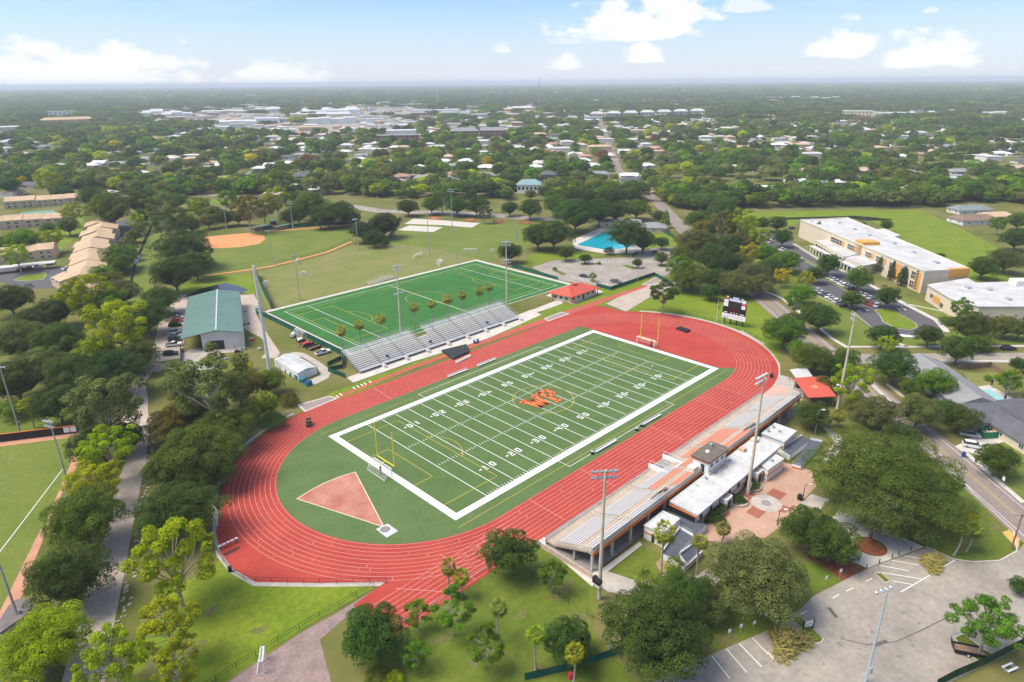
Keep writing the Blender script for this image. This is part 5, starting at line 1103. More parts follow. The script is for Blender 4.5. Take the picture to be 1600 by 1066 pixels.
# local x faces the field, local y along the board
for yy in (-3.6, -1.2, 1.2, 3.6): MB().bx(-.25, 0, yy-.2, yy+.2, 0, 10.5).build('post', BLACK, sb)
bd_ = MB().bx(0, .5, -4.5, 4.5, 4.4, 10.4).build('board', mat('board_black', (.018, .018, .02), rough=.4), sb)
def sbp(nm, y0, y1, z0, z1, m, par=None): return MB().bx(.5, .56, y0, y1, z0, z1).build(nm, m, par or bd_)
LCD = mat('dark_screen', (.03, .035, .035), rough=.25); LCDR = mat('red_digit_window', (.10, .012, .015), rough=.3); REDP = mat('red_panel', (.60, .05, .08)); BLUEP = mat('pale_blue_panel', (.52, .62, .74))
sbp('screen', -2.3, 2.3, 7.0, 9.5, LCD); sbp('header_panel', -2.3, 2.5, 9.6, 10.5, BLUEP)
MB().tube((.5, 3.55, 9.9), (.56, 3.55, 9.9), .85, n=16).build('round_sign', WHITE, bd_)
sbp('side_sign', 2.7, 4.4, 8.6, 9.5, REDP); sbp('side_sign', 2.7, 4.2, 7.1, 8.5, WHITE); sbp('side_sign', -4.3, -2.6, 9.0, 10.0, WHITE); sbp('side_sign', -4.4, -2.6, 7.2, 8.9, WHITE)
for yy in (1.6, .5, -.6, -1.7): sbp('digit_window', yy-.4, yy+.4, 5.6, 6.3, LCDR)
for yy, w_ in ((3.2, .8), (1.1, .28), (0, .28), (-1.1, .28), (-3.3, .6)): sbp('caption_plate', yy-w_, yy+w_, 4.75, 5.05, WHITE)
MB().bx(.0, .54, -4.7, 4.7, 2.4, 4.4).build('banner', WHITE, sb)
for zz in (3.7, 3.2): MB().bx(.54, .56, -3.6, 3.9, zz-.1, zz+.1).build('banner_line', mat('grey_print', (.55, .55, .56)), sb)
MB().bx(.54, .56, -4.4, -2.2, 2.55, 3.0).build('banner_logo', mat('blue_print', (.35, .45, .62)), sb)
mb = MB(); mb.tube((.1, 2.6, 10.4), (.1, 2.6, 11.0), .3, n=8); mb.build('loudspeaker', WHITE, sb); mb = MB(); 
prev = [(math.cos(a)*1.1-.2, 10.4+math.sin(a)*.8) for a in np.linspace(0, math.pi, 9)]
MB().prism([(.0, -1.0), (.45, -1.0), (.45, 1.4), (.0, 1.4)], 10.5, 11.1).build('crest_panel', mat('steel_blue', (.40, .46, .54)), sb); MB().bx(0, .4, -3.7, -2.6, 10.4, 11.2).build('crest_panel', mat('tan_orange', (.62, .30, .17)), sb)
# orange banners on the far outfield fence
for i, (px, py) in enumerate(((679,344), (735,347), (778,349), (821,351))):
    q = ((152.56,241.45), (164.89,218.13), (174.55,201.2), (184.01,184.63))[i]
    o = thing('fence_banner', ('orange banner on the outfield fence, leftmost of the four', 'orange banner on the outfield fence behind the white pads', 'orange banner on the outfield fence, third along', 'orange banner on the outfield fence nearest the pool oak')[i], 'banner', (*q, 0), RAD(-52), 'orange fence banners')
    MB().bx(-3.4, 3.4, -.06, .06, .3, 2.3).build('banner', ORANGE, o); MB().bx(-2.2, 2.2, -.10, -.06, 1.1, 1.6).build('white_print', mat('pale_print', (.76, .58, .48)), o)
    for xx in (-3.4, 3.4): MB().tube((xx, .1, 0), (xx, .1, 2.4), .05).build('post', STEEL, o)

# ================================================================== FENCES
def fence(label, pts, h=1.2, sp=3.0, m=BLACK, screen=None, nm='chain_fence', group=None, rails=2, r=.045, solid=False):
    g_ = (*pts[0], 0); o = thing(nm, label, 'fence', g_, group=group); L = 0
    for a, b in zip(pts, pts[1:]):
        a, b = Vector(a), Vector(b); n = max(1, int((b-a).length/sp)); mb = MB(g_)
        for i in range(n+(b == Vector(pts[-1]))):
            q = a+(b-a)*i/n; MB(g_).tube((*q, 0), (*q, h+.08), r, n=5).build('post', m, o)
        for k in range(rails): z = h*(k+1)/rails; mb.tube((*a, z), (*b, z), r*.7, n=4)
        mb.build('rail', m, o)
        if screen: MB(g_).bar((*a, h/2+.05), (*b, h/2+.05), .04, h-.1).build('screen', screen, o)
        else:
            mb = MB(g_); n2 = max(2, int((b-a).length/.55))
            for i in range(n2): q = a+(b-a)*i/n2; mb.bar((*q, .05), (*q, h), .018, .018)
            w_ = mb.build('wire', m, o); w_['kind'] = 'stuff'
    return o
fence('black chain fence along the lower edge of the red track', [(-97.19,1.16),(-97.64,-3.35),(-97.75,-7.46),(-96.94,-11.33),(-95.67,-13.5),(-87.36,-22.7),(-78.34,-31.51)], 1.2, 3.0)
fence('black fence running diagonally between the bright lawn and the brown gravel', [(-80.65,-30.87),(-91.74,-30.32),(-103.59,-30.35),(-110.37,-30.83),(-114.19,-30.97)], 1.3, 3.2)
fence('low grey fence along the outer edge of the red sprint chute', [(-83.29,-41.66),(-76.75,-42.71),(-65.71,-42.13),(-55.84,-42.68)], 1.1, 3.0, STEEL)
fence('dark fence with white kerb on the lawn behind the grandstand end', [(-57.85,-47.84),(-57.96,-52.99),(-58.46,-59.75)], 1.3, 2.2)
fence('black fence corner half hidden under the large oak by the car park', [(-58.16,-63.81),(-57.87,-66.87),(-58.04,-71.78)], 1.5, 2.0)
fence('green windscreen fence along the lower edge of the palm lawn', [(-75.81,-65.53),(-70.25,-68.73),(-61.91,-72.65),(-58.41,-73.35)], 1.6, 2.6, BLACK, GREENMESH, r=.04)
fence('green screened fence between the track runway and the pool lot', [(128.42,37.6),(136.93,52.38),(102.8,52.83),(103.2,61.21)], 1.8, 3.5, BLACK, GREENMESH)
fence('green screened fence along the pool lot end of the practice turf', [(99,81.09),(101.19,107.54),(100.49,113.72)], 1.6, 3.5, BLACK, GREENMESH)
fence('green mesh fence along the left end of the practice turf', [(-23.5, 140), (-23.5, 96), (-23.5, 70)], 2.2, 3.5, BLACK, GREENMESH)
fence('short green fence wrapped round the bleacher end', [(-32.13,68.45),(-28.59,69.48),(-24.03,70.39),(-29.55,63.47),(-34.2,64.52),(-32.98,55.97)], 1.6, 2.5, BLACK, GREENMESH)
fence('tall dark green batting net by the tall thick pole', [(2.23,193.3),(-6.27,170.72),(-13.19,150.2),(-16.74,140.01)], 4.0, 5, BLACK, GREENMESH)
fence('softball outfield fence with green mesh along the clay edge', [(77.74,228.69),(55.93,216.11),(35.7,211.81),(20.16,210.37)], 1.4, 4, BLACK, None)
fence('green screened fence behind the softball field and trees', [(103.46,271.89),(87.93,282.42),(73.06,289.29),(51.86,300.26)], 2.2, 4, BLACK, GREENMESH)
fence('dark sloping fence beside the round oaks left of the drill grass', [(139.33,262.62),(110.45,231.23),(84.22,202.06)], 2.4, 4, BLACK, GREENMESH)
fence('thin fence between the practice grass and drill grass', [(83.1,198.54),(90.69,181.21),(97.33,160.85),(105.08,137.87),(110.24,128.32)], 1.3, 5, STEEL)
fence('dark fence beside the canal path and the pool bend', [(223.83,103.34),(215.35,91.09),(205.64,81.52)], 1.8, 4, BLACK, GREENMESH)
fence('green vine covered fence in the lower right corner of the car park', [(-31.85,-111.95),(-27.87,-113.45),(-21.67,-116.22),(-12.09,-120),(1.54,-125.14)], 1.8, 2.4, BLACK, mat('vine_screen', (.03, .07, .02), n=.7, amt=.5))
fence('black chain fence round the far bend behind the scoreboard posts', [(XR+47.6*math.cos(q), YC+47.6*math.sin(q)) for q in np.linspace(-.55, .62, 10)], 1.2, 3.0)
fence('wire fence following the outer edge of the left track bend', [(XL+46.6*math.cos(q), YC+46.6*math.sin(q)) for q in np.linspace(1.75, 2.8, 10)], 1.2, 3.0, STEEL)
fence('long fence along the far edge of the bright school field', [(326.2,98.38),(376.13,59),(421.93,12.73)], 1.6, 8, STEEL, None)
bw_ = thing('outfield_wall', 'black padded outfield wall with orange top rail at the left edge', 'wall', (*(-111.85,82.09), 0)); ow_ = (*(-111.85,82.09), 0)
wp = [(-134.85,93.85),(-119.64,86.67),(-103.28,77.29)]
for a, b in zip(wp, wp[1:]):
    n = max(1, int((Vector(b)-Vector(a)).length/2.4))
    for i in range(n): MB(ow_).bar((*lerp(a, b, i/n+.002), 1.1), (*lerp(a, b, (i+1)/n-.003), 1.1), .2, 2.2).build('wall_pad', mat('black_pad', (.022, .02, .024), rough=.5) if i == 0 and a == wp[0] else bpy.data.materials['black_pad'], bw_)
    MB(ow_).bar((*a, 2.28), (*b, 2.28), .26, .14).build('top_rail', ORANGE, bw_)
for t in (.815, .90):
    a = lerp((-119.64,86.67), (-103.28,77.29), t); b = lerp((-119.64,86.67), (-103.28,77.29), t+.075); n_ = Vector((b[1]-a[1], a[0]-b[0])).normalized()*.14
    MB(ow_).bar((a[0]+n_.x, a[1]+n_.y, 1.3), (b[0]+n_.x, b[1]+n_.y, 1.3), .06, 1.5).build('white_sign', WHITE, bw_)
wf = thing('wooden_fence', 'brown wooden plank fence behind the grey bungalow garden', 'fence', (*(111.74,-86.02), 0)); owf = (*(111.74,-86.02), 0)
pts_ = [(110.08,-82.08),(119.33,-89.42),(113.54,-93.65),(105.63,-98.39)]
pm = None; nb = 0
for a, b in zip(pts_, pts_[1:]):
    a, b = Vector(a), Vector(b); n = int((b-a).length/.55); d = b-a; rz = math.atan2(d.y, d.x)
    for i in range(n):
        if nb > 290: break
        if pm is None: pm = MB().bx(-.26, .26, -.03, .03, 0, 1.85).mesh('plank', BROWNWOOD)
        k = bpy.data.objects.new('plank', pm); COL.objects.link(k); k.parent = wf; q = a+d*(i+.5)/n; k.location = (q.x-owf[0], q.y-owf[1], rnd.uniform(-.03, .05)); k.rotation_euler.z = rz; nb += 1

# ================================================================== VEHICLES
def lift(pr, y0, y1): return pr
def make_car(kind):
    o = thing({'pickup': 'pickup_truck', 'suv': 'parked_suv', 'sedan': 'parked_car'}[kind], 'car', {'pickup': 'pickup truck', 'suv': 'car', 'sedan': 'car'}[kind])
    L, Wd = {'sedan': (4.7, 1.82), 'suv': (4.8, 1.92), 'pickup': (5.6, 1.95)}[kind]
    def loft(prof, w0, w1, m):
        mb = MB(); n = len(prof)
        i = mb.add([(x, -(w1 if z > .95 else w0)/2, z) for x, z in prof]+[(x, (w1 if z > .95 else w0)/2, z) for x, z in prof])
        for k in range(n): k2 = (k+1) % n; mb.f.append((i+k2, i+k, i+n+k, i+n+k2)); mb.mi.append(0)
        mb.f.append(tuple(i+k for k in range(n))); mb.mi.append(0); mb.f.append(tuple(i+n+k for k in reversed(range(n)))); mb.mi.append(0)
        return mb
    h = L/2
    body = [(-h, .32), (-h+.05, .80), (-h+.5, .93), (h-1.2, .92), (h-.25, .78), (h, .60), (h-.02, .30)]
    if kind == 'suv': body = [(-h, .35), (-h+.02, 1.0), (-h+.3, 1.06), (h-1.15, 1.05), (h-.2, .95), (h, .7), (h-.02, .33)]
    if kind == 'pickup': body = [(-h, .45), (-h, 1.08), (h-1.5, 1.08), (h-.15, 1.0), (h, .75), (h-.02, .42)]
    loft(body, Wd, Wd*.97, 0).build('body', CARPAINT, o)
    cab = {'sedan': [(-h+.75, .92), (-h+1.35, 1.38), (.35, 1.42), (1.15, .92)], 'suv': [(-h+.12, 1.05), (-h+.35, 1.62), (.45, 1.66), (1.25, 1.05)], 'pickup': [(-.75, 1.07), (-.6, 1.74), (.55, 1.76), (1.3, 1.07)]}[kind]
    mb = MB(); n = len(cab); wb, wt = Wd*.9, Wd*.72; zt = max(z for x, z in cab)
    i = mb.add([(x, s*(wt if z > zt-.1 else wb)/2, z) for s in (-1, 1) for x, z in cab])
    for k in range(n): k2 = (k+1) % n; mb.f.append((i+k2, i+k, i+n+k, i+n+k2)); mb.mi.append(0)
    mb.f.append(tuple(i+k for k in range(n))); mb.mi.append(0); mb.f.append(tuple(i+n+k for k in reversed(range(n)))); mb.mi.append(0)
    mb.build('windows', GLASS, o)
    xs = [x for x, z in cab if z > zt-.1]; MB().bx(min(xs)+.02, max(xs)-.02, -wt/2, wt/2, zt-.03, zt+.02).build('roof', CARPAINT, o)
    if kind == 'pickup':
        MB().bx(-h+.12, -.85, -Wd/2+.14, Wd/2-.14, 1.082, 1.09).build('bed_floor', BLACK, o)
    for x in (-h+.9, h-.9):
        for s in (-1, 1):
            w = MB().tube((x, s*(Wd/2-.2), .33), (x, s*(Wd/2+.02), .33), .33, n=12).build('wheel', RUBBER, o); MB().tube((x, s*(Wd/2+.015), .33), (x, s*(Wd/2+.035), .33), .19, n=10).build('rim', STEEL, w)
    for s in (-.62, .62): MB().bx(h-.06, h+.01, s-.2, s+.2, .58, .72).build('headlight', LAMPW, o); MB().bx(-h-.01, -h+.04, s-.2, s+.2, .66, .80).build('tail_light', REDP, o)
    return o
PROTO = {k: make_car(k) for k in ('sedan', 'suv', 'pickup')}
CT = {'white': (.75, .75, .74), 'black': (.015, .015, .017), 'silver': (.42, .43, .45), 'grey': (.13, .14, .15), 'red': (.34, .03, .04), 'blue': (.05, .08, .17), 'tan': (.40, .34, .26), 'dark red': (.16, .02, .03)}
CARS = []
def car(kind, col, p, ang, label, group): place(PROTO[kind], (*p, .035), ang, label, group, CT[col])
# angle of a direction on the ground given by two image points
def ang(a, b): return math.atan2(b[1]-a[1], b[0]-a[0])
aS = ang((-63.83,124.56), (-60.13,122.49)); aP = ang((153.97,-22.85), (165.15,-24.01)); aQ = ang((103.19,73.49), (104.42,62.93)); aR = RAD(-45); aD = ang((55.9,-95.18), (57.65,-99.76)); aW = ang((-30.86,79.97), (-24.8,79.6)); aA = ang((-18.4,358.82), (-10.19,361.39))
car('suv', 'grey', (-48.28,159.96), aS, 'dark car farthest up the row beside the green roofed shed', 'cars beside the green roofed shed')
car('sedan', 'silver', (-48.93,156.07), aS, 'silver car second from the far end of the row beside the shed', 'cars beside the green roofed shed')
car('sedan', 'red', (-50.57,152.2), aS, 'red car in the row beside the green roofed shed', 'cars beside the green roofed shed')
car('suv', 'black', (-53.07,147.26), aS, 'black car next to the red one beside the green roofed shed', 'cars beside the green roofed shed')
car('suv', 'white', (-56.18,139.19), aS, 'white car in the middle of the row beside the green roofed shed', 'cars beside the green roofed shed')
car('sedan', 'silver', (-57.55,134.71), aS, 'silver car in the middle of the row beside the green roofed shed', 'cars beside the green roofed shed')
car('suv', 'black', (-59.04,130.53), aS, 'black car between the silver car and the white pickup beside the shed', 'cars beside the green roofed shed')
car('pickup', 'white', (-61.28,125.49), aS, 'white pickup truck second from the near end beside the shed', 'cars beside the green roofed shed')
car('suv', 'black', (-65.24,117.38), aS, 'black suv nearest the road beside the green roofed shed', 'cars beside the green roofed shed')
car('sedan', 'white', (165.72,-14.91), aP, 'white car in the lower row of school cars, number 1 from the far end', 'cars in the school car park')
car('sedan', 'white', (163.54,-17.38), aP, 'white car in the lower row of school cars, number 2 from the far end', 'cars in the school car park')
car('sedan', 'blue', (161.31,-19.83), aP, 'blue car in the lower row of school cars, number 3 from the far end', 'cars in the school car park')
car('sedan', 'white', (159.22,-22.2), aP, 'white car in the lower row of school cars, number 4 from the far end', 'cars in the school car park')
car('sedan', 'silver', (157.19,-24.54), aP, 'silver car in the lower row of school cars, number 5 from the far end', 'cars in the school car park')
car('suv', 'white', (155.18,-26.82), aP, 'white car in the lower row of school cars, number 6 from the far end', 'cars in the school car park')
car('suv', 'grey', (153.12,-29.08), aP, 'grey car in the lower row of school cars, number 7 from the far end', 'cars in the school car park')
car('suv', 'black', (151.19,-31.27), aP, 'black car in the lower row of school cars, number 8 from the far end', 'cars in the school car park')
car('sedan', 'white', (189.86,-10.98), aP, 'white car in the upper row of school cars, number 1 from the far end', 'cars in the school car park')
car('sedan', 'white', (187.78,-13.4), aP, 'white car in the upper row of school cars, number 2 from the far end', 'cars in the school car park')
car('sedan', 'silver', (185.75,-15.77), aP, 'silver car in the upper row of school cars, number 3 from the far end', 'cars in the school car park')
car('sedan', 'white', (183.75,-18.09), aP, 'white car in the upper row of school cars, number 4 from the far end', 'cars in the school car park')
car('suv', 'white', (181.69,-20.42), aP, 'white car in the upper row of school cars, number 5 from the far end', 'cars in the school car park')
car('sedan', 'grey', (179.76,-22.66), aP, 'grey car in the upper row of school cars, number 6 from the far end', 'cars in the school car park')
car('suv', 'black', (177.87,-24.86), aP, 'black car in the upper row of school cars, number 7 from the far end', 'cars in the school car park')
car('sedan', 'white', (172.8,-30.7), aP, 'white car under the small oaks by the school drive', 'cars in the school car park')
car('sedan', 'white', (172.18,-32.76), aP, 'white car right of another white car under the oaks by the school drive', 'cars in the school car park')
car('sedan', 'silver', (169.85,-35.63), aP, 'silver car beside the tree near the school loop', 'cars in the school car park')
car('suv', 'dark red', (161.86,-37.52), aP, 'dark red car beside the red one near the school loop', 'cars in the school car park')
car('sedan', 'red', (160.97,-39.08), aP, 'red car near the school loop', 'cars in the school car park')
car('suv', 'white', (160.82,-41.38), aP, 'white suv at the tip of the school loop island', 'cars in the school car park')
car('sedan', 'white', (257.07,56.69), aP, 'white car at the far end of the school car park', 'cars in the school car park')
car('sedan', 'silver', (253.57,52.57), aP, 'silver car at the far end of the school car park', 'cars in the school car park')
car('suv', 'white', (243.41,43.42), aP, 'white suv parked alone near the far end lamp post', 'cars in the school car park')
car('sedan', 'white', (229.69,30.36), aP, 'white car left of the silver pair near the school drive', 'cars in the school car park')
car('sedan', 'silver', (228,27.79), aP, 'silver car in the middle far row of the school car park', 'cars in the school car park')
car('sedan', 'white', (225.16,24.38), aP, 'white car at the near end of the middle far row', 'cars in the school car park')
car('suv', 'white', (213.28,12.69), aP, 'white suv by the curved kerb in the middle of the school car park', 'cars in the school car park')
car('suv', 'black', (288.44,50.58), aP, 'black suv on the grass near the far school corner', 'cars in the school car park')
car('sedan', 'white', (198.29,17.22), aP, 'white car half hidden by trees at the edge of the school car park', 'cars in the school car park')
car('sedan', 'black', (111.7,75.77), aQ, 'dark car parked left of the small tree in the pool lot', 'cars by the pool and on the streets')
car('pickup', 'grey', (114.34,58.58), aQ, 'dark pickup truck parked alone in the pool lot', 'cars by the pool and on the streets')
car('suv', 'black', (140.98,-90.24), aR, 'black suv on the cross street near the right edge', 'cars by the pool and on the streets')
car('suv', 'silver', (62.21,-95.94), aD, 'silver suv half under the oak beside the green dumpster', 'cars by the pool and on the streets')
car('suv', 'white', (56.32,-97.94), aD, 'white suv in front of the green dumpster on the driveway', 'cars by the pool and on the streets')
car('sedan', 'white', (68.02,-60.14), aR, 'white car tucked behind the yellow tree by the red canopy', 'cars by the pool and on the streets')
car('sedan', 'white', (230.71,77.16), aR, 'white car on the verge under the oak by the main road', 'cars by the pool and on the streets')
car('pickup', 'white', (-27.31,79.64), aW, 'white pickup truck beside the row of carts at the turf corner', 'cars by the pool and on the streets')
car('sedan', 'white', (-59.97,278.53), aA, 'white car on the apartment drive by the end wing', 'cars at the apartments')
car('suv', 'grey', (-63.73,295.67), aA, 'grey car under the right end of the white carport', 'cars at the apartments')
car('sedan', 'white', (-69.97,294.71), aA, 'white car under the white carport', 'cars at the apartments')
car('sedan', 'red', (-73.38,294.61), aA, 'red car under the white carport', 'cars at the apartments')
car('suv', 'black', (-76.8,292.74), aA, 'black car under the white carport', 'cars at the apartments')
car('sedan', 'black', (-9.56,375.57), aA, 'black car farthest up in the lot beside the long apartment row', 'cars at the apartments')
car('suv', 'black', (-12.74,367.06), aA, 'second black car in the lot beside the long apartment row', 'cars at the apartments')
car('sedan', 'grey', (-16.7,356.98), aA, 'grey car in the lot beside the long apartment row', 'cars at the apartments')
car('sedan', 'silver', (-23.03,336.9), aA, 'silver car nearest in the lot beside the long apartment row', 'cars at the apartments')
# ---------------------------------------------------------------- small equipment
def box_cart(label, p, rz, col, group, nm='utility_cart', cat='cart', bed=True):
    o = thing(nm, label, cat, (*p, .06), rz, group)
    MB().bx(-1.3, 1.3, -.65, .65, .35, .75).build('body', col, o); MB().bx(-.2, .5, -.6, .6, .75, 1.0).build('seat', BLACK, o)
    mb = MB()
    for x in (-.25, .75):
        for s in (-.6, .6): mb.tube((x, s, .7), (x, s, 1.8), .035)
    mb.build('roof_frame', BLACK, o); MB().bx(-.4, .9, -.68, .68, 1.8, 1.86).build('roof', col if not bed else BLACK, o); MB().bx(-1.3, -.35, -.6, .6, .75, .95).build('cargo_bed', DARK, o)
    for x in (-.85, .85):
        for s in (-.6, .6): MB().tube((x, s-.12, .3), (x, s+.12, .3), .3, n=10).build('wheel', RUBBER, o)
    return o
box_cart('small olive and black utility cart driving on the far left bend of the red track', (-57.23,35.61), RAD(60), mat('olive_paint', (.12, .15, .05)), None)
box_cart('red cart at the shed roller door', (-55.81,105.89), RAD(20), REDP, None); box_cart('dark green mower on the shed apron', (-55.27,102.85), RAD(60), mat('dark_green_paint', (.02, .06, .03)), None)
for i, (px, lab) in enumerate((((-26.65,102.5), 'white tank trailer at the far end of the equipment row by the turf'),)):
    o = thing('tank_trailer', lab, 'trailer', (*px, 0), RAD(40)); MB().tube((-1.1, 0, 1.0), (1.1, 0, 1.0), .75, n=12).build('tank', WHITE, o); MB().bx(-1.4, 1.4, -.6, .6, .3, .45).build('frame', BLACK, o)
    for s in (-.7, .7): MB().tube((0, s-.1, .3), (0, s+.1, .3), .3, n=10).build('wheel', RUBBER, o)
def flat_trailer(label, p, rz, L=4.2, deck=BROWNWOOD, group='equipment trailers by the practice turf', gate=False, load=None):
    o = thing('flat_trailer', label, 'trailer', (*p, .04), rz, group); MB().bx(-L/2, L/2, -.95, .95, .5, .58).build('deck', deck, o)
    mb = MB()
    for s in (-.95, .95): mb.bx(-L/2, L/2, s-.04, s+.04, .45, .95)
    mb.bar((L/2, -.8, .45), (L/2+1.2, 0, .45), .1, .1).bar((L/2, .8, .45), (L/2+1.2, 0, .45), .1, .1); mb.build('frame', BLACK, o)
    for s in (-1.05, 1.05): w = MB().tube((-.3, s-.1, .33), (-.3, s+.1, .33), .33, n=10).build('wheel', RUBBER, o); MB().tube((-.3, s-.11, .33), (-.3, s+.11, .33), .2, n=10).build('rim', WHITE, w)
    if gate:
        mb = MB()
        for i in range(7): mb.tube((-L/2, -.9+i*.3, .5), (-L/2-.3, -.9+i*.3, 2.0), .03, n=4)
        for z in (.9, 1.4, 1.95): mb.bar((-L/2-.2*(z-.5), -.9, z), (-L/2-.2*(z-.5), .9, z), .04, .04)
        mb.build('ramp_gate', BLACK, o)
    if load: MB().bx(-L*.35, L*.2, -.7, .7, .6, 1.3).build('load', load, o)
    return o
a_ = RAD(6)
flat_trailer('small red loaded trailer second in the equipment row by the turf', (-26.95,96.16), a_, 2.8, BLACK, load=WHITE); flat_trailer('brown flat trailer in the middle of the equipment row by the turf', (-27.24,90.95), a_, 4.6, load=REDP); flat_trailer('long brown flat trailer next to the white pickup', (-26.88,86.12), a_, 4.8); flat_trailer('black flat trailer between the two brown ones by the turf', (-27.22,88.24), a_, 4.2, BLACK)
flat_trailer('brown flatbed trailer with black ramp gate parked in the lower right car park', (-20.5,-113.74), RAD(-62), 4.6, BROWNWOOD, None, True)
for i in range(7):
    q = lerp((-43.27,80.78), (-44.03,59.75), i/6); o = thing('tarp_bin', ('teal covered bin behind the white storage shed, first from the tall pole', 'teal covered bin second from the tall pole', 'teal covered bin third from the tall pole', 'teal covered bin in the middle of the row behind the storage shed', 'teal covered bin third from the gravel path', 'teal covered bin second from the gravel path', 'teal covered bin nearest the gravel path')[i], 'bin', (*q, 0), rnd.uniform(-.6, .6), 'teal bins behind the storage shed')
    MB().bx(-1.0, 1.0, -.7, .7, 0, 1.2).build('body', TEAL, o); MB().prism([(-1.05, -.75), (1.05, -.75), (1.05, .75), (-1.05, .75)], 1.2, 1.32).build('lid', TEAL if i % 2 else BLUE, o)
JK = [('stack of grey pallets beside the maintenance shed wall', (-25.96,144.82), CONC), ('pile of dark scrap beside the maintenance shed', (-32.59,129.06), BLACK), ('red and white materials pile beside the shed corner', (-39.33,109.99), REDP), ('pale bags stacked beside the gravel path', (-41.53,99.61), CONC_PALE), ('dark mower parts at the shed corner', (-47.7,102.55), BLACK), ('white box on the grass by the shed apron', (-54.2,100.1), WHITE), ('green bins at the shed corner', (-45.42,104.52), mat('bin_green', (.02, .09, .05)))]
for lab, q, m_ in JK:
    o = thing('material_pile', lab, 'pile', (*q, 0), rnd.uniform(0, 3))
    for k in range(4): MB().box(rnd.uniform(-.9, .9), rnd.uniform(-.9, .9), 0, rnd.uniform(.5, 1.5), rnd.uniform(.5, 1.2), rnd.uniform(.3, 1.0), rnd.uniform(0, 3)).build('item', m_ if k % 2 == 0 else rnd.choice((CONC, STEEL, BLACK)), o)
hj = thing('high_jump_mat', 'dark grey high jump landing mat beside the visitor straight', 'mat', (*(5.77,46.95), 0)); qm = [(2.72,50.99),(12.65,48.99),(8.66,43.1),(0.67,42.31)]
MB((*(5.77,46.95), 0)).prism(qm, 0, .75).build('mat', mat('charcoal_mat', (.035, .037, .042), n=1.5, amt=.2), hj); MB((*(5.77,46.95), 0)).prism([(0.04,40.56),(7.65,41.62),(6.96,39.85),(-0.73,38.99)], 0, .4).build('front_mat', CONC, hj)
for q in ((-0.06,41.45), (8.43,45.9)): MB((*(5.77,46.95), 0)).tube((*q, 0), (*q, 2.6), .05).build('upright', STEEL, hj)
md = thing('mat_stack', 'dark stacked mat lying on the red apron at the far end', 'mat', (*(79.75,1.34), 0)); om = (*(79.75,1.34), 0)
MB(om).prism([(79.12,4.01),(81.83,3.73),(81.15,-1.12),(78.18,-1)], .05, .75).build('mat', mat('maroon_black_mat', (.05, .025, .028), n=1, amt=.4), md); MB(om).prism([(79.46,3.66),(81.22,3.35),(80.48,-0.42),(78.61,-0.46)], .75, .85).build('cover', BLACK, md)
hr = thing('hurdle_cart', 'small blue equipment rack on the grass strip by the visitor runway', 'rack', (*(16.95,48.59), 0)); MB().bx(-1, 1, -.5, .5, .3, .4).bx(-1, -.9, -.5, .5, .3, 1.3).bx(.9, 1, -.5, .5, .3, 1.3).bx(-1, 1, -.05, .05, 1.2, 1.3).build('frame', BLUE, hr)
for x in (-.8, .8): MB().tube((x, -.5, .2), (x, .5, .2), .18).build('wheel', RUBBER, hr)
def team_bench(label, a, b):
    d = Vector(b)-Vector(a); L = d.length; o = thing('team_bench', label, 'bench', (*((Vector(a)+Vector(b))/2), .08), math.atan2(d.y, d.x), 'white team benches')
    MB().bx(-L/2, L/2, -.25, .25, .42, .48).build('seat', WHITE, o); MB().bx(-L/2, L/2, .28, .34, .6, .95).build('backrest', WHITE, o)
    for i in range(4): x = -L/2+.3+(L-.6)*i/3; MB().bx(x-.05, x+.05, -.25, .3, 0, .42).build('leg', STEEL, o)
team_bench('white team bench on the far sideline nearer the left', (-10.03,32.21), (-1.57,32.19)); team_bench('white team bench on the far sideline nearer the middle', (2.4,31.86), (11.03,31.95)); team_bench('white team bench on the near sideline toward the left', (-13.48,-30.54), (-5.02,-30.68)); team_bench('white team bench on the near sideline toward the right', (6.76,-30.8), (15.28,-30.97))
for q, lab in (((-14.41,-30.04), 'dark water cooler at the left end of the near bench'), ((6.33,-30.88), 'dark cooler in the middle of the near sideline'), ((3.58,-31.13), 'grey equipment case by the near sideline')):
    o = thing('cooler', lab, 'cooler', (*q, .08), rnd.uniform(0, 2)); MB().bx(-.5, .5, -.35, .35, 0, .7).build('body', BLACK, o); MB().bx(-.52, .52, -.37, .37, .7, .8).build('lid', STEEL, o)
# small spectators' benches on the practice grass
for q, lab in (((35.21,139.06), 'low aluminium spectator stand, nearer the camera of the two by the turf'), ((43,140.29), 'low aluminium spectator stand, farther of the two by the turf')):
    o = thing('small_bleachers', lab, 'bleachers', (*q, 0), 0, 'small spectator stands')
    for r_ in range(4): MB().bx(-4.0, 4.0, r_*.7, r_*.7+.32, .4+r_*.35, .46+r_*.35).build('seat_plank', ALU, o)
    mb = MB()
    for x in (-3.8, -1.3, 1.3, 3.8): mb.bar((x, 0, .2), (x, 2.5, 1.5), .08, .1).bar((x, 2.4, 0), (x, 2.41, 1.5), .08, .08).bar((x, .1, 0), (x, .11, .35), .08, .08)
    mb.build('support_frame', STEEL, o)
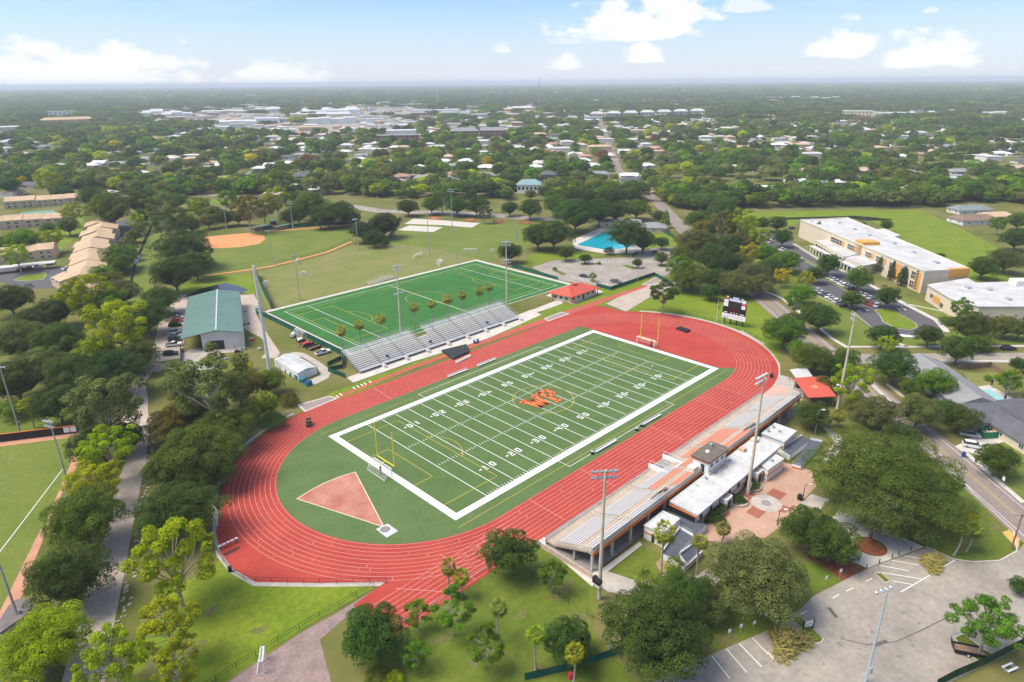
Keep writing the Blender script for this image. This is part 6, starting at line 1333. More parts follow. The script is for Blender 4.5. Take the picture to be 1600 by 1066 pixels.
# starting blocks rack / hurdles at the steeplechase corner
hd = thing('water_jump_barrier', 'red barrier with white blocks beside the sunken pit at the lower left of the track', 'barrier', (*(-95.2,0.27), 0)); oh = (*(-95.2,0.27), 0)
MB(oh).bar((*(-96.64,0.6), .95), (*(-93.02,0.65), .95), .3, .25).build('beam', REDMETAL, hd)
for i in range(5): q = lerp((-96.5,0.6), (-93.16,0.64), i/4); MB(oh).box(q[0], q[1], .83, .62, .36, .27, ang((-96.64,0.6), (-93.02,0.65))).build('white_block', WHITE, hd)
for t in (.03, .97): q = lerp((-96.64,0.6), (-93.02,0.65), t); MB(oh).tube((*q, 0), (*q, .9), .12).build('leg', BLACK, hd)
sheet('sunken_pit_shadow_sheet', [(-96.77,-0.96),(-93.55,-0.84),(-93.44,-1.81),(-96.73,-2.1)], .062, mat('pit_shadow', (.10, .03, .025)))  # flat sheet; the pit's inner shadow is painted as a dark colour
tb = thing('trash_can', 'dark bin beside the lower left track fence', 'bin', (*(-97.85,-7.1), 0)); MB().tube((0, 0, 0), (0, 0, 1.0), .38, n=10).build('body', BLACK, tb); MB().tube((0, 0, 1.0), (0, 0, 1.1), .42, n=10).build('lid', BLACK, tb)
for q, lab in (((61.97,-41.65), 'black bin at the track bend on the concourse'), ((60.26,-50.81), 'black bin on the concourse beside the red canopy'), ((2.67,-75.91), 'dark bin on the plaza beside the lantern post'), ((37.16,-48.46), 'black box beside the track at the far end of the grandstand'), ((-50.49,-59.61), 'black and blue bin at the foot of the near grandstand pole'), ((49.26,-97.4), 'blue wheeled bin at the kerb of the driveway'), ((73.35,-98.33), 'grey wheeled bin beside the cream garage')):
    o = thing('trash_can', lab, 'bin', (*q, .06)); mm = BLUE if 'blue wheeled' in lab else (CONC_DARK if 'grey' in lab else BLACK); MB().bx(-.45, .45, -.4, .4, .1, 1.15).build('body', mm, o); MB().bx(-.48, .48, -.43, .43, 1.15, 1.25).build('lid', mm, o)
# bollards and small signs
for i in range(6):
    q = ((-10.85,-94.7), (-7.46,-95.92), (-4,-97.18), (-2.29,-97.83), (0.87,-99.12), (4.36,-100.43))[i]
    o = thing('bollard', 'thin black bollard in the row between the pale walk and the parking stalls', 'bollard', (*q, .05), 0, 'black bollards'); MB().tube((0, 0, 0), (0, 0, 1.05), .09, n=8).build('post', BLACK, o); MB().tube((0, 0, .8), (0, 0, .92), .1, n=8).build('band', mat('bollard_orange', (.5, .15, .08)), o)
def small_sign(label, b, face, col=WHITE, w=.55, h=.75, two=False):
    o = thing('small_sign', label, 'sign', (*b[:2], 0), face); 
    if two:
        for s in (-w/2-.1, w/2+.1): MB().bx(-.09, .09, s-.09, s+.09, 0, 2.1).build('post', BLACK, o)
        MB().bx(-.04, .04, -w/2, w/2, .75, 1.9).build('panel', col, o); MB().bx(-.06, -.04, -w*.35, w*.35, 1.2, 1.5).build('printed_lines', mat('faint_print', (.5, .5, .48)), o)
    else: MB().tube((0, 0, 0), (0, 0, b[2]), .035).build('post', STEEL, o); MB().bx(-.05, -.02, -w/2, w/2, b[2]-h, b[2]).build('panel', col, o)
    return o
small_sign('white notice board on two dark posts in the grass island of the car park', (-34.02,-92.96), RAD(60), WHITE, 1.7, two=True)
for i, b in enumerate(((-17.43,-92.04,2.41), (-21.03,-90.82,2.24), (-40.44,-86.24,1.85), (-42.99,-85.07,2.12), (-45.4,-84.22,2.11), (-37.23,-86.79,1.87))):
    small_sign(('white parking sign at the tip of the red mulch bed', 'white parking sign left of the red mulch bed', 'white parking sign under the grey green oak', 'white parking sign in the middle of the verge by the large oak', 'white parking sign nearest the large dark oak', 'bare steel sign post at the edge of the car park')[i], b, RAD(60))
small_sign('white speed sign on the verge of the main road', (40.56,-107.06,2.6), RAD(-45), WHITE, .8, 1.0)
rs = thing('red_flag_marker', 'small red object at the palm lawn fence', 'marker', (*(-70.39,-70.33), 0)); MB().tube((0, 0, 0), (0, 0, 1.0), .4, n=8).build('barrel', REDP, rs); MB().tube((0, 0, 1.0), (0, 0, 1.08), .43, n=8).build('lid', REDP, rs)
sb2 = thing('solar_sign', 'dark and white solar device on a thin post in front of the grandstand pole', 'sign', (*(-54.18,-62.97,4.38)[:2], 0)); MB().tube((0, 0, 0), (0, 0, 4.2), .06).build('post', STEEL, sb2); MB().bx(-.5, .5, -.6, .6, 4.2, 4.9).build('panel', BLACK, sb2); MB().bx(-.3, .5, -.5, .5, 3.4, 3.9).build('battery_box', WHITE, sb2)
pb2 = thing('picnic_bench', 'white bench on the brown grass in the lower right corner', 'bench', (*(-19.69,-119.31), 0), ang((-20.92,-118.76), (-18.45,-119.86)), None)
for s in (-.45, .45): MB().bx(-1.2, 1.2, s-.17, s+.17, .45, .5).build('seat', WHITE, pb2)
for x in (-.9, .9): MB().bx(x-.06, x+.06, -.6, .6, 0, .45).build('leg', STEEL, pb2)
ds = thing('dumpster', 'green open dumpster full of orange debris on the driveway', 'dumpster', (*(66.07,-99.91), 0), aD+.5); mb = MB()
mb.bx(-3, 3, -1.2, -1.1, .2, 1.9).bx(-3, 3, 1.1, 1.2, .2, 1.9).bx(-3, -2.9, -1.1, 1.1, .2, 1.9).bx(2.9, 3, -1.1, 1.1, .2, 1.9).bx(-2.9, 2.9, -1.1, 1.1, .2, .3); mb.build('container', mat('dumpster_green', (.03, .19, .10)), ds)
mb = MB()
for i in range(16): mb.box(rnd.uniform(-2.3, 2.3), rnd.uniform(-.7, .7), .3, rnd.uniform(.4, 1.1), rnd.uniform(.3, .8), rnd.uniform(.8, 1.6), rnd.uniform(0, 3), m=rnd.choice((0, 0, 1)))
mb.build('debris', [mat('orange_debris', (.45, .20, .10), n=.5, amt=.4), OFFWHITE], ds)['kind'] = 'stuff'
for q, lab in (((101.07,-93.02), 'closed dark patio umbrella beside the pale pool'), ((92.56,-98.01), 'short dark patio umbrella at the pool corner')):
    o = thing('patio_umbrella', lab, 'umbrella', (*q, .1)); MB().tube((0, 0, 0), (0, 0, 2.6), .04).build('pole', STEEL, o); MB().tube((0, 0, .9), (0, 0, 2.7), .28, .12, n=8).build('canopy', BLACK, o)
pr = thing('person', 'tiny figure in pale top and red shorts standing on the football field', 'person', (*(40.84,-11.03), .09))
bm = [((0, 0, .98), .13), ((0, 0, 1.25), .15), ((0, 0, 1.45), .12), ((0, 0, 1.55), .06), ((0, 0, 1.68), .11), ((0, .1, .9), .1), ((.03, .12, .48), .07), ((0, .13, .05), .05), ((0, -.1, .9), .1), ((.1, -.12, .48), .07), ((.03, -.13, .05), .05), ((0, .22, 1.42), .06), ((.05, .28, 1.15), .05), ((.15, .27, .92), .04), ((0, -.22, 1.42), .06), ((.05, -.28, 1.15), .05), ((.15, -.27, .92), .04)]
me = bpy.data.meshes.new('body'); me.from_pydata([b[0] for b in bm], [(0, 1), (1, 2), (2, 3), (3, 4), (0, 5), (5, 6), (6, 7), (0, 8), (8, 9), (9, 10), (2, 11), (11, 12), (12, 13), (2, 14), (14, 15), (15, 16)], [])
bo = bpy.data.objects.new('body', me); COL.objects.link(bo); bo.parent = pr; md_ = bo.modifiers.new('skin', 'SKIN')
for i, b in enumerate(bm): me.skin_vertices[0].data[i].radius = (b[1], b[1])
me.skin_vertices[0].data[0].use_root = True; bo.modifiers.new('sub', 'SUBSURF').render_levels = 1; me.materials.append(mat('skin', (.45, .28, .20)))
MB().tube((0, 0, 1.0), (0, 0, 1.5), .20, .22, n=8).build('shirt', WHITE, pr); MB().tube((0, 0, .62), (0, 0, 1.02), .24, .20, n=8).build('shorts', REDP, pr)
# brush piles of palm fronds
FROND = mat('dry_frond', (.36, .25, .07), n=.7, col2=(.20, .22, .05))
for q, rx, ry, hh, lab in (((-0.5,-103.41), 3.0, 1.7, 2.0, 'pile of dry palm fronds on the striped stalls'), ((-39.47,-92), 4.0, 2.8, 2.8, 'large pile of yellow brown palm fronds at the car park edge')):
    o = thing('brush_pile', lab, 'brush pile', (*q, .03)); mb = MB()
    for i in range(520):
        a = rnd.uniform(0, 6.28); r_ = math.sqrt(rnd.random()); lump = 1+.35*math.sin(3*a+rx); x, y = rx*r_*lump*math.cos(a), ry*r_*lump*math.sin(a); z = hh*(1-r_*r_)*rnd.uniform(.15, 1)+.08; d = Vector((rnd.uniform(-1, 1), rnd.uniform(-1, 1), rnd.uniform(-.5, .6))).normalized()*rnd.uniform(.5, 1.3); s = d.orthogonal().normalized()*rnd.uniform(.06, .2)
        p = Vector((x, y, z)); mb.face([p-d-s*.3, p+s, p+d, p-s])
    mb.build('fronds', FROND, o)['kind'] = 'stuff'


# ================================================================== TREES
def quads_mesh(name, V, Q, mats, mi=None, var=None):
    me = bpy.data.meshes.new(name); nv, nq = len(V), len(Q)
    me.vertices.add(nv); me.vertices.foreach_set('co', np.asarray(V, dtype=np.float32).ravel())
    me.loops.add(nq*4); me.loops.foreach_set('vertex_index', np.asarray(Q, dtype=np.int32).ravel())
    me.polygons.add(nq); me.polygons.foreach_set('loop_start', np.arange(0, nq*4, 4, dtype=np.int32)); me.polygons.foreach_set('loop_total', np.full(nq, 4, dtype=np.int32))
    for m_ in mats: me.materials.append(m_)
    if mi is not None: me.polygons.foreach_set('material_index', np.asarray(mi, dtype=np.int32))
    if var is not None:
        at = me.attributes.new('leafvar', 'FLOAT', 'FACE'); at.data.foreach_set('value', np.asarray(var, dtype=np.float32))
    me.update(calc_edges=True); me.validate(); return me
def leaf_cloud(rs, clumps, n, leaf, flat=.8, inner=.72, up=-.35):
    """leaf quads spread over the shells of round clumps (x, y, z, r); those buried in a neighbouring clump are dropped"""
    C = np.array(clumps); w = C[:, 3]**2; idx = rs.choice(len(C), size=n, p=w/w.sum())
    d = rs.normal(size=(n, 3)); d /= np.linalg.norm(d, axis=1)[:, None]
    low = d[:, 2] < up; d[low, 2] *= -1
    rad = C[idx, 3]*(inner+(1.06-inner)*rs.random(n)**.5)
    pos = C[idx, :3]+d*rad[:, None]*np.array([1, 1, flat])
    keep = np.ones(n, bool)
    for j in range(len(C)):
        q = (pos-C[j, :3])/np.array([1, 1, flat]); keep &= ~((np.einsum('ij,ij->i', q, q) < (C[j, 3]*.70)**2) & (idx != j))
    pos, d, idx = pos[keep], d[keep], idx[keep]; n = len(pos)
    nn = d+rs.normal(size=(n, 3))*.36+np.array([0, 0, .55]); nn /= np.linalg.norm(nn, axis=1)[:, None]
    t = np.cross(nn, rs.normal(size=(n, 3))); t /= np.linalg.norm(t, axis=1)[:, None]; b = np.cross(nn, t)
    s = leaf*(.55+.9*rs.random(n))[:, None]; e = (.55+.4*rs.random(n))[:, None]
    V = np.stack([pos-t*s*.5, pos+b*s*e*.5, pos+t*s*.5, pos-b*s*e*.5], 1).reshape(-1, 3)
    cv = rs.random(len(C)); var = np.clip(.5*cv[idx]+.5*rs.random(n), 0, 1)
    return V, var
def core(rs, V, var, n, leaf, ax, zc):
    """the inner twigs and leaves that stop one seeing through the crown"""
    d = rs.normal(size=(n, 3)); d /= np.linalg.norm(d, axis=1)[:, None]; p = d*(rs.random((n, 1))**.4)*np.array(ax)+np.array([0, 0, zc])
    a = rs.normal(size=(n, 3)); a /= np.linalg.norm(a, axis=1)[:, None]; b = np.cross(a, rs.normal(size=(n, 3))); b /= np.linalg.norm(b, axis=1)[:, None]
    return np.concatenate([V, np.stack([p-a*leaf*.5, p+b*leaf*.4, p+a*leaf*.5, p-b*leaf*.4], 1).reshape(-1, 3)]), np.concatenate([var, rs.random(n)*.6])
def crown_clumps(rs, k, ax, zc, rmin, rmax, shell=.70, low=-.45, lumpy=.12):
    out = []
    for i in range(k):
        z = low+(1-low)*(i+.5)/k; a = i*2.399963+rs.random()*.8; h = math.sqrt(max(0, 1-min(1, z*z)))
        f = shell*(1+rs.normal()*lumpy)
        out.append((math.cos(a)*h*f*ax[0], math.sin(a)*h*f*ax[1], zc+z*f*ax[2], rs.uniform(rmin, rmax)))
    return out
def limbs(rs, clumps, zc, r0, z_split, n, bend=.12):
    mb = MB(); lean = Vector((rs.normal()*.03, rs.normal()*.03, z_split)); mb.tube((0, 0, -.02), lean, r0, r0*.72, n=7)
    pick = sorted(range(len(clumps)), key=lambda i: rs.random())[:n]
    for i in pick:
        c = Vector(clumps[i][:3]); m_ = lean.lerp(c, .5)+Vector((rs.normal()*bend, rs.normal()*bend, .05)); mb.tube(lean*.9, m_, r0*.5, r0*.3, n=5, cap=False); mb.tube(m_, lean.lerp(c, .93), r0*.3, r0*.10, n=5, cap=False)
    return mb
def tree_mesh(seed, kind):
    rs = np.random.RandomState(seed)
    if kind == 'oak':
        cl = crown_clumps(rs, 64, (1, 1, .80), .95, .14, .29, .77, -.5)+[(rs.normal()*.2, rs.normal()*.2, 1.0+rs.normal()*.1, .48) for _ in range(3)]
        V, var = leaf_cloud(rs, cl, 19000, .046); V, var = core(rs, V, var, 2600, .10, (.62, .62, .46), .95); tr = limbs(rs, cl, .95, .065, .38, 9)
    elif kind == 'bigoak':
        cl = crown_clumps(rs, 95, (1, 1, .72), .85, .12, .25, .80, -.45)+[(rs.normal()*.25, rs.normal()*.25, .9+rs.normal()*.1, .40) for _ in range(5)]
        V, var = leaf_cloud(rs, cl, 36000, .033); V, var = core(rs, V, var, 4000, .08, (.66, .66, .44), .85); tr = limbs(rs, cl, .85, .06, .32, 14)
    elif kind == 'wide':
        cl = crown_clumps(rs, 150, (1, 1, .86), .85, .10, .24, .80, -.62, .15)+[(rs.normal()*.25, rs.normal()*.25, .9+rs.normal()*.1, .40) for _ in range(5)]
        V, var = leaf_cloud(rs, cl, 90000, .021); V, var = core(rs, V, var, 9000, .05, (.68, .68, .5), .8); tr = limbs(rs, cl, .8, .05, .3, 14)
    elif kind == 'airy':
        cl = crown_clumps(rs, 34, (1, 1, .95), 1.5, .14, .26, .74, -.75, .2)
        V, var = leaf_cloud(rs, cl, 7600, .062, .7, .4, -.8); tr = limbs(rs, cl, 1.5, .05, .75, 20)
    elif kind == 'cyp':
        cl = []
        for i in range(46):
            z = rs.uniform(.85, 2.55); w = (1.0-abs((z-1.45)/1.25)**1.6)*.95+.06; a = rs.random()*6.283; f = rs.uniform(.35, .95)*w
            cl.append((math.cos(a)*f, math.sin(a)*f, z, rs.uniform(.11, .22)))
        V, var = leaf_cloud(rs, cl, 7000, .062, .6, .2, -.9)
        tr = MB().tube((0, 0, 0), (0, 0, 2.45), .05, .012, n=7)
        for c in cl[::2]: tr.tube((0, 0, max(.5, c[2]-.25)), c[:3], .016, .006, n=4, cap=False)
    elif kind == 'bush':
        cl = crown_clumps(rs, 22, (1, 1, .65), .55, .22, .36, .66, -.6); V, var = leaf_cloud(rs, cl, 6000, .065); tr = limbs(rs, cl, .5, .05, .2, 6)
    elif kind == 'col':
        cl = []
        for i in range(34):
            z = .25+3.0*(i+.5)/34; w = min(1, (3.4-z)/2.2)*.62; a = i*2.4+rs.random(); cl.append((math.cos(a)*w, math.sin(a)*w, z, rs.uniform(.28, .42)*min(1, (3.6-z)/1.6+.2)))
        V, var = leaf_cloud(rs, cl, 8000, .085, .9); tr = MB().tube((0, 0, 0), (0, 0, 2.8), .07, .02, n=6)
    return quads_mesh('crown_'+kind, V, np.arange(len(V)).reshape(-1, 4), [LEAF], None, var), tr.mesh('trunk_'+kind, PALE_BARK if kind in ('airy', 'cyp') else BARK)
KINDS = {'wide': 1, 'oak': 6, 'bigoak': 3, 'airy': 4, 'cyp': 3, 'bush': 3, 'col': 2}
TM = {k: [tree_mesh(100+17*i+len(k)*7, k) for i in range(n)] for k, n in KINDS.items()}
TINTS = {'D': (.062, .112, .022), 'K': (.045, .082, .022), 'M': (.095, .155, .024), 'G': (.125, .155, .050), 'L': (.26, .325, .012), 'Y': (.27, .335, .010), 'B': (.140, .150, .032), 'V': (.105, .205, .018), 'H': (.36, .32, .014), 'R': (.18, .10, .05)}
NT = [0]
def tree(x, y, Rr, kind, tint, label=None, group=None):
    k = 'bigoak' if kind == 'oak' and Rr > 6.4 else kind
    cm, tm_ = TM[k][rnd.randrange(len(TM[k]))]
    o = thing({'cyp': 'cypress_tree', 'col': 'magnolia_tree', 'bush': 'shrub', 'airy': 'open_tree'}.get(kind, 'oak_tree'), label, 'shrub' if kind == 'bush' else 'tree', (x, y, 0), rnd.uniform(0, 6.283), group)
    o.scale = (Rr*rnd.uniform(.9, 1.1), Rr*rnd.uniform(.9, 1.1), Rr*rnd.uniform(.90, 1.06)*(.62 if kind == 'wide' else 1))
    for nm, me in (('trunk', tm_), ('crown', cm)):
        c = bpy.data.objects.new(nm, me); COL.objects.link(c); c.parent = o
        if nm == 'crown': c['tint'] = [v*rnd.uniform(1.0, 1.24) for v in TINTS[tint]]
    NT[0] += 1; return o
NAMED_TREES = [
(-121.17,4.18,7.11,'oak','D',"round dark oak beside the gravel road above the grey dugout"),
(-114.67,20.52,7.74,'oak','M',"broad green oak between the ball field clay and the gravel road"),
(-128.58,-9.66,6.49,'oak','L',"yellow green oak in the bottom left corner"),
(-107.91,-10.13,6.33,'airy','Y',"yellow green open tree at the corner of the bright lawn"),
(-113.64,-23.15,4.48,'cyp','L',"yellow green slender tree beside the bright lawn, right of the gravel road"),
(-121.74,-21.83,4.5,'airy','L',"yellow green open tree at the bottom edge beside the gravel road"),
(-115.14,-30.02,3.49,'cyp','L',"small light tree at the bottom edge between road verge and bright lawn"),
(-100.28,10.11,8.4,'oak','D',"large dark oak overhanging the left bend of the red track"),
(-89.29,28.41,9.86,'oak','M',"broad green oak filling the strip between gravel road and track bend"),
(-79.29,38.75,7.83,'oak','M',"green oak beside the rusty goal frame at the track bend"),
(-86.26,53.65,6.74,'oak','B',"olive oak on the right side of the gravel road"),
(-76.73,48.63,8.79,'airy','G',"sparse grey green tree in front of the shed apron"),
(-64.98,60.98,7.46,'oak','B',"olive tree in front of the maintenance shed right of the sparse one"),
(-55.78,61.2,5.02,'oak','M',"green tree at the foot of the very tall thick pole"),
(-54.7,51.2,3.2,'bush','B',"brownish shrub below the teal bins"),
(-53.71,84.31,3.15,'bush','H',"small yellowish shrub beside the shed apron"),
(-80.16,56.51,5.24,'oak','G',"grey green tree at the fork of the gravel road"),
(-64.81,41.52,3.87,'bush','M',"green shrub clump below the palm cluster by the track"),
(-95.86,31.1,5.35,'oak','D',"dark oak at the edge of the gravel road below the pale tree"),
(-87.96,22.41,5.62,'oak','M',"green oak closest to the upper left bend of the track"),
(-77,69.82,4.82,'oak','B',"olive oak left of the sparse grey green tree by the apron"),
(-99.12,61.21,7.52,'airy','G',"grey green open tree left of the gravel road"),
(-96.8,55.33,4.91,'oak','D',"dark oak shading the gravel road bend"),
(-105.04,56.24,5.4,'oak','D',"dark oak behind the corner of the ball field warning track"),
(-103.72,44.12,5.43,'airy','L',"bright yellow green tree leaning over the gravel road"),
(-110.09,33.37,4.63,'airy','L',"lower bright yellow green tree beside the ball field clay"),
(-105.09,86.33,6.39,'oak','D',"dark oak behind the black outfield wall"),
(-113.98,99.79,5.08,'bush','V',"bright green bushes behind the outfield wall at the left edge"),
(-93.7,91.63,7.14,'oak','D',"dark oak where the woods meet the gravel road"),
(-88.96,94.96,9.23,'oak','K',"very dark spreading oak above the gravel road fork"),
(-77.82,109.34,7.12,'oak','D',"dark green oak leaning over the parked cars road"),
(-97.28,103.2,8.47,'oak','D',"dark oak in the lower woods right of the ball field light pole"),
(-102.32,114.98,9.05,'oak','G',"grey green mossy oak in the left woods"),
(-110.35,110.72,8.7,'oak','D',"dark oak at the left edge above the light pole"),
(-102.68,145.26,9.49,'oak','G',"grey oak with bare twigs at the left edge"),
(-93.81,133.52,8.99,'oak','D',"dark oak in the centre of the left woods"),
(-86.14,123.23,7.24,'oak','L',"bright yellow green crown lowest in the left woods"),
(-78.43,123.06,7.77,'airy','L',"bright yellow green crown in the middle of the left woods"),
(-77.29,159.53,8.15,'airy','L',"bright yellow green round crown at the top of the left woods"),
(-73.05,154.53,6.72,'airy','V',"green crown between the bright yellow green crowns"),
(-66.16,159.68,6.47,'oak','L',"small bright crown beside the dark oak by the parked cars"),
(-63.28,143.87,9.12,'oak','D',"dark round oak at the end of the car row by the shed"),
(-50.94,166.29,7.87,'oak','D',"dark oak above the parked cars beside the pond lawn"),
(-59.13,187.86,7.59,'oak','G',"olive grey oak behind the bright crowns"),
(-85.47,178.66,8.44,'oak','D',"dark oak below the apartment drive"),
(-92.97,173.96,7.23,'oak','D',"dark oak in the upper left woods below the drive"),
(-94.54,208.72,8.37,'oak','D',"dark oak at the left edge below the apartment lawn"),
(-72.71,206.64,6.6,'oak','D',"dark small oak at the end of the apartment wing"),
(-17.26,231.63,12.95,'oak','D',"big dark oak left of the orange clay infield"),
(-36.04,191.16,10.9,'oak','D',"big dark oak above the pond beside the canal path"),
(-20.65,208.13,8.63,'oak','D',"dark oak leaning over the softball grass"),
(-5.89,283.85,9.45,'airy','G',"grey green tree at the top of the canal path"),
(17.67,326.09,8.16,'oak','M',"green oak left of the light pole by the clay"),
(-36.95,370.71,7.23,'oak','M',"green tree between the apartment rows"),
(-46.62,377.58,5.21,'oak','M',"small green tree in front of the middle apartment row"),
(-68.02,328.63,9.93,'oak','V',"mid green trees in front of the carport block"),
(-56.09,324.55,5.4,'airy','L',"pale yellow green tree in the apartment courtyard"),
(-74.33,338.43,7.15,'oak','M',"green tree at the left edge in the apartment courtyard"),
(-78.03,287.42,5.48,'airy','L',"pale tree in front of the white carport"),
(-26.64,400.56,5.97,'airy','Y',"yellowish tree behind the middle apartment row"),
(-10.77,373.63,14.21,'oak','M',"broad green oak beyond the long apartment row"),
(17.15,400.82,13.6,'oak','D',"dark oak beyond the far end of the canal path"),
(15.27,355.45,9.3,'airy','G',"grey green tree near the canal path end"),
(-40.82,256.45,8.48,'oak','M',"green oak beside the lower end of the long apartment row"),
(-55.18,230.96,6.03,'oak','V',"bright green oak at the end of the apartment wing"),
(-15.46,318.23,4.98,'oak','M',"round green tree beside the apartment lot, middle of the canal row"),
(-3.38,348.76,4.91,'airy','L',"pale round tree at the top of the canal row"),
(-27.95,284.67,4.23,'airy','B',"olive tree at the lower end of the canal row"),
(-6.22,339.21,4.42,'oak','B',"olive round tree second in the canal row"),
(1.33,461.72,11.59,'oak','D',"dark oak behind the apartment blocks"),
(-5.93,523.6,8.82,'oak','D',"dark oak above the green tennis court"),
(-10.58,540.61,8.92,'airy','L',"yellow green tree above the tennis court"),
(-28.09,601.75,9.97,'oak','D',"dark oak at the left edge beyond the apartments"),
(-42.74,247.08,6.39,'oak','M',"green tree between the canal and the apartment wing"),
(-56.95,212.54,6.35,'oak','B',"olive tree at the foot of the canal path"),
(9.47,376.49,6.96,'oak','D',"dark tree at the top of the canal row"),
(-30.94,272.66,4.82,'oak','V',"fresh green tree low in the canal row"),
(19.08,318.14,6.06,'oak','D',"dark tree at the left end of the clay infield"),
(32.44,326.55,5.85,'oak','B',"olive tree behind the softball backstop"),
(44.07,326.6,7.23,'oak','D',"dark tree behind the middle of the clay infield"),
(50.58,322.13,5.98,'oak','M',"green tree behind the right end of the clay infield"),
(74.27,296.83,6.81,'oak','D',"dark tree right of the scorers tower"),
(82.07,270.66,7.44,'oak','D',"low dark oak behind the softball corner fence"),
(99.81,262.74,5.88,'oak','K',"dark oak at the softball corner by the side road"),
(51.23,390.26,7.52,'oak','M',"green oak beyond the softball backstop trees"),
(58.53,350.59,7.17,'airy','V',"light green tree beyond the clay infield trees"),
(105.78,353.91,7.7,'oak','D',"dark oak far behind the scorers tower"),
(44.06,413.88,8.65,'oak','M',"green oak left of the softball trees"),
(35.51,347.41,6.48,'airy','L',"yellow green tree behind the softball backstop"),
(46.16,349.58,6.62,'oak','M',"green tree behind the clay infield"),
(45.68,293.45,8.86,'airy','B',"umbrella shaped olive tree behind the softball field"),
(62.74,308.57,7.21,'airy','B',"olive tree left of the scorers tower"),
(77.85,319.46,7.92,'airy','L',"yellow green tree behind the scorers tower"),
(92.12,298.33,11.34,'oak','M',"green oak behind the softball foul line"),
(88.62,270.85,10.83,'oak','D',"dark oak beyond the softball far corner"),
(103.22,278.77,8.63,'oak','D',"dark oak nearest the side road behind the softball field"),
(80.69,296.49,7.72,'oak','D',"dark oak behind the scorers tower"),
(79.9,217.53,8.69,'oak','K',"left of the two very dark round oaks by the drill grass"),
(95.41,218.36,8.54,'oak','K',"right of the two very dark round oaks by the drill grass"),
(77.63,202.52,6.61,'oak','K',"low very dark oak between the two round oaks"),
(86.52,206.33,3.39,'bush','V',"bright shrub under the dark round oaks"),
(148.37,265.91,6.79,'oak','D',"dark oak beside the side road left of the light pole"),
(164.45,259.33,7.34,'oak','M',"green oak beyond the white pads"),
(169.86,254.13,7.31,'airy','V',"bright green tree beyond the side road"),
(172.32,240.36,8.12,'oak','D',"dark oak right of the tallest grey light pole"),
(180.2,228.26,8.07,'oak','D',"dark oak behind the second orange banner"),
(167.6,207.36,4.7,'airy','G',"pale grey tree between two orange banners"),
(196.93,212.67,5.85,'oak','D',"dark round oak behind the third orange banner"),
(198.67,194.48,7.89,'oak','D',"dark oak behind the last orange banner"),
(105.31,120.36,5.66,'oak','K',"small very dark oak beside the practice turf corner"),
(136.22,129.16,7.86,'oak','D',"dark oak left of the pool lawn tree"),
(141.87,121.81,9.96,'oak','D',"large dark oak left of the blue pool"),
(163.58,88.19,10.43,'oak','D',"large dark oak in front of the blue pool"),
(155.73,93.9,3.14,'bush','K',"dark shrub at the pool corner"),
(169.99,81.98,6.98,'oak','D',"dark oak right half beside the pool"),
(128.92,102.09,3.71,'oak','D',"small dark tree at the lamp post of the pool lot"),
(131.59,91.28,2.99,'oak','D',"small round tree on the pool lot island"),
(143.22,66.68,2.43,'oak','D',"small round tree on the middle island of the pool lot"),
(155.56,60.47,3.6,'oak','M',"green tree on the right island of the pool lot"),
(185.04,79.74,3.94,'oak','D',"dark round tree at the pool lot entrance"),
(173.51,76.49,1.75,'bush','M',"slim shrub at the pool lot entrance"),
(107.96,67.39,1.81,'airy','V',"bright young tree beside the dark car in the pool lot"),
(111.15,93.92,1.29,'bush','V',"tiny young tree on the left island of the pool lot"),
(135.54,85.07,1.16,'bush','V',"tiny shrub on the upper island of the pool lot"),
(236.43,110.54,3.28,'col','V',"bright green conical tree beside the road bend"),
(246.15,122.13,4.24,'oak','D',"dark tree left of the bright conical one"),
(91.4,18.32,4.91,'airy','D',"dark open tree on the lawn above the red apron"),
(186.06,143.08,11.11,'oak','D',"dark oak with bare branches behind the pool lawn"),
(210.51,144.68,9.93,'oak','D',"dark oak left of the pool house"),
(214.72,184.15,8.84,'oak','M',"green oak behind the pool lawn"),
(227.8,143.72,8.49,'oak','D',"dark oak behind the pool house"),
(246.24,139.83,8.67,'oak','M',"green oak behind the pool house roof"),
(181.87,57.79,8.85,'oak','G',"grey green oak beside the pool lot exit"),
(128.23,33.57,5.82,'airy','V',"open green tree at the lower right of the pool lot"),
(126.29,25.69,7.41,'oak','M',"green oak above the scoreboard lawn"),
(159.78,35.18,8.43,'oak','D',"dark oak in the middle of the trees by the road"),
(235.56,86.05,8.64,'oak','D',"dark oak right of the main road near the pool"),
(133.48,16.46,6.82,'oak','D',"dark oak behind the scoreboard lawn"),
(130.89,7.21,7.19,'oak','G',"grey oak behind the scoreboard, left"),
(144.96,6.02,7.4,'oak','G',"grey oak behind the scoreboard, right"),
(160.73,52.28,5.84,'oak','M',"green oak beside the pool lot exit, lower"),
(187.53,55.24,7.54,'oak','M',"green oak between the main road and the golden tree"),
(155.79,27.44,7.32,'oak','K',"very dark oak in the middle of the roadside trees"),
(162.7,23.1,6.75,'oak','M',"green oak left of the golden yellow tree"),
(138.69,-0.16,6.09,'oak','G',"grey green oak beside the main road above the scoreboard"),
(120.32,13.17,4.39,'oak','D',"dark low tree at the back of the scoreboard lawn"),
(123.87,28.51,4.87,'oak','M',"green tree at the end of the track end drive"),
(209.75,35.6,5.5,'airy','L',"pale green tree beside the far end of the school car park"),
(271.91,90.02,9.19,'oak','D',"dark oak at the corner of the school field and main road"),
(224.42,76.36,6.46,'oak','B',"olive oak on the verge behind the white car"),
(108.76,-27.97,4.34,'oak','M',"green tree on the verge between concourse and main road"),
(81.71,-41.45,4.3,'oak','V',"fresh green tree behind the concourse bend"),
(62.38,-58.02,3.08,'oak','B',"olive shrubby tree at the corner of the red canopy"),
(66.95,-88.86,3.86,'oak','D',"dark oak beside the gable end of the grey bungalow"),
(130.9,-82.99,3.96,'oak','M',"green oak at the street side of the low school wing"),
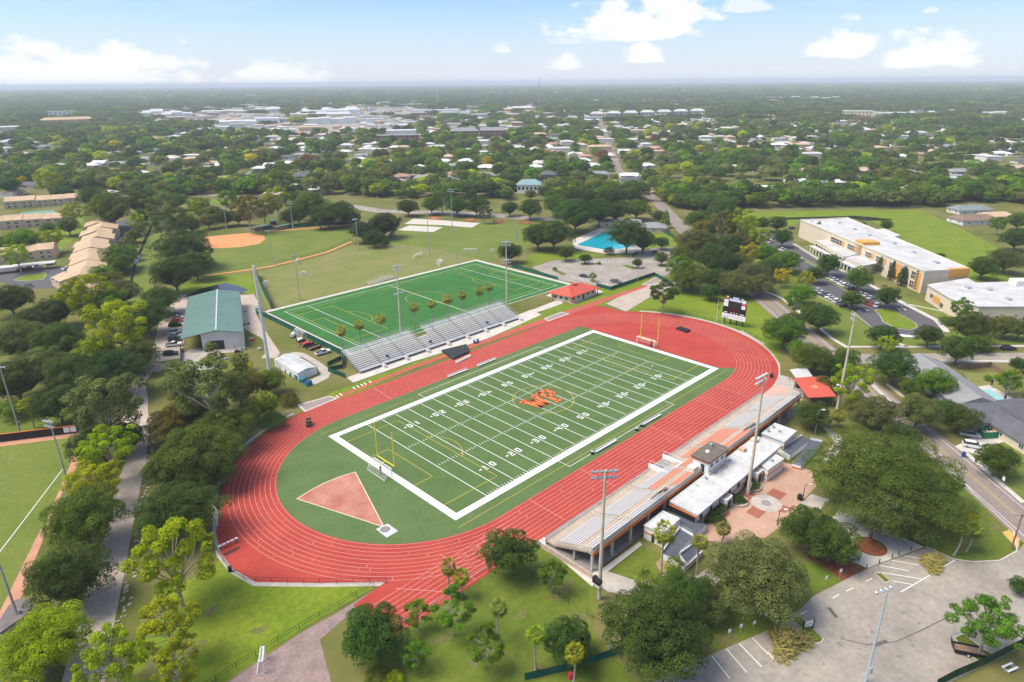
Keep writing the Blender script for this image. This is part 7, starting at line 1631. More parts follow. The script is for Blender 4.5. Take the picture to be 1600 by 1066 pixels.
(211.64,57.79,8.58,'airy','B',"yellow green willow like tree by the school field edge"),
(215.6,49.1,8.51,'airy','L',"light green tree at the left end of the school field"),
(208.51,43.28,7.67,'oak','B',"olive oak between the light tree and the yellow one"),
(191.78,42.65,7.43,'oak','D',"dark oak left of the golden yellow tree"),
(180.19,25.77,4.79,'airy','H',"golden yellow tree beside the school car park"),
(191.92,22.81,5.86,'oak','V',"green oak at the edge of the school car park"),
(167.14,8.54,6.01,'oak','D',"dark oak between the golden tree and the car park"),
(159.77,-0.39,3.48,'airy','H',"slim yellow tree beside the main road near the school"),
(185.24,8.95,6.25,'oak','V',"green oak overhanging the school car park"),
(270.31,52.59,5.13,'oak','D',"dark round tree nearest the school pond, right"),
(269.21,61.92,4.8,'oak','D',"dark round tree at the far end of the school car park"),
(235.27,33.19,5.04,'oak','D',"dark tree on the school car park median, far end"),
(269.09,31.67,3.04,'col','K',"dark conical magnolia at the far end of the school, first"),
(265.38,25.66,2.99,'col','K',"dark conical magnolia at the far end of the school, second"),
(261.78,19.85,2.95,'col','K',"dark conical magnolia at the far end of the school, third"),
(213.97,-25.76,2.78,'col','K',"dark conical magnolia in front of the school facade, first"),
(207.06,-32.98,2.7,'col','K',"dark conical magnolia in front of the school facade, second"),
(199.95,-39.17,2.62,'col','K',"dark conical magnolia in front of the school facade, third"),
(192.19,-8.64,5.5,'oak','D',"dark oak on the school car park median"),
(175.42,-27.97,6.21,'oak','M',"green oak on the school lawn above the cars"),
(149.54,-34.66,4.72,'oak','D',"dark oak at the near end of the car rows"),
(160.34,-44.56,5.25,'oak','D',"dark oak at the head of the school loop"),
(175.8,-9.09,4.14,'oak','D',"dark oak at the top of the lower car row"),
(157.75,-11.65,3.66,'airy','L',"small pale tree beside the lower car row"),
(121.1,-23.04,4.27,'airy','V',"slim green tree on the verge beside the main road"),
(141.64,-17.63,5.36,'oak','V',"bright green oak on the school verge"),
(111.77,-35.93,6.63,'oak','D',"dark oak beside the school sidewalk"),
(111.12,-58.32,5.56,'oak','D',"round dark oak below the school loop"),
(124.48,-69.3,4.49,'oak','D',"round dark oak right of the school loop"),
(105.32,-61.21,2.61,'airy','L',"light green tree below the round dark oak by the loop"),
(113.2,-80.44,5.66,'oak','D',"dark oak on the cross street verge"),
(137.54,-79.03,7.22,'oak','D',"dark oak in front of the low school wing"),
(159.53,-70.44,3.44,'airy','V',"light green tree in front of the low school wing"),
(154.59,-67.53,2.94,'bush','M',"green shrubs beside the low school wing"),
(152.12,-86.22,5.08,'oak','B',"olive oak at the right edge by the school"),
(154.63,-90.18,4.15,'oak','G',"grey green oak at the right edge above the cross street"),
(236.03,-62.2,7.17,'oak','D',"dark oak at the corner of the bright school field"),
(254.83,-67.33,7.98,'oak','G',"grey green oak at the right edge of the school field"),
(312.62,-61.54,7.65,'oak','D',"dark oak at the right edge beside the houses"),
(352.78,-45.85,4.6,'airy','V',"light green tree beside the brown roofed house"),
(377.86,-51.92,6.33,'oak','M',"green oak at the right edge beyond the houses"),
(322,19.63,2.44,'bush','K',"dark shrub at the pond behind the school"),
(318.91,5.02,3.56,'oak','D',"dark tree at the right end of the school pond"),
(87.84,-33.19,7.59,'oak','M',"large green oak over the concourse bend"),
(73.8,-49.44,6.54,'oak','M',"green oak behind the grey shelter"),
(75.2,-54.87,4.05,'oak','D',"dark oak behind the red canopy"),
(83.48,-56.07,4.55,'oak','M',"green oak beside the leaning pole"),
(57.64,-66.84,4.93,'airy','Y',"bright yellow green tree beside the leaning pole"),
(51.9,-70.68,3.91,'oak','B',"olive tree below the yellow one"),
(82.09,-70.45,6.28,'oak','D',"dark oak on the corner of the cross street"),
(37.27,-64.19,4.48,'oak','D',"dark round oak at the far end of the grandstand"),
(48.39,-76.68,6.49,'oak','G',"mossy grey oak with bare twigs by the main road"),
(55.28,-84.59,5.79,'oak','G',"mossy grey oak right of the other mossy oak"),
(42.37,-84.76,4.23,'oak','D',"dark low oak beside the main road"),
(80.86,-82.25,5.27,'oak','V',"light green oak against the grey bungalow"),
(76.2,-77.53,3.78,'oak','M',"green oak left of the grey bungalow"),
(62.02,-93.66,4.4,'oak','D',"dark oak in front of the charcoal roofed bungalow"),
(44.06,-104.53,4.83,'oak','D',"dark oak on the front yard beside the main road"),
(10.02,-90.5,15.43,'wide','M',"huge spreading green oak above the plaza"),
(-0.22,-91.86,6.26,'oak','G',"grey green oak over the pale walk and mulch bed"),
(-14.4,-84.1,5.07,'oak','D',"dark oak at the plaza end beside the red mulch"),
(-13.85,-88.57,5.22,'oak','D',"dark oak over the pale walk left of the grey green one"),
(-36.09,-83.97,8.51,'oak','G',"large grey green oak between the ramp and the car park"),
(-59.63,-79.1,8.8,'oak','D',"very large dark oak at the bottom edge beside the car park"),
(-46.81,-76.22,4.68,'oak','D',"dark crown on the upper right side of the very large oak"),
(-67.82,-67.61,4.35,'oak','D',"dark oak behind the two short palms at the bottom"),
(-58.41,-55.6,2.35,'airy','V',"small bright green tree on the lawn at the grandstand end"),
(-43.84,-78.3,4.04,'oak','G',"grey green crown between the two large oaks"),
(-90,-45.01,6,'oak','D',"round dense dark oak beside the red sprint chute"),
(-92.09,-48.93,2.22,'bush','B',"olive shrub below the round dense oak"),
(-90.74,-51.3,1.81,'bush','L',"yellow green shrub at the bottom edge below the round oak"),
(-60.84,-46.54,5.69,'oak','D',"round dark oak against the lower straight of the track"),
(-81.18,-45.11,2.19,'cyp','V',"slim green cypress nearest the round dense oak"),
(-77.89,-50.47,3.23,'cyp','V',"bright green cypress in the middle of the palm lawn"),
(-78.65,-59.37,3.05,'cyp','V',"bright green cypress right of the middle one on the palm lawn"),
(-86.5,-51.9,2.24,'cyp','V',"slim green cypress at the bottom of the palm lawn"),
(-19.83,-115.03,3.92,'airy','V',"open green tree on the island of the car park"),
(1.47,-116.77,1.99,'oak','D',"dark shrub like tree at the right edge of the car park"),
(14.24,-105.2,2.11,'airy','L',"pale yellow green bushy palm clump on the corner lawn"),
(95.71,-97.39,3.01,'airy','V',"bright tree in the garden at the right edge"),
(120.13,-96.29,2.87,'oak','D',"dark tree at the right edge beside the wooden fence"),
(106.79,-91.17,1.4,'bush','V',"small bright shrub by the wooden fence"),
(-17.94,-67.48,1.64,'bush','K',"dark clipped shrub beside the plaza entrance"),
(280.22,98.96,6.87,'oak','D',"dark oak at the left end of the school field fence"),
(265.69,-38.16,2.68,'bush','D',"shrub beside the bright school field"),
]
for x, y, r_, k, t_, lab in NAMED_TREES: tree(x, y, r_*(1.12 if x > 90 and y > -60 and x+y > 150 else 1.2 if k in ('airy', 'cyp') else 1.0), k, t_, lab)
# clipped planters of the concession building
for q, lab in (((-7.76,-66.29), 'round clipped hedge planter beside the plaza, nearer one'), ((0.02,-65.92), 'round clipped hedge planter at the foot of the tall plaza pole')):
    o = tree(q[0], q[1], 2.3, 'bush', 'D', lab); o.scale.z = 1.3; o['category'] = 'planter'
    MB().tube((0, 0, 0), (0, 0, .32), 1.05, 1.05, n=20).build('planter_wall', TANCONC, o)
hb = tree(*(-15.88,-65.42), 2.6, 'bush', 'D', 'long clipped hedge bed along the front of the concession building'); hb.scale = (5.2, 1.5, 1.6); hb.rotation_euler.z = 0
# ---------------------------------------------------------------- palms
def palm_mesh(seed, dead=.1):
    rs = np.random.RandomState(seed); V = []; var = []
    for i in range(44):
        z = 1-1.75*(i+.5)/44; a = i*2.399963+rs.random()*.4; h = math.sqrt(max(0, 1-z*z)); d = Vector((math.cos(a)*h, math.sin(a)*h, z)); side = Vector((-math.sin(a), math.cos(a), 0)); up = side.cross(d)*-1
        L = .52+rs.random()*.12; root = d*.08; tip = d*L+Vector((0, 0, -.04)); cv = rs.random()*.6+.4*(z > 0)
        for j in range(11):
            f = (j-5)/5.0; dr = (d*math.cos(f*1.15)+side*math.sin(f*1.15)); e = tip+dr*(.50-.12*abs(f))+Vector((0, 0, -.16-.10*abs(f))); w = (dr.cross(up)).normalized()*.032
            m_ = tip.lerp(e, .45)+Vector((0, 0, .04)); V += [tip, m_+w, e, m_-w]; var.append(min(1, max(0, cv+rs.normal()*.15)))
        w = side*.012; V += [root-w, root+w, tip+w, tip-w]; var.append(.4)
    V = np.array([tuple(v) for v in V]); return quads_mesh('palm_crown', V, np.arange(len(V)).reshape(-1, 4), [LEAF], None, var)
PALMM = [palm_mesh(s) for s in (1, 2, 3)]
BOOTS = mat('dead_fronds', (.20, .13, .06), n=.4, amt=.4)
def palm(x, y, h, Rr, label, group=None, tint=(.17, .20, .025), tilt=0.0):
    o = thing('palm_tree', label, 'palm', (x, y, 0), rnd.uniform(0, 6.28), group); mb = MB(); bend = rnd.uniform(-.6, .6); n = 6
    pts = [(bend*math.sin(math.pi*.9*i/n), 0, h*i/n) for i in range(n+1)]
    for i in range(n): mb.tube(pts[i], pts[i+1], .19-.05*i/n+(.06 if i == 0 else 0), .185-.05*(i+1)/n, n=8, cap=i == n-1)
    mb.build('trunk', PALE_BARK, o); c = bpy.data.objects.new('crown', PALMM[rnd.randrange(3)]); COL.objects.link(c); c.parent = o; c.location = pts[-1]; c.scale = (Rr*rnd.uniform(.85, 1.12), Rr*rnd.uniform(.85, 1.12), Rr*rnd.uniform(.85, 1.15)); c.rotation_euler = (rnd.uniform(-.2, .2), rnd.uniform(-.2, .2), rnd.uniform(0, 6)); c['tint'] = [v*rnd.uniform(.85, 1.15) for v in tint]
    mb = MB(); 
    for i in range(8):
        a = rnd.uniform(0, 6.28); p = Vector(pts[-1]); e = p+Vector((math.cos(a)*Rr*.45, math.sin(a)*Rr*.45, -Rr*rnd.uniform(.4, .7))); s = Vector((-math.sin(a), math.cos(a), 0))*Rr*.07; mb.face([p, e-s, e+Vector((0, 0, -.2*Rr)), e+s])
    mb.build('dead_fronds', BOOTS, o); return o
PRACTICE_PALMS = [
(-25.08,69.5,10.88,2.05,"brownish palm nearest the left end of the visitor bleachers"),
(-18.26,69.5,11.16,2.09,"brownish palm second from the left end of the visitor bleachers"),
(-9.06,69.5,11.16,2.37,"largest palm left of the tall pole behind the visitor bleachers"),
(5.58,69.5,11.67,2.12,"palm just right of the tall pole behind the visitor bleachers"),
(13.62,69.5,11.25,2.16,"palm second right of the tall pole behind the visitor bleachers"),
(21.4,69.5,11.21,2.21,"palm in the middle of the right group behind the visitor bleachers"),
(28.86,69.5,11.32,2.12,"palm third from the field house end of the bleachers"),
(37.97,69.5,10.86,2.17,"palm second from the field house end of the bleachers"),
(43.23,69.5,11.05,2.07,"palm nearest the field house end of the bleachers"),
]
for x, y, h, r_, lab in PRACTICE_PALMS: palm(x, y, h, r_, lab, 'palms behind the visitor bleachers', (.26, .235, .045))
PALMS = [
(-71.99,-42.77,6.74,1.74,"palm at the edge of the sprint chute, left of the pair"),
(-71.14,-45.03,5.41,1.73,"yellow green palm beside the sprint chute, right of the pair"),
(-73.12,-57.05,7.6,1.9,"pale palm standing alone in the middle of the palm lawn"),
(-73.08,-65.33,7.63,1.71,"bright green palm on the lawn left of the dark oak"),
(-70.96,-71.47,6.88,1.96,"bright yellow green palm at the bottom edge beside the green fence"),
(-62.18,-71.81,8.01,1.75,"palm with dead fronds against the very large dark oak"),
(-39.67,-67.13,9.84,2.52,"tall bright palm between the grandstand and the ramp"),
(-39.21,-69.11,3.02,1.94,"short bright palm at the end of the ramp"),
(-35.26,-72.13,7.78,1.92,"tall palm on the right side of the ramp"),
(-23.35,-70.72,3.8,1.69,"small palm at the edge of the plaza"),
(-46.01,-67.8,3.26,2.24,"rounded palm over the curved walk"),
(42.73,-68.87,3.91,2.25,"round headed palm at the foot of the leaning pole"),
(-111.46,89.33,7.33,2.63,"yellowish palm behind the black outfield wall"),
(-64.97,48.97,4.65,3.23,"bright fan palm in the cluster by the track bend, left"),
(-62.94,46.88,5.85,3.05,"bright fan palm in the cluster by the track bend, right"),
(-67.9,47.13,3.8,2.65,"lower fan palm in the cluster by the track bend"),
(5.36,-105.63,6.6,1.75,"pale palm on the corner lawn, left of the clump"),
(8.46,-107.14,5.57,1.77,"pale leaning palm on the corner lawn, right of the clump"),
(99.28,-97.58,6.51,2.28,"palm in the garden beside the pale pool"),
]
for x, y, h, r_, lab in PALMS: palm(x, y, h, r_, lab, None, (.23, .29, .022) if 'bright' in lab or 'yellow' in lab else (.20, .23, .045))


# ================================================================== THE TOWN BEYOND
Fw2 = Vector((FW.x, FW.y)).normalized(); Rt2 = Vector((Fw2.y, -Fw2.x))
def cam_uv(x, y): d = Vector((x-CPOS.x, y-CPOS.y)); return d.dot(Fw2), d.dot(Rt2)
def uv_xy(u, v): q = Vector((CPOS.x, CPOS.y))+Fw2*u+Rt2*v; return q.x, q.y
def big_building(label, bld, depth, wm, rm, cat='building', rows=1, nwin=8, name='commercial_building', group=None, pitched=False):
    x, y, w, h = bld; h = max(h, 4.0); dist_ = math.hypot(x-CPOS.x, y-CPOS.y); hw = min(h, 7.0+3.2*(rows-1)+(4 if dist_ > 1500 else 0))
    if h > hw and not pitched: depth = max(depth, min(320, (h-hw)*dist_/88)); h = hw
    d = Vector((x-CPOS.x, y-CPOS.y)).normalized(); c = (x+d.x*depth/2, y+d.y*depth/2); rz = math.atan2(d.y, d.x)-math.pi/2
    o = thing(name, label, cat, (*c, 0), rz, group)
    ns = 1 if pitched or rows > 1 or w < 70 else min(6, int(w/38)+1)
    for k in range(ns):
        xa, xb = -w/2+w*k/ns, -w/2+w*(k+1)/ns; hk = h*(1 if ns == 1 else rnd.uniform(.7, 1.15)); j = 0 if ns == 1 else rnd.uniform(-.12, .12)*depth; y0_, y1_ = -depth/2+j, depth/2+j*.5
        MB().bx(xa, xb-.1, y0_, y1_, 0, hk).build('wall', wm, o)
        if pitched: add_roof(MB(), rect(xa, xb, y0_, y1_), h, min(5, depth*.2), .6, .6).build('roof', rm, o)
        else: MB().bx(xa-.3, xb+.2, y0_-.3, y1_+.3, hk, hk+.5).build('roof', rm, o)
    if rows == 1 and dist_ > 1250: return o
    for r_ in range(rows):
        for k in range(nwin):
            xx = -w/2+w*(k+.5)/nwin; zz = h*(r_+.35)/rows; MB().bx(xx-w/nwin*.28, xx+w/nwin*.28, -depth/2-.1, -depth/2, zz, zz+h*.38/rows).build('window', GLASS, o)
    return o
BIGS = []
def BB(*a, **k):
    BIGS.append((a[1], a[2])); big_building(*a, **k)
PINKW = mat('pink_brick', (.34, .17, .13), n=9, amt=.1); TERRA = mat('terracotta_render', (.60, .34, .16), n=9, amt=.1); GREYW = mat('grey_render', (.42, .43, .42))
BB('large white roofed shopping mall on the skyline', (1015.99,1839.41,188.82,37.79), 90, WHITE, ROOFWHITE, rows=1, nwin=10)
BB('long tan fronted mall building below the large white roof', (868.96,1636.73,166.12,18.57), 50, CREAM, ROOFWHITE, nwin=12)
BB('white three storey block among the trees at far left', (406.5,2354.75,74.15,16.61), 25, WHITE, ROOFWHITE, rows=3, nwin=6)
BB('orange rendered building at far left', (296.37,1816.04,112.26,13.14), 40, TERRA, SHINGLE_TAN, nwin=9, pitched=True)
BB('cream low building at the left edge far away', (137.76,1604.31,54.69,13.65), 40, CREAM, ROOFWHITE); BB('long white roof left of the orange building', (243.65,1972.36,35.29,6.1), 40, WHITE, ROOFWHITE, nwin=4)
BB('white store left of the mall, nearer the left', (609.59,2204.65,73.42,20.61), 60, OFFWHITE, ROOFWHITE); BB('white store left of the mall, wide one', (628.61,2039.73,85.1,19.66), 60, OFFWHITE, ROOFWHITE)
BB('low white dealership with glass front', (547.82,1443.94,80.28,15.24), 50, WHITE, ROOFWHITE, nwin=10); BB('long pale store behind the dealership', (820.42,2127.17,165.47,15.63), 50, CREAM, ROOFWHITE)
BB('pale store just left of the mall', (945.28,2110.54,81.2,20.15), 60, OFFWHITE, ROOFWHITE); BB('white low store below the pale store', (639.59,1486.98,57.18,14.66), 50, WHITE, ROOFWHITE); BB('long white store in front of the mall', (735.17,1358.79,118.88,14.46), 45, WHITE, ROOFWHITE, nwin=11)
BB('flat white roof in the middle distance above the red brick blocks', (617.74,917.93,54.92,7.81), 40, WHITE, ROOFWHITE); BB('red brick apartment block under the flat white roof', (537.04,816.15,70.51,8.06), 25, PINKW, SHINGLE_GREY, nwin=9, rows=2, cat='apartments')
BB('red brick apartment block, wide one in the middle distance', (651.78,780.63,48.5,10.53), 25, PINKW, SHINGLE_GREY, nwin=7, rows=2, pitched=True, cat='apartments'); BB('red brick apartment block right of the wide one', (703.07,762.62,47.18,9.66), 25, PINKW, SHINGLE_GREY, nwin=7, rows=2, pitched=True, cat='apartments')
BB('long low white roof in the centre distance', (1237.83,1590.85,149.31,8.47), 60, WHITE, ROOFWHITE); BB('white store below the long low roof', (1126.19,1396.42,46.69,10.2), 40, OFFWHITE, ROOFWHITE); BB('grey white store in the centre distance', (1089.55,1213.27,43.05,10.98), 40, GREYW, ROOFWHITE); BB('brown and white store left of the radio mast', (1449.73,1439.12,95.33,17.22), 60, TERRA, ROOFWHITE)
for i, q in enumerate(((1215.7,936.08,34.3,14.76),(1257.81,917.53,34.62,14.9),(1300.73,898.63,34.96,15.04),(1344.49,879.36,35.3,15.18),(1389.11,859.71,35.64,15.32),(1434.61,839.67,36,15.47),(1481.02,819.23,36.36,15.62))): BB('white town house block in the far row right of the radio mast', q, 25, GREYW if i % 2 else OFFWHITE, ROOFGREY, nwin=5, rows=2, group='far row of white town houses', cat='town houses', pitched=True, name='town_house_block')
BB('very long white warehouse on the right horizon', (3135.48,1317.77,187.19,11.34), 120, WHITE, ROOFWHITE, nwin=12); BB('long white warehouse right of the very long one', (3156.4,1148.14,122.82,10.98), 120, WHITE, ROOFWHITE); BB('cream apartment group on the right skyline', (1648.85,485.21,66.47,16.08), 40, CREAM, ROOFWHITE, rows=3, nwin=8, cat='apartments'); BB('cream row right of the apartment group', (1816.3,469.31,78.81,7.77), 40, CREAM, ROOFWHITE); BB('long pale row on the right skyline', (1860.27,406.09,81.47,6.17), 40, OFFWHITE, ROOFWHITE); BB('pale row near the right edge of the skyline', (1994.13,272.84,74.94,6.94), 50, OFFWHITE, ROOFWHITE)
BB('tan flat building left of centre below the mall', (564.67,1149.58,43.61,9.78), 35, TANWALL, SHINGLE_TAN); BB('white low building left of the tan one', (514.92,1154.61,37.63,4.79), 30, WHITE, ROOFWHITE); BB('teal roofed white building beyond the softball banners', (284.82,277.17,20.85,6.47), 18, WHITE, mat('teal_roof', (.22, .33, .34), n=6, amt=.1), nwin=6, pitched=True)
BB('brown sided building behind the teal roofed one', (344.89,309.67,13.97,6.53), 14, mat('grey_brown', (.30, .24, .20)), SHINGLE_DARK, nwin=4, pitched=True)
for q in ((16737.89,22756.91,379.79,44.86),(16352.9,21467.16,363.78,42.97),(15999.05,20281.72,349.07,41.23),(15672.7,19188.41,335.51,39.63),(15370.77,18176.91,322.96,38.14),(15090.61,17238.35,311.31,36.77),(14829.96,16365.13,300.48,35.49),(14586.84,15550.65,290.37,34.3),(14359.54,14789.18,280.92,33.18)): BB('pale warehouse on the horizon above the mast', q, 300, WHITE, ROOFWHITE, group='pale warehouses on the horizon', name='warehouse', nwin=3)
FARB = [(4771.51,3869.96,125.06,10.64), (5469,4266.18,89.31,11.93), (3098.09,2343.27,36.5,10.27), (4046.02,1318.53,64.74,6.74), (4460.77,698.12,76.2,6.49), (3433.75,474.12,66.75,7.52), (1053.17,5998.37,74.97,13.2), (1319.06,4383.8,107.08,10.78), (1266.73,3482.08,102.9,9.08), (1694.7,2529.18,77.73,8.13), (1898.27,2548.87,66.45,8.52), (2388.36,2301.52,79.33,5.97), (3963.97,1089.46,74.77,6.37)]
for q in FARB: BB('distant pale building among the far woods', q, 60, OFFWHITE, ROOFWHITE, group='distant pale buildings among the woods', nwin=4)
ZONE = [(405.16,1672.09),(769.78,2776.55),(1048.54,2832.73),(1641.04,3241.89),(1717.59,2316.66),(1759.89,1673.05),(1456.26,1191.63),(1142.6,941.77),(883.2,896.74),(694.92,954.02),(682.26,1158.35),(490.85,1052.07),(444.77,1109.76),(451.11,1357.57)]
def inside(P_, pl):
    x, y = P_[:, 0], P_[:, 1]; ins = np.zeros(len(P_), bool)
    for k in range(len(pl)):
        (xa, ya), (xb, yb) = pl[k], pl[(k+1) % len(pl)]; ins ^= ((ya > y) != (yb > y)) & (x < (xb-xa)*(y-ya)/(yb-ya+1e-9)+xa)
    return ins
zr = random.Random(3); nz_ = 0; zx = [p[0] for p in ZONE]; zy = [p[1] for p in ZONE]
while nz_ < 85:
    x, y = zr.uniform(min(zx), max(zx)), zr.uniform(min(zy), max(zy))
    if not inside(np.array([[x, y]]), ZONE)[0] or any((x-q[0])**2+(y-q[1])**2 < (q[2]*.6+28)**2 for q, _ in BIGS): continue
    d_ = math.hypot(x-CPOS.x, y-CPOS.y); q = cam_uv(x, y); q = q[1]/q[0]; zn = 'left' if q < -.35 else 'centre' if q < -.1 else 'right'; zn += ' near' if d_ < 1500 else ' middle' if d_ < 2000 else ' far'; cn, wm = zr.choice((('white', WHITE), ('off white', OFFWHITE), ('off white', OFFWHITE), ('cream', CREAM), ('grey', GREYW), ('tan', TANWALL), ('pinkish', PINKW))); rn, rm_ = zr.choice((('white', ROOFWHITE), ('white', ROOFWHITE), ('grey', ROOFGREY), ('tan', SHINGLE_TAN))); nz_ += 1; zn = (cn, rn, zn)
    BB('small %s store with %s flat roof in the %s part of the strip' % zn, (x, y, zr.uniform(18, 52), zr.uniform(5, 9)), zr.uniform(16, 40), wm, rm_, nwin=3, name='store', group='small %s stores with %s roofs, %s part of the strip' % zn)
# radio masts
def mast(label, x, y, h, cols, r0=1.2):
    o = thing('radio_mast', label, 'mast', (x, y, 0)); n = 14
    for i in range(n):
        z0, z1 = h*i/n, h*(i+1)/n; mb = MB()
        for k in range(3):
            a, a2 = k*2.094, (k+1)*2.094; p = lambda q, z: (math.cos(q)*r0*(1-.5*z/h), math.sin(q)*r0*(1-.5*z/h), z)
            mb.tube(p(a, z0), p(a, z1), .28, n=4).tube(p(a, z0), p(a2, z1), .14, n=4)
        mb.build('section', cols[i % 2], o)
    MB().tube((0, 0, h), (0, 0, h+5), .15, n=4).build('aerial', STEEL, o)
q = (1775.07,1648.3,103.42); mast('tall lattice radio mast standing up to the horizon', *q, (STEEL, GREYW), 2.6); q = (1568.67,1984.8,66.46); mast('shorter pale mast near the mall', *q, (WHITE, STEEL), 2.2)
for lab, q in (('white water tank tower right of the radio mast', (1342.69,1150.4,15.11)), ('pale tower at the mall parking', (1090.15,1730.3,20.61))):
    o = thing('water_tower', lab, 'tower', (q[0], q[1], 0)); MB().tube((0, 0, 0), (0, 0, q[2]*.7), 1.6, 1.4, n=8).build('stem', WHITE, o); MB().tube((0, 0, q[2]*.7), (0, 0, q[2]), 3.0, 2.4, n=10).build('tank', WHITE, o)

# bungalows of the neighbourhoods: a few prototypes, copied; roofs and walls take their colour from the copy
def house_proto(i):
    rs = random.Random(50+i); o = thing('bungalow', 'house', 'house'); w, d = rs.uniform(15, 21), rs.uniform(10, 13)
    mb = MB().bx(-w/2, w/2, -d/2, d/2, 0, 2.9); ex = rs.random() < .6; s = rs.choice((-1, 1))
    if ex: mb.bx(s*w/2-(7 if s > 0 else 0), s*w/2+(7 if s < 0 else 0), -d/2-5, -d/2+.1, 0, 2.88)
    mb.build('wall', HOUSEWALL, o); hip = rs.choice((.0, .8, .9)); r_ = add_roof(MB(), rect(-w/2, w/2, -d/2, d/2), 2.92, d*.20, hip, .6)
    if ex: a = s*w/2-(7 if s > 0 else 0); add_roof(r_, [(a, d/2-2), (a, -d/2-5), (a+7, -d/2-5), (a+7, d/2-2)], 2.94, 1.5, hip, .5)
    r_.build('roof', HOUSEROOF, o); MB().bx(-w*.2, -w*.05, -d/2-.06, -d/2, .9, 2.1).build('window', GLASS, o); MB().bx(w*.1, w*.2, -d/2-.06, -d/2, .9, 2.1).build('window', GLASS, o); MB().bx(0, 1, -d/2-.06, -d/2, 0, 2.1).build('door', DARK, o)
    return o
HP = [house_proto(i) for i in range(7)]
ROOFC = {'grey': (.27, .27, .27), 'white': (.70, .70, .69), 'tan': (.52, .40, .29), 'dark': (.11, .11, .12), 'rose': (.44, .26, .20), 'cream': (.62, .56, .48)}
HOUSES = []; HPOS = []
def bungalow(x, y, rz, col, scale=1.0):
    d_, s_ = cam_uv(x, y); q = s_/d_; zn = 'far left' if q < -.45 else 'left' if q < -.15 else 'centre' if q < .15 else 'right' if q < .45 else 'far right'; dp = 'nearest' if d_ < 640 else 'middle' if d_ < 900 else 'distant'
    o = place(HP[rnd.randrange(7)], (x, y, 0), rz, '%s roofed bungalow among trees in the %s streets at the %s of the neighbourhood' % (col, dp, zn), '%s roofed bungalows, %s streets, %s' % (col, dp, zn))
    v = rnd.uniform(.85, 1.12)
    for c in o.children:
        if c.name.startswith('roof'): c['tint'] = [min(.8, a*v) for a in ROOFC[col]]
        elif c.name.startswith('wall'): c['tint'] = list(rnd.choice(((.66, .63, .56), (.60, .50, .38), (.70, .70, .68), (.50, .52, .50))))
    o.scale = (scale,)*3; HPOS.append((x, y, 13*scale)); return o
for (x, y), col in zip([(-26.25,601.25),(-4.62,644.79),(34.49,658.72),(27.95,536.03),(53.42,586.02),(115.22,742.05),(94.77,663.29),(37.66,831.07),(267.61,567.15),(210.52,481.1),(236.31,480.4),(323.45,601.59),(326.91,546.26),(318.12,474.05),(271.18,405.91),(496.85,653.91),(164.68,416.01),(154.86,449.2),(229.49,558.39),(628.7,559.14),(540.67,475.89),(646.57,521.35),(529.24,417.05),(437.23,409.32),(362.53,252.37),(418.26,267.53),(704.96,347.51),(825.91,305.48),(776.33,262.68),(600.83,119.22),(543.63,92.58),(671.57,103.51),(614.82,80.77),(671,78.89),(482.16,130.43),(498.87,105.69),(468.44,78.38),(726.84,6.92),(879.67,52.36),(545.36,222.64),(706.2,293.25),(764.26,428.69),(370.26,422.97),(476.82,501.71),(397.15,484.99),(427.18,737.3),(303.07,705.39),(221.28,620.33),(283.36,792.63),(184.28,662.79),(242.07,841.4),(130.52,615.08),(143.69,747.74),(40.85,952.43),(103.04,1005.6),(78.68,783.99),(497.66,303.11),(401.96,220.33),(583.22,35.42),(722.26,45.32),(888,185.71),(851.5,121.65),(844.87,237.33),(672.38,443.8),(458.8,347.71),(335.46,282.67),(377.79,179.14),(418.95,133.38),(499.89,43.42),(527.61,12.6),(238.05,404.08),(284.11,384.64),(282.68,341.76),(427.14,622.83),(364.58,696.72),(506.07,759.04),(377.27,508),(190.23,497.08)],
    'tan dark white cream white tan white grey white grey tan white white white grey rose white cream white rose rose tan rose cream rose white white white white tan grey white grey white white white grey tan white white white white white rose white white grey white tan white tan white grey white cream white white white white white white tan white white white white white white white white grey white white white white grey white'.split()):
    bungalow(x, y, math.atan2(Fw2.y, Fw2.x)-math.pi/2+rnd.choice((0, 0, 1.57)), col)
for i in range(700):
    if len(HPOS) > 288: break
    u = 560+900*rnd.random()**.9; v = (rnd.random()*1.6-.8)*u; u = round(u/62)*62+rnd.uniform(-13, 13); x, y = uv_xy(u, v)
    if min((x-a)**2+(y-b)**2 for a, b, c in HPOS) < 24**2: continue
    if any((x-q[0])**2+(y-q[1])**2 < (q[2]*.6+30)**2 for q, _ in BIGS): continue
    bungalow(x, y, math.atan2(Fw2.y, Fw2.x)-math.pi/2+rnd.choice((0, 0, 0, 1.57)), rnd.choice(('white', 'white', 'grey', 'cream', 'tan', 'grey', 'rose', 'dark')))
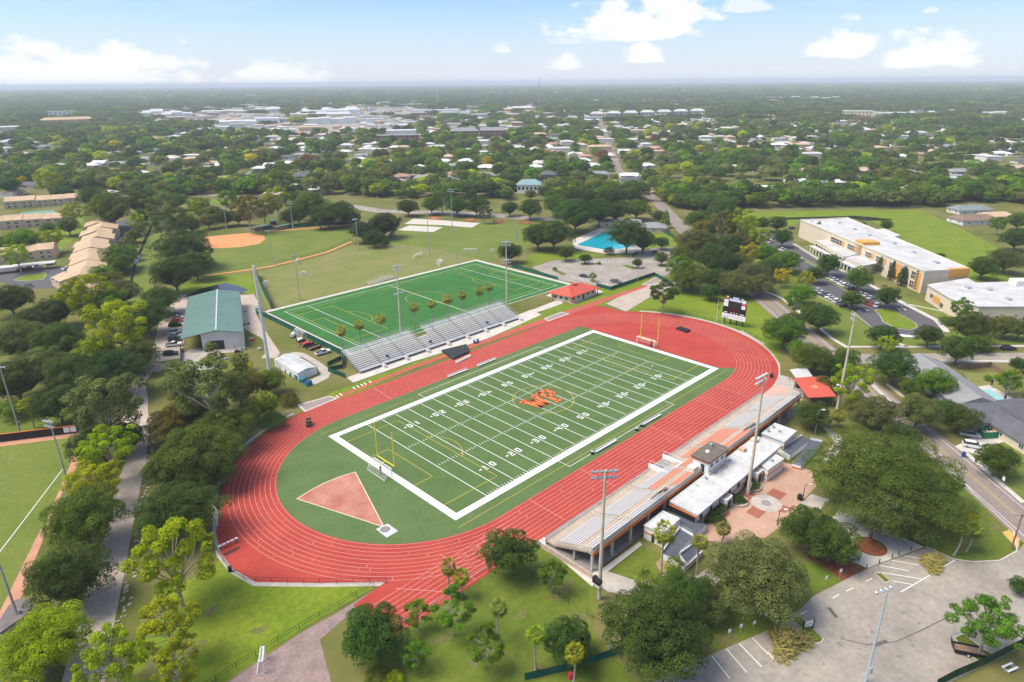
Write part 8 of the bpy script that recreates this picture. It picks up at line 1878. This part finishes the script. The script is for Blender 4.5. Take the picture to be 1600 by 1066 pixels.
# streets and yards between the houses
for u in (575, 700, 825, 960, 1110, 1280):
    l = MB(); a = uv_xy(u, -.8*u); b = uv_xy(u, .8*u); strip(l, [a, b], 7, .042); l.build('street', ASPH_P)['kind'] = 'structure'
for pl in ([(409.39,1318),(501.49,1429.59),(560.97,1351.85),(476.51,1203.41),(397.19,1194.82)], [(1147.07,935.67),(1205.67,949.88),(1094.19,836.91),(1028.23,810.93)], [(420.42,175.83),(457.59,145.97),(437.87,133.79),(400.34,164.71)], [(82.13,446.49),(114.68,410.58),(107.68,390.82),(74.4,427.41)]): sheet('meadow', pl, .03, GRASS_B)
for pl in ([(580.98,1362.35),(901.03,1270.59),(679.21,974.04),(437.7,1069.9)], [(538.4,2102.53),(879.49,1887.55),(592.58,1310.53),(478.88,1534.77)], [(1317.74,2144.4),(1425.93,1972.32),(1073.65,1471.43),(932.69,1546.93)], [(1395.25,1437.19),(1450.99,1199.38),(1231.35,1015.91),(1171.97,1209.76)]): sheet('store_parking', pl, .03, ASPH_P)
sheet('store_parking', ZONE, .026, mat('pale_lots', (.13, .155, .075), n=60, col2=(.36, .335, .27), fine=14, amt=.25))

# ---------------------------------------------------------------- woods: the nearest trees one by one, the rest as one mass
near_line = [(-900, 296), (0, 298), (150, 298), (262, 316), (320, 308), (540, 310), (620, 312), (800, 314), (900, 318), (1040, 318), (1100, 332), (1160, 326), (1460, 326), (1500, 318), (1600, 330), (1800, 420), (2600, 520)]
NEAR = [(-410.83,1055.72),(-153.54,792.93),(-24.7,673.33),(30.96,575.83),(54.99,467),(86.64,471.05),(164.72,374.61),(186,331.88),(244.67,257.95),(265.3,208.9),(306.5,155.3),(298.03,118.06),(332.65,106.6),(425.19,5.29),(471.09,-0.31),(483.14,-38.55),(433.34,-111.58),(479.98,-292.65)]
NU = np.array([cam_uv(*p) for p in NEAR]); NA = np.arctan2(NU[:, 1], NU[:, 0]); o_ = np.argsort(NA); NA = NA[o_]; ND = np.hypot(NU[:, 0], NU[:, 1])[o_]
rs = np.random.RandomState(5)
def scatter(d0, d1, sp, jit=.5):
    """points on a jittered polar grid round the photographer's spot between two distances"""
    out = []; d = d0
    while d < d1:
        n = int(1.75*d/sp); a = -.875+1.75*(np.arange(n)+rs.random(n)*jit*1.6)/n; r_ = d+(rs.random(n)-.5)*sp*1.3
        out.append(np.stack([a, r_], 1)); d += sp*.92
    q = np.concatenate(out); a, r_ = q[:, 0], q[:, 1]; ok = r_ > np.interp(a, NA, ND)+4
    a, r_ = a[ok], r_[ok]; th = math.atan2(Fw2.y, Fw2.x)-a
    return np.stack([CPOS.x+r_*np.cos(th), CPOS.y+r_*np.sin(th)], 1)
def clear(P_, road_w=8.0):
    ok = np.ones(len(P_), bool)
    for x, y, r_ in HPOS:      # a house and the strip of garden on the photographer's side of it
        d = P_-np.array([x, y]); u = d@np.array(Fw2); v = d@np.array(Rt2); ok &= ~((u > -max(r_*1.7, .062*math.hypot(x-CPOS.x, y-CPOS.y))) & (u < r_*.8) & (np.abs(v) < r_*.85))
    for (x, y, w, h), dep in BIGS:
        d = P_-np.array([x, y]); dd = math.hypot(x-CPOS.x, y-CPOS.y); f = np.array([(x-CPOS.x)/dd, (y-CPOS.y)/dd]); u = d@f; v = d@np.array([f[1], -f[0]])
        ok &= ~((u > -min(160, dd*.07)) & (u < dep+14) & (np.abs(v) < w/2+4))
    for (x0_, y0_), (x1_, y1_), w in ((( 265, 125), (463, 316), 8), ((463, 316), (1000, 752), 8), ((1000, 752), (1900, 1480), 10)):
        a = np.array([x0_, y0_]); b = np.array([x1_, y1_]); t = np.clip(((P_-a)@(b-a))/((b-a)@(b-a)), 0, 1); ok &= np.linalg.norm(P_-(a+t[:, None]*(b-a)), axis=1) > w
    a, b = Vector((122.32,361.67)), Vector((216.78,168.37)); a = np.array(a); b = np.array(b); t = np.clip(((P_-a)@(b-a))/((b-a)@(b-a)), 0, 1); ok &= np.linalg.norm(P_-(a+t[:, None]*(b-a)), axis=1) > 10
    for pl in MEADOWS:
        x, y = P_[:, 0], P_[:, 1]; ins = np.zeros(len(P_), bool)
        for k in range(len(pl)):
            (xa, ya), (xb, yb) = pl[k], pl[(k+1) % len(pl)]; c = ((ya > y) != (yb > y)) & (x < (xb-xa)*(y-ya)/(yb-ya+1e-9)+xa); ins ^= c
        ok &= ~ins
    return P_[ok]
MEADOWS = [[(409.39,1318),(501.49,1429.59),(560.97,1351.85),(476.51,1203.41),(397.19,1194.82)], [(1147.07,935.67),(1205.67,949.88),(1094.19,836.91),(1028.23,810.93)], [(420.42,175.83),(457.59,145.97),(437.87,133.79),(400.34,164.71)], [(82.13,446.49),(114.68,410.58),(107.68,390.82),(74.4,427.41)], [(580.98,1362.35),(901.03,1270.59),(679.21,974.04),(437.7,1069.9)], [(538.4,2102.53),(879.49,1887.55),(592.58,1310.53),(478.88,1534.77)], [(1317.74,2144.4),(1425.93,1972.32),(1073.65,1471.43),(932.69,1546.93)]]
def density(P_, lo=.30, size=150.0):
    """gaps and clearings from a smooth random field"""
    g_ = np.zeros(len(P_))
    for k in range(6): a = rs.random()*6.28; s = size*(.5+rs.random()); g_ += np.sin((P_[:, 0]*math.cos(a)+P_[:, 1]*math.sin(a))/s*3.1+rs.random()*6.28)
    return P_[rs.random(len(P_)) < np.clip(.72+g_*.16, lo, 1.0)]
RP = []
for i in range(3000):
    if len(RP) > 1150: break
    d_ = 900+2900*rs.random(); a_ = (rs.random()*2-1)*.72; th = math.atan2(Fw2.y, Fw2.x)-a_; q = (CPOS.x+d_*math.cos(th), CPOS.y+d_*math.sin(th))
    if min((q[0]-a)**2+(q[1]-b)**2 for a, b, c in HPOS) < 26**2 or any((q[0]-b[0])**2+(q[1]-b[1])**2 < (b[2]*.6+30)**2 for b, _ in BIGS): continue
    RP.append(q); HPOS.append((q[0], q[1], 11+6*rs.random()))
A0 = scatter(330, 900, 9.5); c_ = A0-np.array([CPOS.x, CPOS.y]); an_ = np.arctan2(c_@np.array(Rt2), c_@np.array(Fw2)); A0 = A0[np.hypot(c_[:, 0], c_[:, 1]) < np.interp(an_, NA, ND)+55]
HK = HPOS; HPOS = [h for h in HPOS if math.hypot(h[0]-CPOS.x, h[1]-CPOS.y) < 0]; A0 = clear(A0); HPOS = HK
for x, y, r_ in HPOS: A0 = A0[np.hypot(A0[:, 0]-x, A0[:, 1]-y) > r_*.8]
A1 = np.concatenate([A0, density(clear(scatter(330, 1500, 11.5)), .25)]); A1 = A1[~inside(A1, ZONE) | (rs.random(len(A1)) < .6)]
dist = np.hypot(A1[:, 0]-CPOS.x, A1[:, 1]-CPOS.y); A1 = A1[np.argsort(dist)]
WOOD = [('D', 5), ('K', 1.2), ('M', 6), ('G', 3), ('B', 1.8), ('V', 3.2), ('L', 1.3), ('H', .10), ('R', .10)]
wt_ = np.array([w for _, w in WOOD]); wt_ = wt_/wt_.sum()
def pick(): return WOOD[rs.choice(len(WOOD), p=wt_)][0]
fr = [i for i, (x, y) in enumerate(A1) if abs(math.atan2(*cam_uv(x, y)[::-1])) < .69]
WLAB = {'D': 'dark green oak', 'K': 'very dark green oak', 'M': 'mid green oak', 'G': 'grey green oak', 'B': 'olive oak', 'V': 'fresh green tree', 'L': 'yellow green tree', 'H': 'golden tree', 'R': 'rusty brown tree'}
NI = max(0, 300-NT[0]-1); ind = set(fr[:NI])
for i in sorted(ind):
    t_ = pick(); x, y = A1[i]; px = cam_uv(x, y); side = 'left' if px[1] < -.22*px[0] else 'right' if px[1] > .25*px[0] else 'middle'
    tree(x, y, rs.uniform(4.4, 8.2), 'airy' if t_ in 'LHV' and rs.random() < .6 else 'oak', t_, '%s at the %s of the woods just behind the sports grounds' % (WLAB[t_], side), '%ss in the nearest woods, %s' % (WLAB[t_], side))
A1 = np.array([p for i, p in enumerate(A1) if i not in ind])

# low detail trees for the mass: crown and trunk in one mesh
def far_tree(seed, n, leaf, clumps, ax):
    r2 = np.random.RandomState(seed); cl = crown_clumps(r2, clumps, ax, .95, .22, .36, .70, -.55); V, var = leaf_cloud(r2, cl, n, leaf)
    return quads_mesh('woods_tree', V, np.arange(len(V)).reshape(-1, 4), [LEAF], None, var)
pc = bpy.data.collections.new('woods_kinds')
for i in range(5): o = bpy.data.objects.new('woods_tree_%d' % i, far_tree(300+i, 3600, .11, 30, (1, 1, .8))); pc.objects.link(o)
pc2 = bpy.data.collections.new('far_woods_kinds')
def far_clump(seed):
    r2 = np.random.RandomState(seed); cl = []
    for k in range(12): a = r2.random()*6.28; f = math.sqrt(r2.random())*.9; cl.append((math.cos(a)*f, math.sin(a)*f, .34+r2.random()*.14, .24+r2.random()*.12))
    V, var = leaf_cloud(r2, cl, 900, .13, .9); return quads_mesh('woods_clump', V, np.arange(len(V)).reshape(-1, 4), [LEAF], None, var)
for i in range(4): o = bpy.data.objects.new('woods_clump_%d' % i, far_clump(400+i)); pc2.objects.link(o)
def mass(name, P_, sc, tints, coll, label, cat):
    n = len(P_); me = bpy.data.meshes.new(name); me.vertices.add(n); co = np.zeros((n, 3), np.float32); co[:, :2] = P_; me.vertices.foreach_set('co', co.ravel())
    a = me.attributes.new('size', 'FLOAT', 'POINT'); a.data.foreach_set('value', np.asarray(sc, np.float32))
    a = me.attributes.new('turn', 'FLOAT', 'POINT'); a.data.foreach_set('value', (rs.random(n)*6.283).astype(np.float32))
    a = me.attributes.new('which', 'INT', 'POINT'); a.data.foreach_set('value', rs.randint(0, len(coll.objects), n).astype(np.int32))
    a = me.attributes.new('tint', 'FLOAT_COLOR', 'POINT'); a.data.foreach_set('color', np.concatenate([np.asarray(tints, np.float32), np.ones((n, 1), np.float32)], 1).ravel())
    ob = bpy.data.objects.new(name, me); COL.objects.link(ob)
    ng = bpy.data.node_groups.new(name, 'GeometryNodeTree'); ng.interface.new_socket('Geometry', in_out='INPUT', socket_type='NodeSocketGeometry'); ng.interface.new_socket('Geometry', in_out='OUTPUT', socket_type='NodeSocketGeometry')
    nn = ng.nodes; gi = nn.new('NodeGroupInput'); go = nn.new('NodeGroupOutput'); ci = nn.new('GeometryNodeCollectionInfo'); ci.inputs['Collection'].default_value = coll; ci.inputs['Separate Children'].default_value = True; ci.inputs['Reset Children'].default_value = True
    ip = nn.new('GeometryNodeInstanceOnPoints'); ip.inputs['Pick Instance'].default_value = True
    def na(nm, ty): k = nn.new('GeometryNodeInputNamedAttribute'); k.data_type = ty; k.inputs['Name'].default_value = nm; return k.outputs['Attribute']
    cx = nn.new('ShaderNodeCombineXYZ'); ng.links.new(na('turn', 'FLOAT'), cx.inputs[2])
    ng.links.new(gi.outputs[0], ip.inputs['Points']); ng.links.new(ci.outputs[0], ip.inputs['Instance']); ng.links.new(na('which', 'INT'), ip.inputs['Instance Index']); ng.links.new(cx.outputs[0], ip.inputs['Rotation']); ng.links.new(na('size', 'FLOAT'), ip.inputs['Scale']); ng.links.new(ip.outputs[0], go.inputs[0])
    md = ob.modifiers.new('trees', 'NODES'); md.node_group = ng; return tag(ob, label, cat, None, 'stuff')
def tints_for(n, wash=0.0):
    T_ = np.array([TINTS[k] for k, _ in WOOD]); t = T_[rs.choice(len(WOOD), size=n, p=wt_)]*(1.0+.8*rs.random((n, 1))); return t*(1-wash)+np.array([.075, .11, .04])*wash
mass('neighbourhood_woods', A1, 3.6+5.2*rs.random(len(A1))**1.3, tints_for(len(A1)), pc, 'green canopy of the neighbourhood trees spreading behind the sports fields', 'woods')
A2 = density(clear(scatter(1480, 5200, 24)), .35, 420.0); A2 = A2[~inside(A2, ZONE) | (rs.random(len(A2)) < .55)]
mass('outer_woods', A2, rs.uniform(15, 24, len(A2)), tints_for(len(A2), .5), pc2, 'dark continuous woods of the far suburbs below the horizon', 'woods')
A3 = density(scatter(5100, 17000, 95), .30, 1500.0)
mass('horizon_woods', A3, rs.uniform(48, 80, len(A3))*.55, tints_for(len(A3), .7)*1.7, pc2, 'hazy woods running to the horizon', 'woods')  # tints lightened to paint distance haze into the leaf colour

# roofs too many and too far to build one by one
rmb = {k: MB() for k in ('white', 'grey', 'tan')}
for x, y in RP:
    k = rnd.choice(('white', 'white', 'grey', 'tan')); w_, dp_ = rnd.uniform(14, 34), rnd.uniform(11, 20); rz = math.atan2(Fw2.y, Fw2.x)-math.pi/2+rnd.choice((0, 0, 1.57)); h_ = rnd.uniform(3.2, 6.5); c, s = math.cos(rz), math.sin(rz)
    q = [(x+a*c-b*s, y+a*s+b*c) for a, b in ((-w_/2, -dp_/2), (w_/2, -dp_/2), (w_/2, dp_/2), (-w_/2, dp_/2))]; rmb[k].prism(q, 0, h_, 0); add_roof(rmb[k], q, h_+.05, rnd.uniform(.6, 2.6), .7, .5, 1)
for k, (wm, rm) in {'white': (OFFWHITE, ROOFWHITE), 'grey': (OFFWHITE, ROOFGREY), 'tan': (TANWALL, SHINGLE_TAN)}.items(): tag(rmb[k].build('distant_houses', [wm, rm]), 'scatter of %s roofs showing between the far suburban trees' % k, 'houses', None, 'stuff')

# ================================================================== AIR
hz = MB().bx(-2500, 34500, -2500, 34500, -1, 110).build('haze', [])
hz['kind'] = 'stuff'; hm = bpy.data.materials.new('haze_air'); hm.use_nodes = True; t = hm.node_tree; t.nodes.remove(t.nodes['Principled BSDF'])
pv = t.nodes.new('ShaderNodeVolumePrincipled'); pv.inputs['Color'].default_value = (.88, .95, 1.0, 1); pv.inputs['Density'].default_value = 1.25e-4; pv.inputs['Anisotropy'].default_value = 0.0
t.links.new(pv.outputs[0], t.nodes['Material Output'].inputs['Volume']); hz.data.materials.append(hm)
